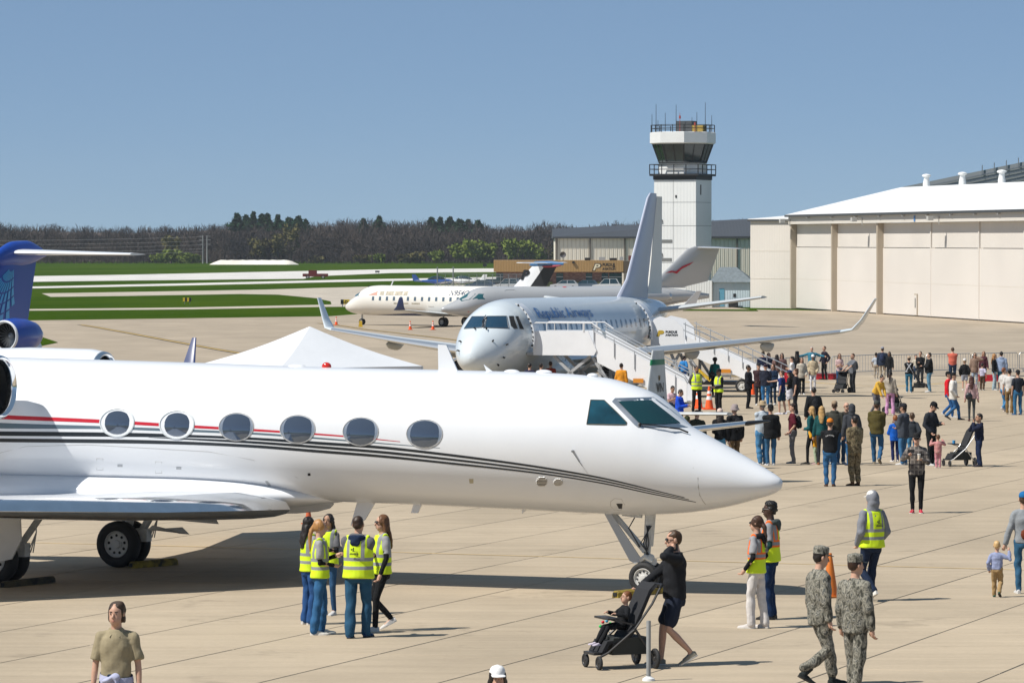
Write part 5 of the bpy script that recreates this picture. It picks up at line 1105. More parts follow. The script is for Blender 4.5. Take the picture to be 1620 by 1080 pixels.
# ------------------------------------------------------------------ boarding stairs
EJM = MW(ej)
def stairs(xdoor, label, variant):
    "frame: x outward from the aircraft door, y aft, z up"
    w0 = EJM @ Vector((xdoor, 1.62, 0)); w0.z = GZ(w0.y)
    r = thing('boarding_stairs', label, 'stairs', w0, -PSI)
    m_p = M('stairs_white', (.82, .83, .85), .4, var=(1.5, .03)); m_r = M('stairs_rail', (.5, .52, .54), .35, metal=.5)
    fz, L1, L2 = 2.18, (2.75 if variant == 0 else 1.75), (4.35 if variant == 0 else 4.9); yw = 1.0
    mb = MB(); mb.span((-.25, -yw, fz - .12), (L1, yw, fz)); mb.obj('platform', m_greyp, r, 0)
    for sy in (-1, 1):
        if variant == 0:
            mb = MB(); mb.prism([(.05, fz - .12), (L1, fz - .12), (L1 + .12, fz + .1), (L1 - .25, fz + .92), (.05, fz + .92)], sy * yw - .02, sy * yw + .02, 'xz'); mb.obj('platform_panel', m_p, r, 0)
            rl = MB(); rl.tube([(.05, sy * yw, fz), (.05, sy * yw, fz + 1.22), (.15, sy * yw, fz + 1.27), (L1 - .1, sy * yw, fz + 1.27), (L1 + .3, sy * yw, fz + 1.0)], .03, 6); rl.tube([(1.0, sy * yw, fz + .9), (1.0, sy * yw, fz + 1.27)], .02, 5); rl.tube([(L1 - .45, sy * yw, fz + .9), (L1 - .45, sy * yw, fz + 1.27)], .05, 5); rl.obj('handrail', M('rail_white', (.72, .73, .74), .4), r)
        else:
            poly = [(.05, fz - .35)] + [(.05 + .0, fz + .9), (.2, fz + 1.25), (.5, fz + 1.38), (L1 - .5, fz + 1.22), (L1 - .12, fz + .85), (L1, fz - .35)]
            mb = MB(); mb.prism(poly, sy * yw - .02, sy * yw + .02, 'xz'); pn = mb.obj('platform_panel', m_p, r, 0)
            if sy < 0:
                text_on('panel_letter', 'P', M('gold_letter', (.50, .34, .04), .5), pn, lambda u, v: Vector((.35 + u * 1.5, -yw - .03, fz + .46 + v)), .34, .03, .25)
                text_on('panel_text', 'PURDUE', m_black, pn, lambda u, v: Vector((.78 + u, -yw - .03, fz + .60 + v)), .15, .006); text_on('panel_text', 'AVIATION', m_black, pn, lambda u, v: Vector((.78 + u, -yw - .03, fz + .46 + v)), .13, .006)
        # flight
        a, b = (L1, fz), (L1 + L2 - .75, .18); hi = 1.0 if variant == 0 else .55
        mb = MB(); mb.prism([(a[0] - .05, a[1] + .92 if variant == 0 else a[1] + .5), (a[0] + .15, a[1] - .42), (b[0] + .05, b[1] - .10), (b[0] + .5, b[1] - .05), (b[0] + .5, b[1] + hi * .75)], sy * (yw - .05) - .02, sy * (yw - .05) + .02, 'xz'); fp = mb.obj('flight_panel', m_p, r, 0)
        rl = MB()
        for dz in (1.02, 1.16) if variant == 0 else (.75, 1.05): rl.tube([(a[0] - .1, sy * yw, a[1] + dz), (b[0] + .4, sy * yw, b[1] + dz - .05), (b[0] + .55, sy * yw, b[1] + dz - .3)], .025, 6)
        for k in range(5 if variant == 0 else 7): t = k / (4 if variant == 0 else 6); x, z = a[0] + (b[0] - a[0]) * t, a[1] + (b[1] - a[1]) * t; rl.tube([(x, sy * yw, z + .3), (x, sy * yw, z + 1.1)], .02, 5)
        rl.obj('handrail', m_r, r)
    for k in range(11):
        t = k / 10.5; mb = MB(); x, z = L1 + (L2 - .75) * t, fz - (fz - .18) * t; mb.span((x, -yw + .1, z - .20), (x + .34, yw - .1, z - .16)); mb.obj('step', m_greyp, r, 0)
    # undercarriage
    ch = MB(); ch.span((.4, -.85, .35), (L1 + L2 - 1.6, .85, .52)); ch.obj('chassis', m_black, r, 0)
    for p, q in (((.6, .5), (L1 - .2, fz - .15)), ((L1 - .2, .5), (.9, fz - .15)), ((L1 + .9, .5), (L1 - .1, fz - .2)), ((L1 + .2, .5), (L1 + .25, fz - .4))):
        for sy in (-.8, .8): mb = MB(); mb.bar((p[0], sy, p[1]), (q[0], sy, q[1]), .12); mb.obj('strut', M('strut_grey', (.42, .43, .44), .5), r)
    mb = MB(); mb.bar((L1 + .6, -.9, 1.05), (L1 + 1.2, -.9, .55), .13); mb.obj('hydraulic_ram', m_yellow, r)
    mb = MB(); mb.bar((L1 + .15, -.9, 1.45), (L1 + .6, -.9, 1.05), .08); mb.obj('ram_rod', m_alu, r)
    for x in (.9, L1 + L2 - 2.2):
        for sy in (-.8, .8): wheel(r, (x, sy, .32), .32, .22, .6, 5)
    mb = MB(); mb.span((L1 + 1.75, -yw - .035, .92), (L1 + 2.2, -yw - .0, 1.1)); mb.obj('orange_placard', M('placard_orange', (.62, .24, .02), .5), r, 0)
    if variant:
        mb = MB(); mb.span((L1 + L2 - .15, -.9, .35), (L1 + L2 + .25, .2, .95)); mb.obj('tug_box', m_red, r, 0)
        wheel(r, (L1 + L2 - .1, -1.0, .26), .26, .2, .6, 5); mb = MB(); mb.bar((L1 + L2 + .2, -.5, .7), (L1 + L2 + .7, -.5, .72), .07); mb.obj('tow_bar', m_black, r)
    return r
stairs(-4.75, 'white boarding stairs at the front door with plain platform panels', 0)
stairs(-23.7, 'white boarding stairs at the rear door with rounded lettered panel', 1)
# ------------------------------------------------------------------ crowd barriers
m_bar = M('galvanised_steel', (.42, .44, .46), .4, metal=.6)
def barrier(p, q, label):
    p, q = Vector(p), Vector(q); d = q - p; L = d.length; r = thing('crowd_barrier', label, 'barrier', (p.x, p.y, GZ(p.y)), math.atan2(d.y, d.x), 'crowd barriers across the apron')
    zt, zb = 1.08, .18; fr = MB(); fr.tube([(.02, 0, zb), (.02, 0, zt - .1), (.10, 0, zt), (L - .10, 0, zt), (L - .02, 0, zt - .1), (L - .02, 0, zb), (.02, 0, zb)], .022, 6, cap=False); fr.obj('frame', m_bar, r)
    n = 17
    for k in range(1, n): mb = MB(); x = L * k / n; mb.tube([(x, 0, zb), (x, 0, zt)], .011, 5); mb.obj('bar', m_bar, r)
    for x in (.3, L - .3): mb = MB(); mb.bar((x, -.3, .015), (x, .3, .015), .05, .03); mb.bar((x, 0, .02), (x, 0, zb), .04); mb.obj('foot', m_bar, r)
bx = [1128, 1163.5, 1165.5, 1238, 1240, 1313, 1315.5, 1391, 1393, 1463, 1465, 1536, 1538, 1610, 1612, 1690]
by = lambda x: float(np.interp(x, [1128, 1240, 1400, 1700], [599.5, 598, 592, 586]))
names = ['short end barrier by the foot of the rear stairs', 'crowd barrier behind the man in the dark suit', 'crowd barrier behind the man in the teal shirt', 'crowd barrier behind the couple with the black stroller', 'crowd barrier behind the mother with baby carrier', 'crowd barrier behind the man in the salmon shirt', 'crowd barrier behind the red table', 'crowd barrier at the far end of the row']
for k in range(8): barrier(P(bx[2 * k], by(bx[2 * k]))[:2], P(bx[2 * k + 1], by(bx[2 * k + 1]))[:2], names[k])
# ------------------------------------------------------------------ cones, chocks, post
m_cone = M('cone_orange', (.80, .10, .01), .55, var=(6, .06)); m_refl = M('reflective_white', (.75, .76, .76), .4)
def cone(px, py, h, label, bands=True, col=None, d=None):
    r = thing('traffic_cone', label, 'cone', P(px, py), random.random() * 6, 'orange traffic cones'); mt = col or m_cone
    mb = MB(); mb.loft([[Vector((sx * h * .27, sy * h * .27, z)) for sx, sy in ((-1, -1), (1, -1), (1, 1), (-1, 1))] for z in (0, h * .045)], True); mb.obj('base', mt if bands is not None else m_black, r, 0)
    rr = lambda z: h * (.185 - .145 * z / h); mb = MB(); mb.lathe([(h * .04, rr(0)), (h, rr(h)), (h, .001)], (0, 0, 0), 'z', 18); b = mb.obj('body', mt, r)
    if bands:
        for z0, z1 in ((.42, .58), (.68, .80)): mb = MB(); mb.lathe([(h * z0, rr(h * z0) + .004), (h * z1, rr(h * z1) + .004)], (0, 0, 0), 'z', 18); mb.obj('reflective_band', m_refl, b)
cone(532, 514, .78, 'banded orange cone before the white jet nose wheel'); cone(649, 521.5, .78, 'banded orange cone under the dark winglet'); cone(685, 521.5, .80, 'orange cone with black base by the main wheels', True)
cone(1122, 647.5, .95, 'taller banded cone between the two men in yellow vests'); cone(1105, 646, .95, 'banded cone at the legs of the bearded vest man'); cone(1191, 624, .62, 'plain red cone behind the man in the suit', False)
cone(488, 828, .45, 'faded orange cone beneath the belly of the long white jet', False, M('cone_faded', (.52, .10, .03), .7)); cone(1313, 944, .74, 'tall orange cone behind the two soldiers', False, M('cone_deep', (.62, .17, .02), .6))
def chock(p, q, w, label, mat):
    p, q = Vector(p), Vector(q); r = thing('wheel_chock', label, 'chock', (p.x, p.y, GZ(p.y)), math.atan2(q.y - p.y, q.x - p.x)); L = (q - p).length; mb = MB()
    prof = [(-w / 2, 0), (-w * .42, w * .55), (-w * .2, w * .72), (w * .2, w * .72), (w * .42, w * .55), (w / 2, 0)]
    mb.loft([[Vector((x, y * k, z * k)) for y, z in prof] for x, k in ((0, .8), (.03, 1), (L - .03, 1), (L, .8))], True); b = mb.obj('beam', mat, r, 30)
    mb = MB(); mb.box((0.0, 0, w * .35), (.02, w * .5, w * .4)); mb.obj('end_cap', m_dark, b)
m_ch1 = ramp_mat('worn_yellow_chock', [(.32, (.04, .035, .015)), (.48, (.22, .155, .02)), (.64, (.36, .26, .03))], 7, 5, .8, (1, 1, 1), False); m_ch2 = ramp_mat('dirty_black_chock', [(.35, (.02, .02, .016)), (.6, (.07, .06, .03))], 6, 4, .8, (1, 1, 1), False)
chock(P(207, 898.5)[:2], P(278, 893)[:2], .17, 'scuffed yellow chock under the far main wheels', m_ch1); chock(P(4, 929)[:2], P(84, 921)[:2], .15, 'blackened chock under the near main wheels', m_ch2)
chock(P(973, 945)[:2], P(1046, 938)[:2], .16, 'worn yellow chock at the nose wheel', m_ch1)
gw = thing('wheel_chock', 'small yellow chock standing at the dirty white jet nose wheel', 'chock', P(570.5, 517)); mb = MB(); mb.prism([(-.2, 0), (.2, 0), (.15, .2), (.12, .55), (-.12, .55), (-.15, .2)], -.12, .12, 'xz'); mb.obj('beam', m_yellow, gw, 0)
po = thing('stanchion_post', 'short grey steel post with white foot beside the stroller', 'post', P(1026, 1076)); mb = MB(); mb.lathe([(0, .03), (.79, .03), (.80, .027), (.802, .001)], (0, 0, 0), 'z', 14); mb.obj('pole', M('post_grey', (.26, .27, .27), .5, var=(8, .1)), po)
mb = MB(); mb.lathe([(0, .085), (.03, .08), (.05, .045), (.06, .035)], (0, 0, 0), 'z', 18); mb.obj('foot', m_refl, po)
# red folding table and red bins near the barriers
rtb = thing('folding_table', 'low table under a red cloth by the barriers', 'table', P(1562, 614)); mb = MB(); mb.span((-.45, -.3, .62), (.45, .3, .66)); mb.obj('table_top', m_red, rtb, 0); mb = MB(); mb.span((-.47, -.32, .35), (.47, -.30, .67)); mb.obj('cloth', m_red, rtb, 0)
for x in (-.4, .4):
    for y in (-.25, .25): mb = MB(); mb.bar((x, y, 0), (x, y, .64), .03); mb.obj('leg', m_greyp, rtb)
for px, py, w_, lb in ((1296, 600, .8, 'red equipment case lying behind the beige jacket person'), (1317, 600, .5, 'small red case beside the man in black by the barrier')):
    r = thing('equipment_case', lb, 'case', P(px, py)); mb = MB(); mb.span((-w_ / 2, -.25, 0), (w_ / 2, .25, .26)); mb.obj('box', m_red, r, 0); mb = MB(); mb.span((-w_ / 2 - .01, -.26, .26), (w_ / 2 + .01, .26, .31)); mb.obj('lid', M('dark_red', (.3, .01, .02), .4), r, 0); mb = MB(); mb.tube([(-.1, -.27, .15), (-.1, -.31, .2), (.1, -.31, .2), (.1, -.27, .15)], .012, 5); mb.obj('handle', m_black, r)
# ------------------------------------------------------------------ strollers (local: front towards -y)
m_fab = M('stroller_black_fabric', (.014, .015, .018), .85, bump=(40, .3)); m_tubeb = M('stroller_black_tube', (.02, .02, .022), .4)
def stroller(px, py, face, label, k=1.0, style=0, tubecol=None, tray=True, hood=True):
    r = thing('stroller', label, 'stroller', P(px, py), R(face)); r.scale = (k, k, k); mt = tubecol or m_tubeb
    for sx in (-1, 1):
        f = MB(); f.tube([(sx * .23, .42, 1.02), (sx * .25, .30, .82), (sx * .26, .05, .50), (sx * .24, -.30, .22), (sx * .22, -.42, .16)], .016, 7); f.tube([(sx * .26, .05, .52), (sx * .29, .30, .16)], .018, 7); f.obj('frame_side', mt, r)
        w1 = wheel(r, (sx * .30, .32, .13), .13, .045, .7, 5, rimmat=m_tubeb)
        for q in (-.03, .03): pass
        wheel(r, (sx * .22, -.42, .09), .09, .04, .65, 5, rimmat=m_tubeb)
    h = MB(); h.tube([(-.23, .42, 1.02), (-.18, .47, 1.05), (.18, .47, 1.05), (.23, .42, 1.02)], .02, 8); h.obj('handle', m_tubeb, r)
    s_ = MB(); s_.loft([[Vector((x * .21, y, z)) for x in (-1, 1)] + [Vector((x * .21, y + .035, z - .035)) for x in (1, -1)] for y, z in ((-.38, .22), (-.30, .36), (-.05, .38), (.06, .52), (.28, 1.0), (.36, 1.08), (.40, 1.04))], True); s_.obj('seat', m_fab, r, 20)
    b = MB(); b.loft([[Vector((x, y, z)) for x, z in ((-.22, .40), (.22, .40), (.18, .18), (-.18, .18))] for y in (-.22, .0, .26)], True); b.obj('basket', M('basket_mesh', (.03, .035, .035), .9), r, 30)
    ft = MB(); ft.box((0, -.40, .20), (.34, .14, .03)); ft.obj('footrest', m_tubeb, r)
    if hood:
        c = MB(); rows = []
        for i in range(8):
            a = -.25 + 1.35 * i / 7; rows.append([Vector((math.sin(t) * .24, .30 - .30 * math.sin(a) * abs(math.cos(t)) ** .6 - .0, .86 + .22 * math.cos(a) * abs(math.cos(t)) ** .6)) for t in np.linspace(-1.5, 1.5, 9)])
        c.loft(rows, False, 0, closed=False); c.obj('canopy', m_fab, r, 60)
    if tray: t = MB(); t.box((0, -.22, .64), (.44, .16, .025)); t.bar((-.22, -.2, .63), (-.25, .05, .56), .02); t.bar((.22, -.2, .63), (.25, .05, .56), .02); t.obj('tray', m_tubeb, r)
    return r
st1 = stroller(985, 1055, -68, 'black stroller carrying a child, pushed by the man on his phone', 1.08, hood=False)
ty = MB(); ty.ball((-.30, -.10, .47), (.03, .055, .055)); t0 = ty.obj('toy', M('toy_cyan', (.02, .45, .7), .4), st1)
for k in range(9):
    a = k * .7; mb = MB(); mb.ball((-.31 + .0 * k, -.10 + .08 * math.cos(a), .47 + .10 * math.sin(a)), .022, 8, 6); mb.obj('toy_bead', M('bead%d' % (k % 3), [(.6, .02, .03), (.03, .5, .1), (.05, .4, .6)][k % 3], .4), t0)
st2 = stroller(1519, 737, -72, 'empty black and silver stroller with blue cup on its tray', 1.0, tubecol=m_alu, hood=False); mb = MB(); mb.lathe([(.655, .04), (.74, .045), (.745, .001)], (.05, -.22, 0), 'z', 12); mb.obj('cup', M('cup_blue', (.05, .30, .6), .4), st2)
stroller(1331, 621, -25, 'black stroller held between the bearded man and the woman', 1.0); stroller(1455, 619.5, 80, 'black stroller with large wheels behind the mother with carrier', 1.05, hood=False); stroller(1416, 653, 150, 'dark stroller in front of the woman in lilac trousers', 1.0)
# ================================================================== people
JOBS = []
BLK_ = (.010, .011, .013)
SKIN = {'l': (.52, .31, .22), 't': (.40, .23, .15), 'm': (.24, .13, .08), 'd': (.06, .032, .022)}
def skinmat(k): return M('skin_' + k, SKIN[k], .55, spec=.4, var=(30, .06))
def cloth(col, nm=None): return M('cloth_' + '_'.join('%03d' % int(c * 999) for c in col), col, .88, spec=.2, var=(14, .10), bump=(16, .5, .014))
def zone_mat(name, base, zones, rough=.7):
    "cloth with sewn bands: zones are (axis, lo, hi, colour, min z, max z) in the wearer's own space"
    if name in MATS: return MATS[name]
    m = M(name, base, rough, spec=.3); n = m.node_tree.nodes; l = m.node_tree.links; b = n['Principled BSDF']
    tc = n.new('ShaderNodeTexCoord'); sx = n.new('ShaderNodeSeparateXYZ'); l.new(tc.outputs['Object'], sx.inputs[0])
    def cmpn(op, a, v):
        x = n.new('ShaderNodeMath'); x.operation = op; l.new(a, x.inputs[0]); x.inputs[1].default_value = v; return x.outputs[0]
    def mul(a, c):
        x = n.new('ShaderNodeMath'); x.operation = 'MULTIPLY'; l.new(a, x.inputs[0]); l.new(c, x.inputs[1]); return x.outputs[0]
    ab = n.new('ShaderNodeMath'); ab.operation = 'ABSOLUTE'; l.new(sx.outputs[0], ab.inputs[0])
    cur = None
    for ax, lo, hi, col, z0, z1 in zones:
        src = ab.outputs[0] if ax == 'x' else sx.outputs[2]
        f = mul(cmpn('GREATER_THAN', src, lo), cmpn('LESS_THAN', src, hi)); f = mul(f, mul(cmpn('GREATER_THAN', sx.outputs[2], z0), cmpn('LESS_THAN', sx.outputs[2], z1)))
        mx = n.new('ShaderNodeMix'); mx.data_type = 'RGBA'; l.new(f, mx.inputs[0])
        if cur is None: mx.inputs[6].default_value = (*base, 1)
        else: l.new(cur, mx.inputs[6])
        mx.inputs[7].default_value = (*col, 1); cur = mx.outputs[2]
    l.new(cur, b.inputs['Base Color']); return m
SIL = (.26, .27, .28); HV = (.62, .82, .02)
VEST_Y = zone_mat('vest_yellow', HV, [('x', .085, .135, SIL, 1.17, 1.6), ('z', 1.12, 1.17, SIL, 0, 3), ('z', .995, 1.045, SIL, 0, 3)])
ORG = (.85, .16, .02)
VEST_O = zone_mat('vest_orange', HV, [('x', .055, .165, ORG, 1.17, 1.6), ('x', .085, .135, SIL, 1.17, 1.6), ('z', 1.085, 1.195, ORG, 0, 3), ('z', 1.115, 1.165, SIL, 0, 3), ('x', .165, .5, ORG, 1.2, 1.6)])
CAMO_G = ramp_mat('camo_grey_green', [(.0, (.045, .045, .036)), (.42, (.13, .125, .10)), (.5, (.27, .255, .21)), (.57, (.075, .08, .075)), (.64, (.34, .32, .27))], 22, 4, .9, (1, 1, .55), True, .8)
CAMO_T = ramp_mat('camo_tan', [(.0, (.07, .055, .03)), (.42, (.15, .12, .065)), (.5, (.22, .17, .10)), (.58, (.09, .085, .04)), (.66, (.25, .20, .13))], 13, 4, .9, (1, 1, 1), True, .5)
PLAID = zone_mat('plaid_grey', (.085, .075, .07), [('x', .03, .06, (.19, .17, .15), 0, 3), ('x', .12, .15, (.19, .17, .15), 0, 3), ('x', .21, .24, (.19, .17, .15), 0, 3), ('z', .95, .99, (.17, .15, .135), 0, 3), ('z', 1.06, 1.10, (.035, .03, .03), 0, 3), ('z', 1.17, 1.21, (.19, .165, .15), 0, 3), ('z', 1.28, 1.32, (.035, .03, .03), 0, 3), ('z', 1.38, 1.41, (.19, .165, .15), 0, 3)])
FLORAL = ramp_mat('pink_print', [(.0, (.55, .24, .24)), (.5, (.45, .20, .20)), (.6, (.20, .16, .10)), (.68, (.60, .38, .34))], 22, 3, .9)
def job(name, mb, mats, parent, vox, smooth=3, wr=0.0, freq=30, extra=None, dec=None):
    o = mb.obj(name, mats, parent, 0)
    r = o.modifiers.new('r', 'REMESH'); r.mode = 'VOXEL'; r.voxel_size = vox
    s = o.modifiers.new('s', 'SMOOTH'); s.factor = .5; s.iterations = max(1, round(smooth * min(3, (.02 / vox) ** 1.4)))
    JOBS.append((o, wr, freq, extra)); return o
def run_jobs():
    dg = bpy.context.evaluated_depsgraph_get(); dg.update(); g = np.random.default_rng(5)
    res = [bpy.data.meshes.new_from_object(o.evaluated_get(dg)) for o, *_ in JOBS]
    for (o, wr, freq, extra), me in zip(JOBS, res):
        n = len(me.vertices); co = np.empty(n * 3, 'f'); me.vertices.foreach_get('co', co); co = co.reshape(-1, 3)
        if wr and n:
            no = np.empty(n * 3, 'f'); me.vertices.foreach_get('normal', no); no = no.reshape(-1, 3); d = np.zeros(n)
            for k in range(5):
                a = g.normal(size=3); a[2] *= 1.6; a /= np.linalg.norm(a); b = g.normal(size=3); b /= np.linalg.norm(b)
                d += np.sin(co @ a * freq * (.6 + .9 * g.random()) + g.random() * 6.3 + 1.3 * np.sin(co @ b * freq * .45 + g.random() * 6)) / 2.4
            co = co + no * (d * wr)[:, None]
        if extra and extra.v:
            f = [tuple(p.vertices) for p in me.polygons]; ns = len(co); mats = list(o.data.materials)
            m2 = bpy.data.meshes.new(o.name); m2.from_pydata(co.tolist() + [tuple(v) for v in extra.v], [], f + [tuple(i + ns for i in q) for q in extra.f])
            for m in mats: m2.materials.append(m)
            m2.polygons.foreach_set('material_index', [0] * len(f) + extra.mi); bpy.data.meshes.remove(me); me = m2
        else:
            me.vertices.foreach_set('co', co.astype('f').ravel())
        me.polygons.foreach_set('use_smooth', [True] * len(me.polygons)); old = o.data; nm = old.name; o.modifiers.clear(); o.data = me
        if not me.materials:
            for m in old.materials: me.materials.append(m)
        bpy.data.meshes.remove(old); me.update()
def ik(a, b, l1, l2, hint):
    a, b, h = Vector(a), Vector(b), Vector(hint); d = b - a; L = d.length; M_ = (l1 + l2) * .999
    if L > M_: b = a + d * (M_ / L); d = b - a; L = M_
    d = d.normalized(); x = (l1 * l1 - l2 * l2 + L * L) / (2 * L); hgt = math.sqrt(max(0, l1 * l1 - x * x)); p = (h - d * h.dot(d)).normalized(); return a + d * x + p * hgt, b
def limb(mb, pts, rad, n=10):
    mb.tube(pts, rad, n); 
    for p, r in zip(pts, rad): mb.ball(p, r if not hasattr(r, '__len__') else max(r), 10, 7)
ARM = {'down': (.25, -.02, .86), 'pocket': (.20, -.11, .93), 'belly': (.04, -.21, 1.06), 'cross': (-.09, -.20, 1.17), 'read': (.07, -.30, 1.16), 'ear': (.155, -.075, 1.525), 'push': (.15, -.45, 1.00), 'out': (.66, -.06, 1.27), 'point': (.10, -.62, 1.28), 'behind': (.05, .15, .97), 'mouth': (.05, -.19, 1.42), 'hold': (.02, -.24, 1.20), 'photo': (.16, -.33, 1.30), 'cup': (.12, -.27, 1.20), 'up': (.30, -.22, 1.45), 'hip': (.25, -.02, 1.02), 'side': (.33, -.04, .95)}
def person(loc, face, H, label, skin='l', hair=('short', (.05, .03, .02)), top=((.1, .1, .1), 'tee'), bot=((.03, .06, .12), 'straight'), shoe=(.5, .5, .5), la='down', ra='down', stride=0.0, lead=1, spread=.09, lean=0.0, hyaw=0, hpitch=0, fem=False, fat=0.0, child=False, cap=None, vest=None, acc=(), vox=.02, under=None, feet=None, zoff=0.0, group=None, name='person'):
    if not isinstance(loc, Vector): loc = P(*loc)
    r = thing(name, label, 'person', loc + Vector((0, 0, zoff)), R(face), group); k = H / 1.75; r.scale = (k, k, k)
    w = (.93 if fem else 1.05) * (1 + fat * .5); sh = (.152 if fem else .176) * (.92 if child else 1); hs = 1.0 if not child else (1.30 if H < 1.05 else 1.16); dz = -.06 if child else 0
    ang = R(lean); hipz = .93
    def T(p):
        p = Vector(p)
        if p.z > hipz - .05: q = p - Vector((0, 0, hipz)); p = Vector((q.x, q.y * math.cos(ang) - q.z * math.sin(ang), hipz + q.y * math.sin(ang) + q.z * math.cos(ang)))
        return p
    # legs
    if feet is None:
        s2 = stride / 2
        feet = {1: (spread, -s2 * lead, .0), -1: (-spread, s2 * lead, .0)}
        if stride > .25: feet[-lead] = (feet[-lead][0], feet[-lead][1], .10)
    drop = max(0, .832 - math.sqrt(.835 ** 2 - (stride / 2) ** 2)); pel = Vector((0, 0, -drop)); legs = {}
    for s in (1, -1):
        hip = Vector((s * .092 * w, 0, .915)) + pel; f = Vector(feet[s]); rmf = Matrix.Rotation(R(28) if .03 < f.z < .2 else 0, 3, 'X'); an = f + rmf @ Vector((0, .03, .085)); kn, an = ik(hip, an, .420, .415, (s * .08, -1, 0)); legs[s] = (hip, kn, an, f)
    arms = {}
    for s, tg in ((1, la), (-1, ra)):
        if isinstance(tg, str): q = ARM[tg]; tg = Vector((q[0] * s, q[1], q[2]))
        else: tg = Vector(tg)
        S = T((s * sh * (1 + fat * .2), .01, 1.390 + dz)); el, wr = ik(S, T(tg), .285, .255, (s * .55, .8, -.35) if tg.z < 1.35 else (s * .75, .15, -1)); arms[s] = (S, el, wr)
    near = vox < .018; sk = skinmat(skin)
    # ---------------- body: one continuous skin surface
    B_ = MB(); tor = [(.86, .150, .105, 0), (.95, .152, .105, 0), (1.06, .132, .092, -.005), (1.18, .145, .100, -.005), (1.30, .162, .108, 0), (1.39, .150, .095, .005), (1.45, .080, .065, .01), (1.49, .056, .056, .01)]
    def ringt(z, rx, ry, yo, n=16): return [T((rx * math.cos(a), yo + ry * math.sin(a), z)) for a in np.linspace(0, 2 * math.pi, n, endpoint=False)]
    B_.loft([[v + pel if z < .97 else v for v in ringt(z + (dz if z > 1.2 else 0), rx * w * .97, ry * w, yo)] for z, rx, ry, yo in tor], True)
    fz_ = (.9 if fem else 1.0) * (1 + fat * .25)
    for s in (1, -1):
        hip, kn, an, f = legs[s]; limb(B_, [hip, hip.lerp(kn, .5), kn, kn.lerp(an, .35), an], [.082 * fz_, .070 * fz_, .052 * fz_, .052 * fz_, .034])
        rmf = Matrix.Rotation(R(28) if .03 < f.z < .2 else 0, 3, 'X'); B_.tube([an, f + rmf @ Vector((0, -.01, .042)), f + rmf @ Vector((0, -.11, .030))], [.033, .030, .022], 8)
        S, el, wr = arms[s]; limb(B_, [T((s * .05, .012, 1.44 + dz)), S], [.045, .050 * fz_]); limb(B_, [S, S.lerp(el, .5), el, el.lerp(wr, .35), wr], [.050 * fz_, .046 * fz_, .037 * fz_, .037, .026])
        hd = (wr - el).normalized(); limb(B_, [wr, wr + hd * .045, wr + hd * .085], [.026, .034, .030], 8)
    nk = T((0, .012, 1.45 + dz)); hrot = (Matrix.Rotation(ang * .6, 3, 'X') @ Matrix.Rotation(R(hyaw), 3, 'Z') @ Matrix.Rotation(R(hpitch), 3, 'X'))
    def Hd(p): p = Vector(p); return T((0, .012, 1.49 + dz)) + hrot @ ((p - Vector((0, .012, 1.49))) * hs)
    limb(B_, [nk, Hd((0, .0, 1.56))], [.060, .056]); 
    B_.ball(Hd((0, .0, 1.655)), (.078 * hs, .098 * hs, .102 * hs), 18, 12, rot=hrot); B_.ball(Hd((0, -.032, 1.59)), (.066 * hs, .072 * hs, .080 * hs), 14, 10, rot=hrot); B_.ball(Hd((0, -.052, 1.545)), (.036 * hs, .038 * hs, .03 * hs), 10, 8, rot=hrot)
    X = MB()
    for s in (1, -1):
        S, el, wr = arms[s]; hd = (wr - el).normalized(); sd = hd.cross(Vector((0, 1, .01))).normalized() if abs(hd.y) < .8 else hd.cross(Vector((0, 0, 1))).normalized(); up = sd.cross(hd); cl = -up if up.y > 0 else up
        sd2 = sd
        for i, (o_, L) in enumerate(((-.024, .070), (-.008, .080), (.008, .076), (.023, .060))):
            p0 = wr + hd * .075 + sd2 * o_; p1 = p0 + hd * L * .45 + cl * .008; p2 = p1 + hd * L * .30 + cl * .022; p3 = p2 + hd * L * .1 + cl * .026; X.tube([p0, p1, p2, p3], [.0095, .009, .008, .006], 5)
        th = sd2 * (-1 if (sd2.x * s) > 0 else 1); p0 = wr + hd * .03 + th * .022; X.tube([p0, p0 + hd * .03 + th * .022, p0 + hd * .062 + th * .026 + cl * .012], [.012, .0105, .008], 5)
        X.ball(Hd((s * .080, .008, 1.635)), (.012 * hs, .022 * hs, .032 * hs), 8, 6, rot=hrot)
        X.ball(Hd((s * .032, -.088, 1.648)), (.012 * hs, .007 * hs, .0045 * hs), 8, 6, 1, rot=hrot); X.ball(Hd((s * .032, -.093, 1.648)), (.007 * hs, .005 * hs, .005 * hs), 6, 5, 2, rot=hrot)
        X.tube([Hd((s * .015, -.096, 1.668)), Hd((s * .05, -.086, 1.668))], [.005 * hs, .004 * hs], 5, 2)
    X.tube([Hd((0, -.094, 1.652)), Hd((0, -.112, 1.622)), Hd((0, -.117, 1.608)), Hd((0, -.098, 1.598))], [.008 * hs, .012 * hs, .015 * hs, .010 * hs], 6)
    X.tube([Hd((-.024, -.088, 1.572)), Hd((0, -.101, 1.570)), Hd((.024, -.088, 1.572))], [.004 * hs, .008 * hs, .004 * hs], 5, 3)
    job('body', B_, [sk, M('eye_white', (.34, .32, .30), .4), M('brow_dark', (.02, .015, .012), .6), M('lip_' + skin, tuple(c * f for c, f in zip(SKIN[skin], (.8, .55, .6))), .5)], r, vox * .85, 3, 0, 0, X)
    # ---------------- top
    tcol, tkind = top[0], top[1]; tm = tcol if not isinstance(tcol, tuple) else cloth(tcol); infl = {'tee': .012, 'polo': .014, 'shirt': .02, 'hoodie': .034, 'coat': .042, 'tight': .008, 'camo': .028, 'sweat': .026}[tkind]
    hem = {'tee': .86, 'polo': .86, 'shirt': .85, 'hoodie': .86, 'coat': .78, 'tight': .90, 'camo': .80, 'sweat': .88}[tkind]
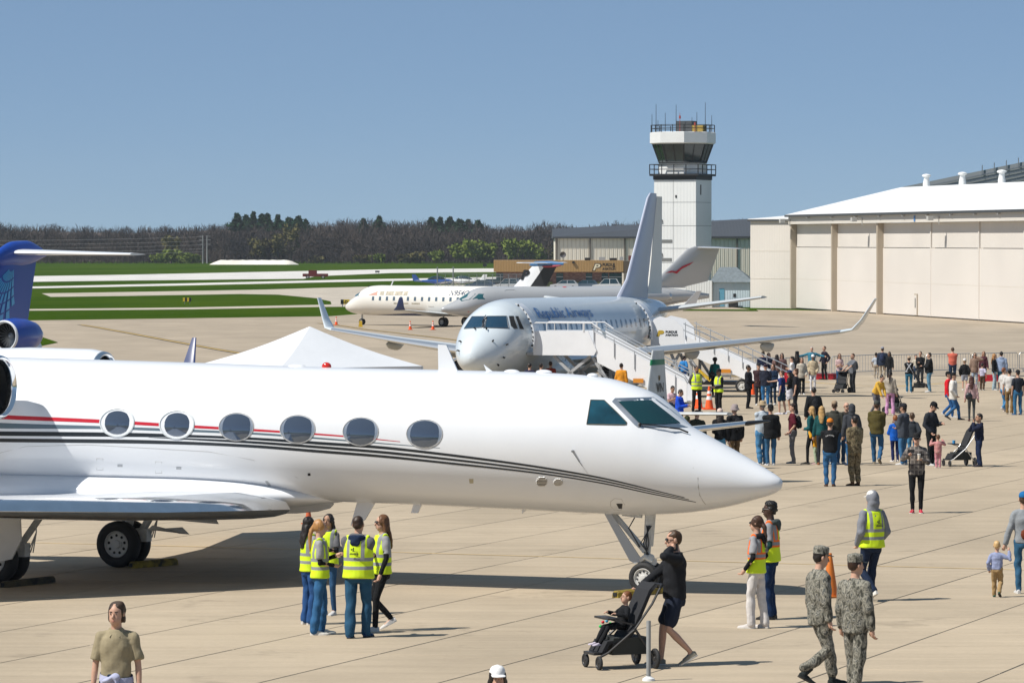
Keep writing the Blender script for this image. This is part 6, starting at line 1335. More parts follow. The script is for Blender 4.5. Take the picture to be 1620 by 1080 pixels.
    G_ = MB(); prof = [(hem, .150, .108), (.95, .152, .108), (1.06, .140 if fem else .150, .104), (1.18, .148 if fem else .155, .106), (1.30, .164, .110), (1.39, .152, .097), (1.445, .090, .070), (1.478, .060, .060)]
    bel = lambda z: 1 + max(0, fat) * .9 * math.exp(-((z - 1.05) / .14) ** 2)
    G_.loft([[v + pel * (.5 if z < 1 else 0) for v in ringt(z + (dz if z > 1.2 else 0), (rx * w + infl), (ry * w + infl * 1.1) * bel(z), -.01 * fat * 4 * (z < 1.2), 18)] for z, rx, ry in prof], True)
    for s in (1, -1):
        S, el, wr = arms[s]; ir = infl * .75
        limb(G_, [T((s * .055, .012, 1.430 + dz)), T((s * .11, .012, 1.412 + dz)), S], [.046 + ir * .6, .052 + ir * .6, .054 * fz_ + ir]); limb(G_, [T((s * .10, .0, 1.30 + dz)), S.lerp(el, .15)], [.07, .056 * fz_ + ir])
        if under is None and tkind in ('tee', 'polo'): m_ = S.lerp(el, .86); G_.ball(S, .058 * fz_ + ir, 10, 8); G_.tube([S, S.lerp(el, .4), m_], [.058 * fz_ + ir, .060 * fz_ + ir, .064 * fz_ + ir], 12)
        elif tkind in ('tee', 'polo'): m_ = S.lerp(el, .80); G_.ball(S, .056 * fz_ + ir, 10, 8); G_.tube([S, S.lerp(el, .4), m_], [.056 * fz_ + ir, .056 * fz_ + ir, .056 * fz_ + ir], 12)
        else: limb(G_, [S, S.lerp(el, .5), el, el.lerp(wr, .5), wr.lerp(el, .05)], [.056 * fz_ + ir, .052 * fz_ + ir, .046 * fz_ + ir, .042 + ir, .034 + ir])
    if tkind == 'hoodie' and 'hood_up' not in acc:
        for a in np.linspace(-1.2, 1.2, 6): G_.ball(T((.085 * math.sin(a), .05 + .045 * math.cos(a), 1.47 + dz)), .045, 8, 6)
    if tkind in ('shirt', 'coat', 'polo', 'camo'): G_.tube([T((.064 * math.cos(t), .012 + .064 * math.sin(t), 1.468 + dz + .012 * math.sin(t))) for t in np.linspace(0, 2 * math.pi, 15)], [.020] * 15, 7, cap=False)
    job('shirt' if tkind in ('tee', 'polo', 'shirt', 'tight') else 'jacket', G_, tm, r, vox, 2, .007 if tkind != 'tight' else .002, 26)
    if tkind == 'polo' and near:
        yf = .110 * w + infl * 1.1
        for s in (1, -1): pc = MB(); pc.add([T((s * .010, -.068, 1.455)), T((s * .066, -.010, 1.498)), T((s * .096, -.022, 1.452)), T((s * .052, -.112, 1.400))], [(0, 1, 2, 3)]); pc.add([v for v in [Vector(p) + Vector((0, -.008, .004)) for p in pc.v[:4]]], [(0, 1, 2, 3)]); pc.obj('collar', tm, r, 0)
    if under:
        U_ = MB()
        for s in (1, -1): S, el, wr = arms[s]; limb(U_, [S, el, wr.lerp(el, .04)], [.050, .043, .036])
        job('undershirt_sleeves', U_, cloth(under), r, vox * .9, 2, .003, 40)
    # ---------------- trousers
    bcol, bkind = bot; bm_ = bcol if not isinstance(bcol, tuple) else cloth(bcol); Q = MB()
    e_ = {'slim': .006, 'straight': .014, 'wide': .020, 'shorts': .016, 'baggy': .028}[bkind]
    Q.loft([[v + pel for v in ringt(z, rx * w + .012, ry * w + .014, yo, 16)] for z, rx, ry, yo in ((.80, .125, .10, 0), (.86, .150, .112, .004), (.95, .150, .108, 0), (1.02, .138, .098, -.004))], True)
    for s in (1, -1):
        hip, kn, an, f = legs[s]
        if bkind == 'shorts': limb(Q, [hip, hip.lerp(kn, .5), hip.lerp(kn, .76)], [.086 * fz_ + .012, .085 * fz_ + e_ * .8, .078 * fz_ + e_])
        else: lo = {'slim': .004, 'straight': .016, 'wide': .034, 'baggy': .028}[bkind]; limb(Q, [hip, hip.lerp(kn, .5), kn, kn.lerp(an, .5), an + Vector((0, .0, (.06 if bkind == 'baggy' and not child else -.012) if bkind != 'slim' else .0))], [.086 * fz_ + .010, .074 * fz_ + e_ * .8, .056 * fz_ + e_, .050 * fz_ + (e_ + lo) / 2, .040 + lo])
    job('trousers' if bkind != 'shorts' else 'shorts', Q, bm_, r, vox, 2, .008 if bkind != 'slim' else .003, 26)
    # ---------------- shoes
    for s in (1, -1):
        hip, kn, an, f = legs[s]; raised = .03 < f.z < .2; pit = R(28) if raised else 0; yw = R(8 * s); sm = MB()
        rows = [(.075, .022, .065), (.045, .036, .085), (.0, .040, .085), (-.06, .040, .070), (-.12, .045, .050), (-.175, .040, .042), (-.205, .020, .030)]
        rm = Matrix.Rotation(yw, 3, 'Z') @ Matrix.Rotation(pit, 3, 'X')
        def sp(x, y, z): return f + Vector((0, .015, 0)) + rm @ Vector((x, y, z))
        if raised: base = f + Vector((0, 0, 0)); 
        sm.loft([[sp(-hw, y, .004), sp(hw, y, .004), sp(hw * 1.02, y, .022), sp(hw * .8, y, hh * .8), sp(0, y, hh), sp(-hw * .8, y, hh * .8), sp(-hw * 1.02, y, .022)] for y, hw, hh in rows], True)
        if bkind == 'baggy' and not child: sm.tube([sp(0, .02, .05), an + Vector((0, 0, .0)), an + (kn - an).normalized() * .10], [.044, .048, .052], 10)
        so_ = sm.obj('shoe' if bkind != 'baggy' or child else 'boot', cloth(shoe), r, 50)
        if near or sum(shoe) < .3: so2 = MB(); so2.loft([[sp(-hw * 1.06, y * 1.02, 0), sp(hw * 1.06, y * 1.02, 0), sp(hw * 1.06, y * 1.02, .018), sp(-hw * 1.06, y * 1.02, .018)] for y, hw, hh in rows], True); so2.obj('sole', cloth((.62, .60, .56) if sum(shoe) > .2 else (.05, .045, .04)), so_, 30)
    # ---------------- hair
    st, hc = hair
    if st != 'none':
        hm = M('hair_' + '_'.join('%03d' % int(c * 999) for c in hc), hc, .5, spec=.4, var=(60, .3, (1, 1, .2))); Hh = MB(); wr_ = .004
        Hh.ball(Hd((0, .014, 1.672)), (.083 * hs, .098 * hs, .098 * hs), 16, 11, rot=hrot); Hh.ball(Hd((0, .045, 1.645)), (.074 * hs, .064 * hs, .078 * hs), 14, 10, rot=hrot)
        if st == 'mop':
            Hh.ball(Hd((.006, .024, 1.718)), (.088 * hs, .092 * hs, .056 * hs), 16, 11, rot=hrot); wr_ = .007
            for s in (1, -1): Hh.ball(Hd((s * .072, .022, 1.665)), (.022 * hs, .060 * hs, .070 * hs), 10, 8, rot=hrot); Hh.ball(Hd((s * .074, .03, 1.595)), (.026 * hs, .045 * hs, .055 * hs), 10, 8, rot=hrot)
            Hh.ball(Hd((0, .06, 1.585)), (.070 * hs, .045 * hs, .06 * hs), 12, 8, rot=hrot)
        if st in ('long', 'pony'):
            for s in (1, -1): Hh.ball(Hd((s * .06, .0, 1.66)), (.035 * hs, .075 * hs, .075 * hs), 10, 8, rot=hrot)
        if st == 'long':
            pts = [Hd((0, .06, 1.62)), Hd((0, .085, 1.52)), T((0, .125, 1.38 + dz)), T((0, .135, 1.24 + dz))]; Hh.tube(pts, [(.088 * hs, .05 * hs), (.095 * hs, .045), (.085, .035), (.045, .02)], 10, up=(0, 1, 0))
            for s in (1, -1): Hh.tube([Hd((s * .07, .01, 1.62)), Hd((s * .085, .02, 1.53)), T((s * .10, -.02, 1.40 + dz))], [.034 * hs, .030, .018], 8)
        if st == 'pony': Hh.tube([Hd((0, .09, 1.66)), Hd((0, .13, 1.60)), T((0, .15, 1.45 + dz)), T((0, .15, 1.26 + dz))], [.03 * hs, .036, .032, .012], 8)
        if st == 'bun': Hh.ball(Hd((0, .07, 1.76)), .045 * hs, 10, 8)
        if st == 'afro': Hh.ball(Hd((0, .02, 1.70)), (.115 * hs, .115 * hs, .10 * hs), 16, 12, rot=hrot); wr_ = .009
        if st == 'curly': Hh.ball(Hd((0, .012, 1.715)), (.086 * hs, .096 * hs, .062 * hs), 14, 10, rot=hrot); wr_ = .008
        job('hair', Hh, hm, r, max(.011, vox * .8), 1, wr_, 110 if st in ('afro', 'curly') else 60)
    if 'beard' in acc: bb = MB(); bb.ball(Hd((0, -.052, 1.555)), (.055 * hs, .055 * hs, .045 * hs), 12, 8, rot=hrot); job('beard', bb, M('hair_' + '_'.join('%03d' % int(c * 999) for c in hc), hc, .5), r, .014, 1, .003, 80)
    # ---------------- headwear
    if cap:
        kind, cc = cap; cm = cc if not isinstance(cc, tuple) else cloth(cc); C_ = MB()
        if kind in ('ball', 'patrol'):
            hh = .105 if kind == 'ball' else .115
            rows = []
            for t in np.linspace(0, 1, 7):
                e = math.sqrt(max(0, 1 - t ** 2.6)) if kind == 'ball' else (1.0 if t < .75 else .93 if t < .9 else .75 if t < 1 else .02)
                rows.append([Hd((.088 * e * math.cos(a) if e > .02 else .002 * math.cos(a), .008 + (.106 * e if e > .02 else .002) * math.sin(a), 1.688 + hh * t)) for a in np.linspace(0, 2 * math.pi, 18, endpoint=False)])
            C_.loft(rows, True); co_ = C_.obj('cap', cm, r, 60)
            V_ = MB(); tops, bots = [], []
            for a in np.linspace(-1.15, 1.15, 9): tops.append((Hd((.082 * math.sin(a), .008 - .098 * math.cos(a), 1.696)), Hd((.080 * math.sin(a), -.055 - .125 * math.cos(a) ** 1.0, 1.678))))
            V_.loft([[a_, b_2, b_2 - Vector((0, 0, .006)), a_ - Vector((0, 0, .008))] for a_, b_2 in tops], True); V_.obj('brim', cm, co_, 40)
        if kind in ('bucket', 'wide'):
            bw = .135 if kind == 'bucket' else .17; dn = .05 if kind == 'bucket' else .012
            C_.lathe([(1.672 - dn, bw), (1.68 - dn + .004, bw), (1.69, .096), (1.76, .086), (1.785, .06), (1.79, .001)], (0, 0, 0), 'z', 20); C_.v = [tuple(Hd((v[0], v[1] + .01, v[2]))) for v in C_.v]; C_.obj('hat', cm, r, 50)
        if kind == 'beanie': C_.ball(Hd((0, .012, 1.70)), (.092 * hs, .106 * hs, .09 * hs), 16, 10, rot=hrot); job('beanie', C_, cm, r, .014, 2, .002, 60)
    if 'hood_up' in acc:
        K = MB(); K.ball(Hd((0, .025, 1.665)), (.102, .115, .125), 16, 12, rot=hrot); K.ball(Hd((0, .05, 1.58)), (.10, .09, .10), 14, 10, rot=hrot); K.tube([T((0, .03, 1.44)), Hd((0, .03, 1.58))], [.10, .095], 12)
        # the opening shows the face: pull the front back
        K.v = [(x, max(y, Hd((0, -.062, 1.65)).y) if hyaw == 0 and hpitch == 0 else y, z) for x, y, z in K.v]
        job('hood', K, tm, r, .015, 2, .004, 35)
    # ---------------- vest
    if vest:
        Vv = MB(); iv = infl + .021
        Vv.loft([[v for v in ringt(z, rx * w + iv, (ry * w + iv * 1.1), -.003, 20)] for z, rx, ry in ((.865, .168, .122), (.95, .160, .116), (1.06, .150, .108), (1.18, .152, .108), (1.27, .152, .108), (1.36, .138, .098), (1.42, .115, .082), (1.452, .085, .068))], True)
        for s in (1, -1): S = arms[s][0]; Vv.tube([T((s * .075, .01, 1.45)), T((s * (sh - .01), .012, 1.435))], [.052, .052], 10)
        vo = job('safety_vest', Vv, vest, r, vox * .9, 2, .004, 30)
        if 'print' in acc:
            pr = MB(); yb = .110 * w + iv * 1.1 + .028
            for x0, x1, z0, z1 in ((-.065, .065, 1.215, 1.228), (-.06, .01, 1.236, 1.245), (.02, .06, 1.236, 1.243), (-.02, .03, 1.262, 1.270), (.0, .015, 1.27, 1.32), (.02, .05, 1.28, 1.30), (-.055, -.03, 1.255, 1.262)): pr.span((x0, yb, z0), (x1, yb + .003, z1))
            pr.obj('back_print', m_black, vo, 0)
    # ---------------- things worn (they move with the wearer)
    for a in acc:
        if a.startswith('backpack'):
            col = {'backpack': (.012, .013, .016), 'backpack_navy': (.02, .03, .07), 'backpack_grey': (.10, .11, .12)}[a]; q = MB(); q.ball((0, .155 + infl, 1.22 + dz), (.135, .085, .20), 14, 10); q.ball((0, .215 + infl, 1.14 + dz), (.10, .05, .11), 12, 8)
            for s in (1, -1): q.tube([(s * .09, .12, 1.40 + dz), (s * .10, -.03, 1.43 + dz), (s * .115, -.13 - infl, 1.30 + dz), (s * .13, -.02, 1.10 + dz)], .018, 6)
            q.v = [tuple(T(v)) for v in q.v]; job('backpack', q, cloth(col), r, .017, 2, .004, 30)
        if a == 'sunglasses':
            q = MB()
            for s in (1, -1): q.ball(Hd((s * .033, -.100, 1.648)), (.027, .012, .019), 10, 6, rot=hrot); q.tube([Hd((s * .058, -.095, 1.652)), Hd((s * .080, .01, 1.645))], .004, 5)
            q.tube([Hd((-.01, -.105, 1.65)), Hd((.01, -.105, 1.65))], .004, 5); q.obj('sunglasses', m_black, r)
        if a == 'waist_tie':
            q = MB(); n_ = 20; mt = cloth((.42, .44, .60)); q.loft([[Vector((.178 * math.cos(t), .135 * math.sin(t), 1.0 - .03 * math.cos(t + 1.0))), Vector((.186 * math.cos(t), .143 * math.sin(t), .94)), Vector((.180 * math.cos(t), .137 * math.sin(t), .87))] for t in np.linspace(0, 2 * math.pi, n_)], False, 0, closed=False)
            q.obj('tied_sweater', mt, r, 60); q = MB(); q.ball((.02, -.165, .99), (.05, .04, .04)); q.tube([(.02, -.17, .98), (.06, -.19, .88), (.10, -.18, .78)], [.03, .04, .035], 8, flat=.5); q.tube([(.01, -.17, 1.0), (-.07, -.17, .95), (-.13, -.12, .93)], [.025, .03, .02], 8); job('sweater_knot', q, mt, r, .013, 1, .004, 60)
        if a == 'waist_jacket':
            q = MB(); q.loft([[Vector((.165 * math.cos(t) * e, .13 * math.sin(t) * e, z + .05 * math.sin(t * 3))) for t in np.linspace(0, 2 * math.pi, 16, endpoint=False)] for z, e in ((.98, 1.0), (.85, 1.08), (.62, 1.12), (.55, 1.05))], True); job('tied_jacket', q, cloth((.50, .50, .54)), r, .02, 1, .008, 30)
        if a == 'shoulder_bag': q = MB(); q.ball((.10, .20, .98), (.15, .07, .14), 12, 8); q.tube([(.14, .20, 1.08), (.12, .16, 1.25), (.10, .10, 1.43)], .022, 6); job('shoulder_bag', q, m_black, r, .016, 1)
        if a == 'brown_bag': q = MB(); q.ball((-.05, .17, 1.04), (.12, .06, .11), 12, 8); q.tube([(-.12, .15, 1.12), (-.16, .06, 1.40), (0, -.10, 1.42), (.15, .03, 1.15), (.04, .16, 1.10)], .012, 5); job('crossbody_bag', q, cloth((.14, .035, .015)), r, .016, 2)
        if a == 'carrier':
            q = MB()
            for s in (1, -1): q.tube([(s * .10, -.10, 1.44), (s * .09, .13, 1.42), (-s * .03, .155, 1.25), (-s * .13, .12, 1.05)], .024, 7, flat=.5)
            q.tube([(.17 * math.cos(t), .145 * math.sin(t), 1.02) for t in np.linspace(0, 2 * math.pi, 14)], .03, 6); q.obj('baby_carrier_straps', cloth((.42, .43, .46)), r)
        if a == 'back_text':
            q = MB(); g_ = random.Random(4); yb = lambda x: .118 * w + infl + .034 - x * x * 1.6
            for i in range(9):
                x0 = -.10 + .025 * i
                for j in range(3): x = x0 + g_.random() * .014; z = 1.345 - 3.0 * x * x + g_.random() * .012; hh = .010 + .022 * g_.random(); q.span((x - .0035, yb(x) - .01, z - hh / 2), (x + .0035, yb(x) + .003, z + hh / 2))
            q.obj('back_print', cloth((.7, .7, .7)), r, 0)
        if a.startswith('hood:'):
            col = {'navy': (.010, .022, .055), 'black': BLK_, 'grey': (.06, .075, .075)}[a[5:]]; q = MB(); iv = infl + .03
            for t in np.linspace(-1.5, 1.5, 9): q.ball(T((.095 * math.sin(t), .045 + (.05 + iv * .6) * math.cos(t), 1.462 + dz - .012 * abs(t))), .046, 8, 6)
            q.ball(T((0, .11 + iv * .6, 1.40 + dz)), (.085, .035, .075), 12, 8); job('hood', q, cloth(col), r, .014, 2, .005, 40)
        if a == 'watch': S, el, wr = arms[1]; q = MB(); q.lathe([(-.012, .030), (.012, .030)], (0, 0, 0), 'z', 12); d = (wr - el).normalized(); rot = d.to_track_quat('Z', 'Y').to_matrix(); q.v = [tuple(rot @ Vector(v) + wr) for v in q.v]; q.obj('watch', M('watch_grey', (.3, .3, .32), .3), r)
    return r, arms, T, Hd
def hand_prop(ret, s, label, cat, name, build, off=(0, 0, 0)):
    "a thing held in a hand: top-level, placed at the hand in world space"
    r, arms, T, Hd = ret; S, el, wr = arms[s]; hd = (wr - el).normalized(); p = wr + hd * .10 + Vector(off); Mx = Matrix.LocRotScale(r.location, r.rotation_euler, r.scale); o = thing(name, label, cat, Mx @ p, r.rotation_euler.z); build(o); return o
def bphone(o): q = MB(); q.box((0, 0, .03), (.012, .075, .15)); q.obj('case', m_black, o, 0); q = MB(); q.box((-.008, 0, .03), (.004, .068, .14)); q.obj('screen', m_glassd, o, 0)
def bphonex(o): q = MB(); q.box((0, 0, .03), (.15, .012, .075)); q.obj('case', m_black, o, 0); q = MB(); q.box((0, .008, .03), (.14, .004, .068)); q.obj('screen', m_glassd, o, 0)
def bcup(o): q = MB(); q.lathe([(-.06, .028), (.06, .038)], (0, 0, 0), 'z', 14); q.lathe([(-.06, .001), (-.06, .028)], (0, 0, 0), 'z', 14); q.obj('cup', cloth((.62, .55, .45)), o); q = MB(); q.lathe([(.055, .041), (.072, .040), (.074, .001)], (0, 0, 0), 'z', 14); q.obj('lid', M('lid_white', (.75, .75, .73), .4), o)
JE, NAVY, BLK, DK, KH, GR = (.025, .075, .16), (.012, .018, .04), (.010, .011, .013), (.025, .027, .032), (.22, .16, .085), (.16, .165, .17)
JB = (.03, .11, .24); WHT = (.66, .66, .66); BR, DB, BL, RD = (.06, .032, .016), (.015, .010, .008), (.42, .26, .10), (.18, .06, .02)
def AD(px, d): return AT(px, d)
V1 = .0135; V2 = .019; V3 = .024
# ---- nearest people
a = person(AD(183, 45.5), -6, 1.80, 'man in a khaki polo shirt with a lavender sweater tied round his waist', hair=('mop', (.045, .026, .016)), top=((.30, .255, .165), 'polo'), bot=((.012, .03, .065), 'straight'), stride=.2, acc=('waist_tie', 'watch'), vox=.0105, fat=-.10, hyaw=-8)
hand_prop(a, -1, 'black phone in the lowered hand of the man in the khaki polo', 'phone', 'phone', bphone)
person(AD(787, 40.2), 8, 1.585, 'person whose white baseball cap alone shows', hair=('long', DB), top=((.3, .3, .32), 'tee'), cap=('ball', (.72, .72, .72)), fem=True, vox=.0105)
person((506, 1003), 95, 1.72, 'woman with long straight blond hair in a yellow safety vest', hair=('pony', (.40, .20, .07)), top=((.30, .30, .31), 'tee'), under=BLK, bot=(JB, 'wide'), shoe=(.62, .60, .55), la='hold', ra='belly', fem=True, vest=VEST_Y, vox=V1, stride=.12)
person((489, 987), 125, 1.66, 'woman with black hair in a yellow vest behind the blond woman', skin='t', hair=('long', DB), top=((.30, .30, .31), 'tee'), under=BLK, bot=((.02, .07, .20), 'wide'), shoe=(.5, .5, .5), la='hold', fem=True, vest=VEST_Y, vox=V1)
person((520, 972), -25, 1.60, 'dark haired person in a yellow vest half hidden by the blond woman', skin='t', hair=('long', DB), top=((.12, .12, .13), 'tee'), under=BLK, bot=(JE, 'slim'), la='read', ra='read', fem=True, vest=VEST_Y, vox=V1)
person((567, 1008), 165, 1.80, 'man with a navy hood over a yellow safety vest, seen from behind', hair=('short', (.035, .018, .010)), top=((.12, .12, .13), 'hoodie'), bot=((.02, .075, .14), 'wide'), shoe=(.015, .05, .12), la='cross', ra='cross', vest=VEST_Y, acc=('print', 'hood:navy'), vox=V1, stride=.24, lead=-1, fat=.08)
person((605, 997), -72, 1.75, 'woman in black leggings and yellow vest with glasses and long brown hair', hair=('long', (.13, .06, .025)), top=((.28, .28, .29), 'tee'), under=BLK, bot=(BLK, 'slim'), shoe=(.60, .58, .56), la=(.24, -.10, .88), ra='cross', fem=True, vest=VEST_Y, acc=('sunglasses',), vox=V1, stride=.34)
a = person((1068, 1052), -84, 1.86, 'man in black sweatshirt and shorts talking on a phone', hair=('short', (.055, .028, .012)), top=((.014, .015, .018), 'sweat'), bot=((.016, .022, .040), 'shorts'), shoe=(.27, .25, .20), la='ear', ra='push', stride=.40, lead=-1, acc=('sunglasses',), vox=V1, hpitch=6, fat=.08)
hand_prop(a, 1, 'black phone held to the ear of the man in shorts', 'phone', 'phone', bphone, (-.02, .02, -.02))
sp_ = MW(st1) @ Vector((0, -.02, .0)); sp_.z = GZ(sp_.y)
person(sp_, -68, .95, 'small child in black clothes sitting in the stroller', hair=('short', (.16, .055, .016)), top=(BLK, 'sweat'), bot=(BLK, 'straight'), shoe=(.55, .50, .60), la=(.28, -.3, 1.15), ra=(-.28, -.3, 1.15), feet={1: (.12, -.66, .42), -1: (-.12, -.66, .42)}, child=True, vox=.021, zoff=.09, lean=-14)
person((1197, 993), -118, 1.71, 'woman in cream wide trousers and an orange bordered vest with a braid', hair=('pony', (.055, .026, .014)), top=((.30, .30, .31), 'tee'), under=BLK, bot=((.60, .57, .55), 'wide'), shoe=(.55, .52, .5), la='pocket', ra='pocket', fem=True, vest=VEST_O, acc=('sunglasses', 'print', 'hood:black'), vox=V1, stride=.16)
person((1218, 979), -105, 1.84, 'man with short black curls in an orange bordered vest and dark jeans', skin='d', hair=('curly', (.008, .007, .007)), top=((.26, .26, .27), 'tee'), under=(.008, .04, .04), bot=((.008, .025, .075), 'straight'), shoe=(.02, .02, .02), la='pocket', ra='pocket', vest=VEST_O, acc=('sunglasses', 'hood:grey'), vox=V1)
person((1296, 1084), 112, 1.80, 'soldier in grey green camouflage striding with a dark boot behind', hair=('short', DB), top=(CAMO_G, 'camo'), bot=(CAMO_G, 'baggy'), shoe=(.02, .025, .025), cap=('patrol', CAMO_G), stride=.52, vox=V1, hpitch=8)
person((1353, 1101), 135, 1.79, 'soldier in grey green camouflage walking with arms hanging straight', hair=('short', (.035, .016, .008)), top=(CAMO_G, 'camo'), bot=(CAMO_G, 'baggy'), shoe=(.02, .025, .025), cap=('patrol', CAMO_G), stride=.15, hyaw=-12, vox=V1)
person((1379, 950), -148, 1.80, 'man with a grey hood up wearing a plain yellow vest and dark jeans', hair=('none', DB), top=((.20, .21, .24), 'hoodie'), bot=((.012, .022, .05), 'straight'), shoe=(.62, .60, .56), la='pocket', ra='pocket', cap=('ball', (.62, .62, .6)), vest=VEST_Y, acc=('hood_up', 'print'), stride=.36, lead=-1, vox=V1)
person((1619, 938), 178, 1.70, 'woman in a grey sweatshirt and blue cap with a brown shoulder bag', hair=('short', BR), top=((.25, .27, .29), 'sweat'), bot=((.03, .10, .18), 'straight'), shoe=(.5, .5, .5), la=(.34, -.02, .80), cap=('ball', (.012, .13, .34)), fem=True, acc=('brown_bag',), vox=V1)
person((1577, 944), 168, .93, 'blond toddler in a pale blue jumper holding a hand', hair=('short', (.55, .36, .16)), top=((.26, .30, .46), 'sweat'), bot=((.34, .23, .11), 'baggy'), shoe=(.01, .10, .07), ra=(-.38, -.02, 1.45), child=True, stride=.3, vox=.02)
a = person((1450, 811), -8, 1.80, 'man in a grey plaid jacket, black cap and red shoes', hair=('short', DB), top=(PLAID, 'shirt'), bot=(BLK, 'slim'), shoe=(.45, .02, .05), la='cup', ra='photo', cap=('ball', (.015, .015, .016)), acc=('sunglasses',), vox=V1)
hand_prop(a, 1, 'paper cup with white lid in the hand of the plaid jacket man', 'cup', 'paper_cup', bcup, (0, -.03, .03)); hand_prop(a, -1, 'black phone raised by the man in the plaid jacket', 'phone', 'phone', bphonex, (0, -.03, .02))
# ---- middle row
person((1313, 769), 176, 1.72, 'man in a black printed top and orange cap, seen from behind', top=(BLK, 'sweat'), bot=(JB, 'straight'), shoe=(.09, .04, .02), la='cross', ra='cross', cap=('ball', (.62, .19, .02)), acc=('back_text',), vox=V1, fat=.1)
person((1352, 768), -148, 1.80, 'soldier in tan camouflage with brown boots and bare head', skin='t', hair=('short', DB), top=(CAMO_T, 'camo'), bot=(CAMO_T, 'baggy'), shoe=(.10, .05, .025), la='belly', ra='belly', vox=V1)
person((1206, 734), -152, 1.80, 'heavy man in a pale blue shirt and straw hat', hair=('short', GR), top=((.44, .50, .56), 'shirt'), bot=((.06, .19, .36), 'wide'), shoe=(.5, .5, .5), la='cross', ra='cross', cap=('wide', (.38, .29, .18)), fat=.4, vox=V2)
person((1219, 736), -170, 1.72, 'person in black behind the man with the straw hat', hair=('short', DB), top=(BLK, 'coat'), bot=((.03, .10, .20), 'straight'), la='cross', cap=('ball', BLK), vox=V2)
person((1254, 733), -92, 1.72, 'youth in a maroon tee with a black backpack', hair=('curly', (.025, .012, .008)), top=((.085, .008, .018), 'tee'), bot=((.15, .15, .16), 'straight'), shoe=(.28, .27, .25), la='pocket', ra='pocket', acc=('backpack',), vox=V2)
person((1287, 700), -165, 1.80, 'man in a black jacket with a dark pack and pale trousers', hair=('short', DB), top=(BLK, 'coat'), bot=((.26, .26, .26), 'straight'), shoe=(.6, .6, .6), acc=('backpack',), vox=V2)
person((1284, 734), -120, 1.66, 'blond woman in a dark purple and teal top', hair=('long', BL), top=((.012, .09, .10), 'sweat'), bot=(BLK, 'slim'), shoe=(.02, .02, .02), la='belly', fem=True, acc=('sunglasses',), vox=V2, stride=.24)
person((1291, 734), -110, 1.12, 'small child in a yellow jacket and pale green trousers', hair=('short', (.22, .10, .035)), top=((.62, .30, .02), 'coat'), bot=((.38, .46, .32), 'straight'), shoe=(.5, .35, .35), la='up', ra='hold', child=True, vox=.021)
person((1300, 735), 170, 1.68, 'woman in a dark teal jumper beside the orange cap man', hair=('long', BL), top=((.010, .07, .075), 'sweat'), bot=(DK, 'slim'), shoe=(.25, .10, .05), fem=True, vox=V2)
person((1320, 734), 172, 1.80, 'man in a dark olive grey hoodie and beige cap', hair=('short', BR), top=((.055, .055, .045), 'hoodie'), bot=(JE, 'straight'), cap=('ball', (.30, .22, .15)), fat=.15, vox=V2)
person((1347, 736), -165, 1.74, 'person with a grey hood up in dark clothes and blue jeans', top=((.045, .05, .06), 'hoodie'), hair=('none', DB), bot=(JB, 'straight'), shoe=(.02, .03, .07), acc=('hood_up',), vox=V2)
person((1339, 733), 20, 1.76, 'balding man in a black and tan jacket beside the hooded person', hair=('none', BR), top=((.03, .026, .022), 'coat'), bot=(JE, 'straight'), acc=('sunglasses',), vox=V2)
person((1387, 734), 170, 1.80, 'man in an olive hoodie walking off with one heel raised', hair=('short', BR), top=((.085, .070, .022), 'hoodie'), bot=((.03, .10, .21), 'straight'), shoe=(.28, .24, .18), cap=('ball', (.05, .055, .05)), la='belly', ra='belly', stride=.42, fat=.12, vox=V2)
person((1416, 730), -165, 1.36, 'child in a bright blue jacket and navy trousers', hair=('short', (.24, .08, .02)), top=((.008, .10, .48), 'coat'), bot=((.012, .02, .09), 'straight'), shoe=(.62, .6, .58), la='read', child=True, vox=.021)
person((1429, 735), -125, 1.74, 'man in a slate padded waistcoat and dark cap', skin='t', hair=('short', DB), top=((.055, .065, .085), 'coat'), bot=((.05, .15, .30), 'straight'), la='hold', ra='belly', cap=('ball', (.02, .02, .025)), acc=('sunglasses',), vox=V2)
person((1443, 729), 175, 1.42, 'boy in a dark coat with a cream hood lining', hair=('short', (.075, .040, .018)), top=((.035, .042, .052), 'hoodie'), bot=((.06, .19, .34), 'straight'), child=True, vox=.021)
person((1473, 736), 52, 1.82, 'tall man in charcoal with a black cap looking down', hair=('short', DB), top=((.022, .026, .034), 'sweat'), bot=(BLK, 'straight'), shoe=(.5, .5, .5), la='read', ra='pocket', cap=('ball', BLK), hpitch=28, acc=('beard',), vox=V2)
person((1484, 740), -172, .93, 'toddler in a pink patterned suit with arms raised', hair=('short', (.10, .045, .02)), top=(FLORAL, 'coat'), bot=((.55, .24, .28), 'baggy'), shoe=(.6, .55, .55), la='up', ra='up', child=True, vox=.022)
person((1549, 738), -82, 1.52, 'boy in navy clothes eating beside the empty stroller', skin='t', hair=('short', DB), top=((.010, .014, .035), 'hoodie'), bot=((.012, .022, .06), 'straight'), shoe=(.02, .02, .03), la='mouth', ra='mouth', child=True, vox=.021)
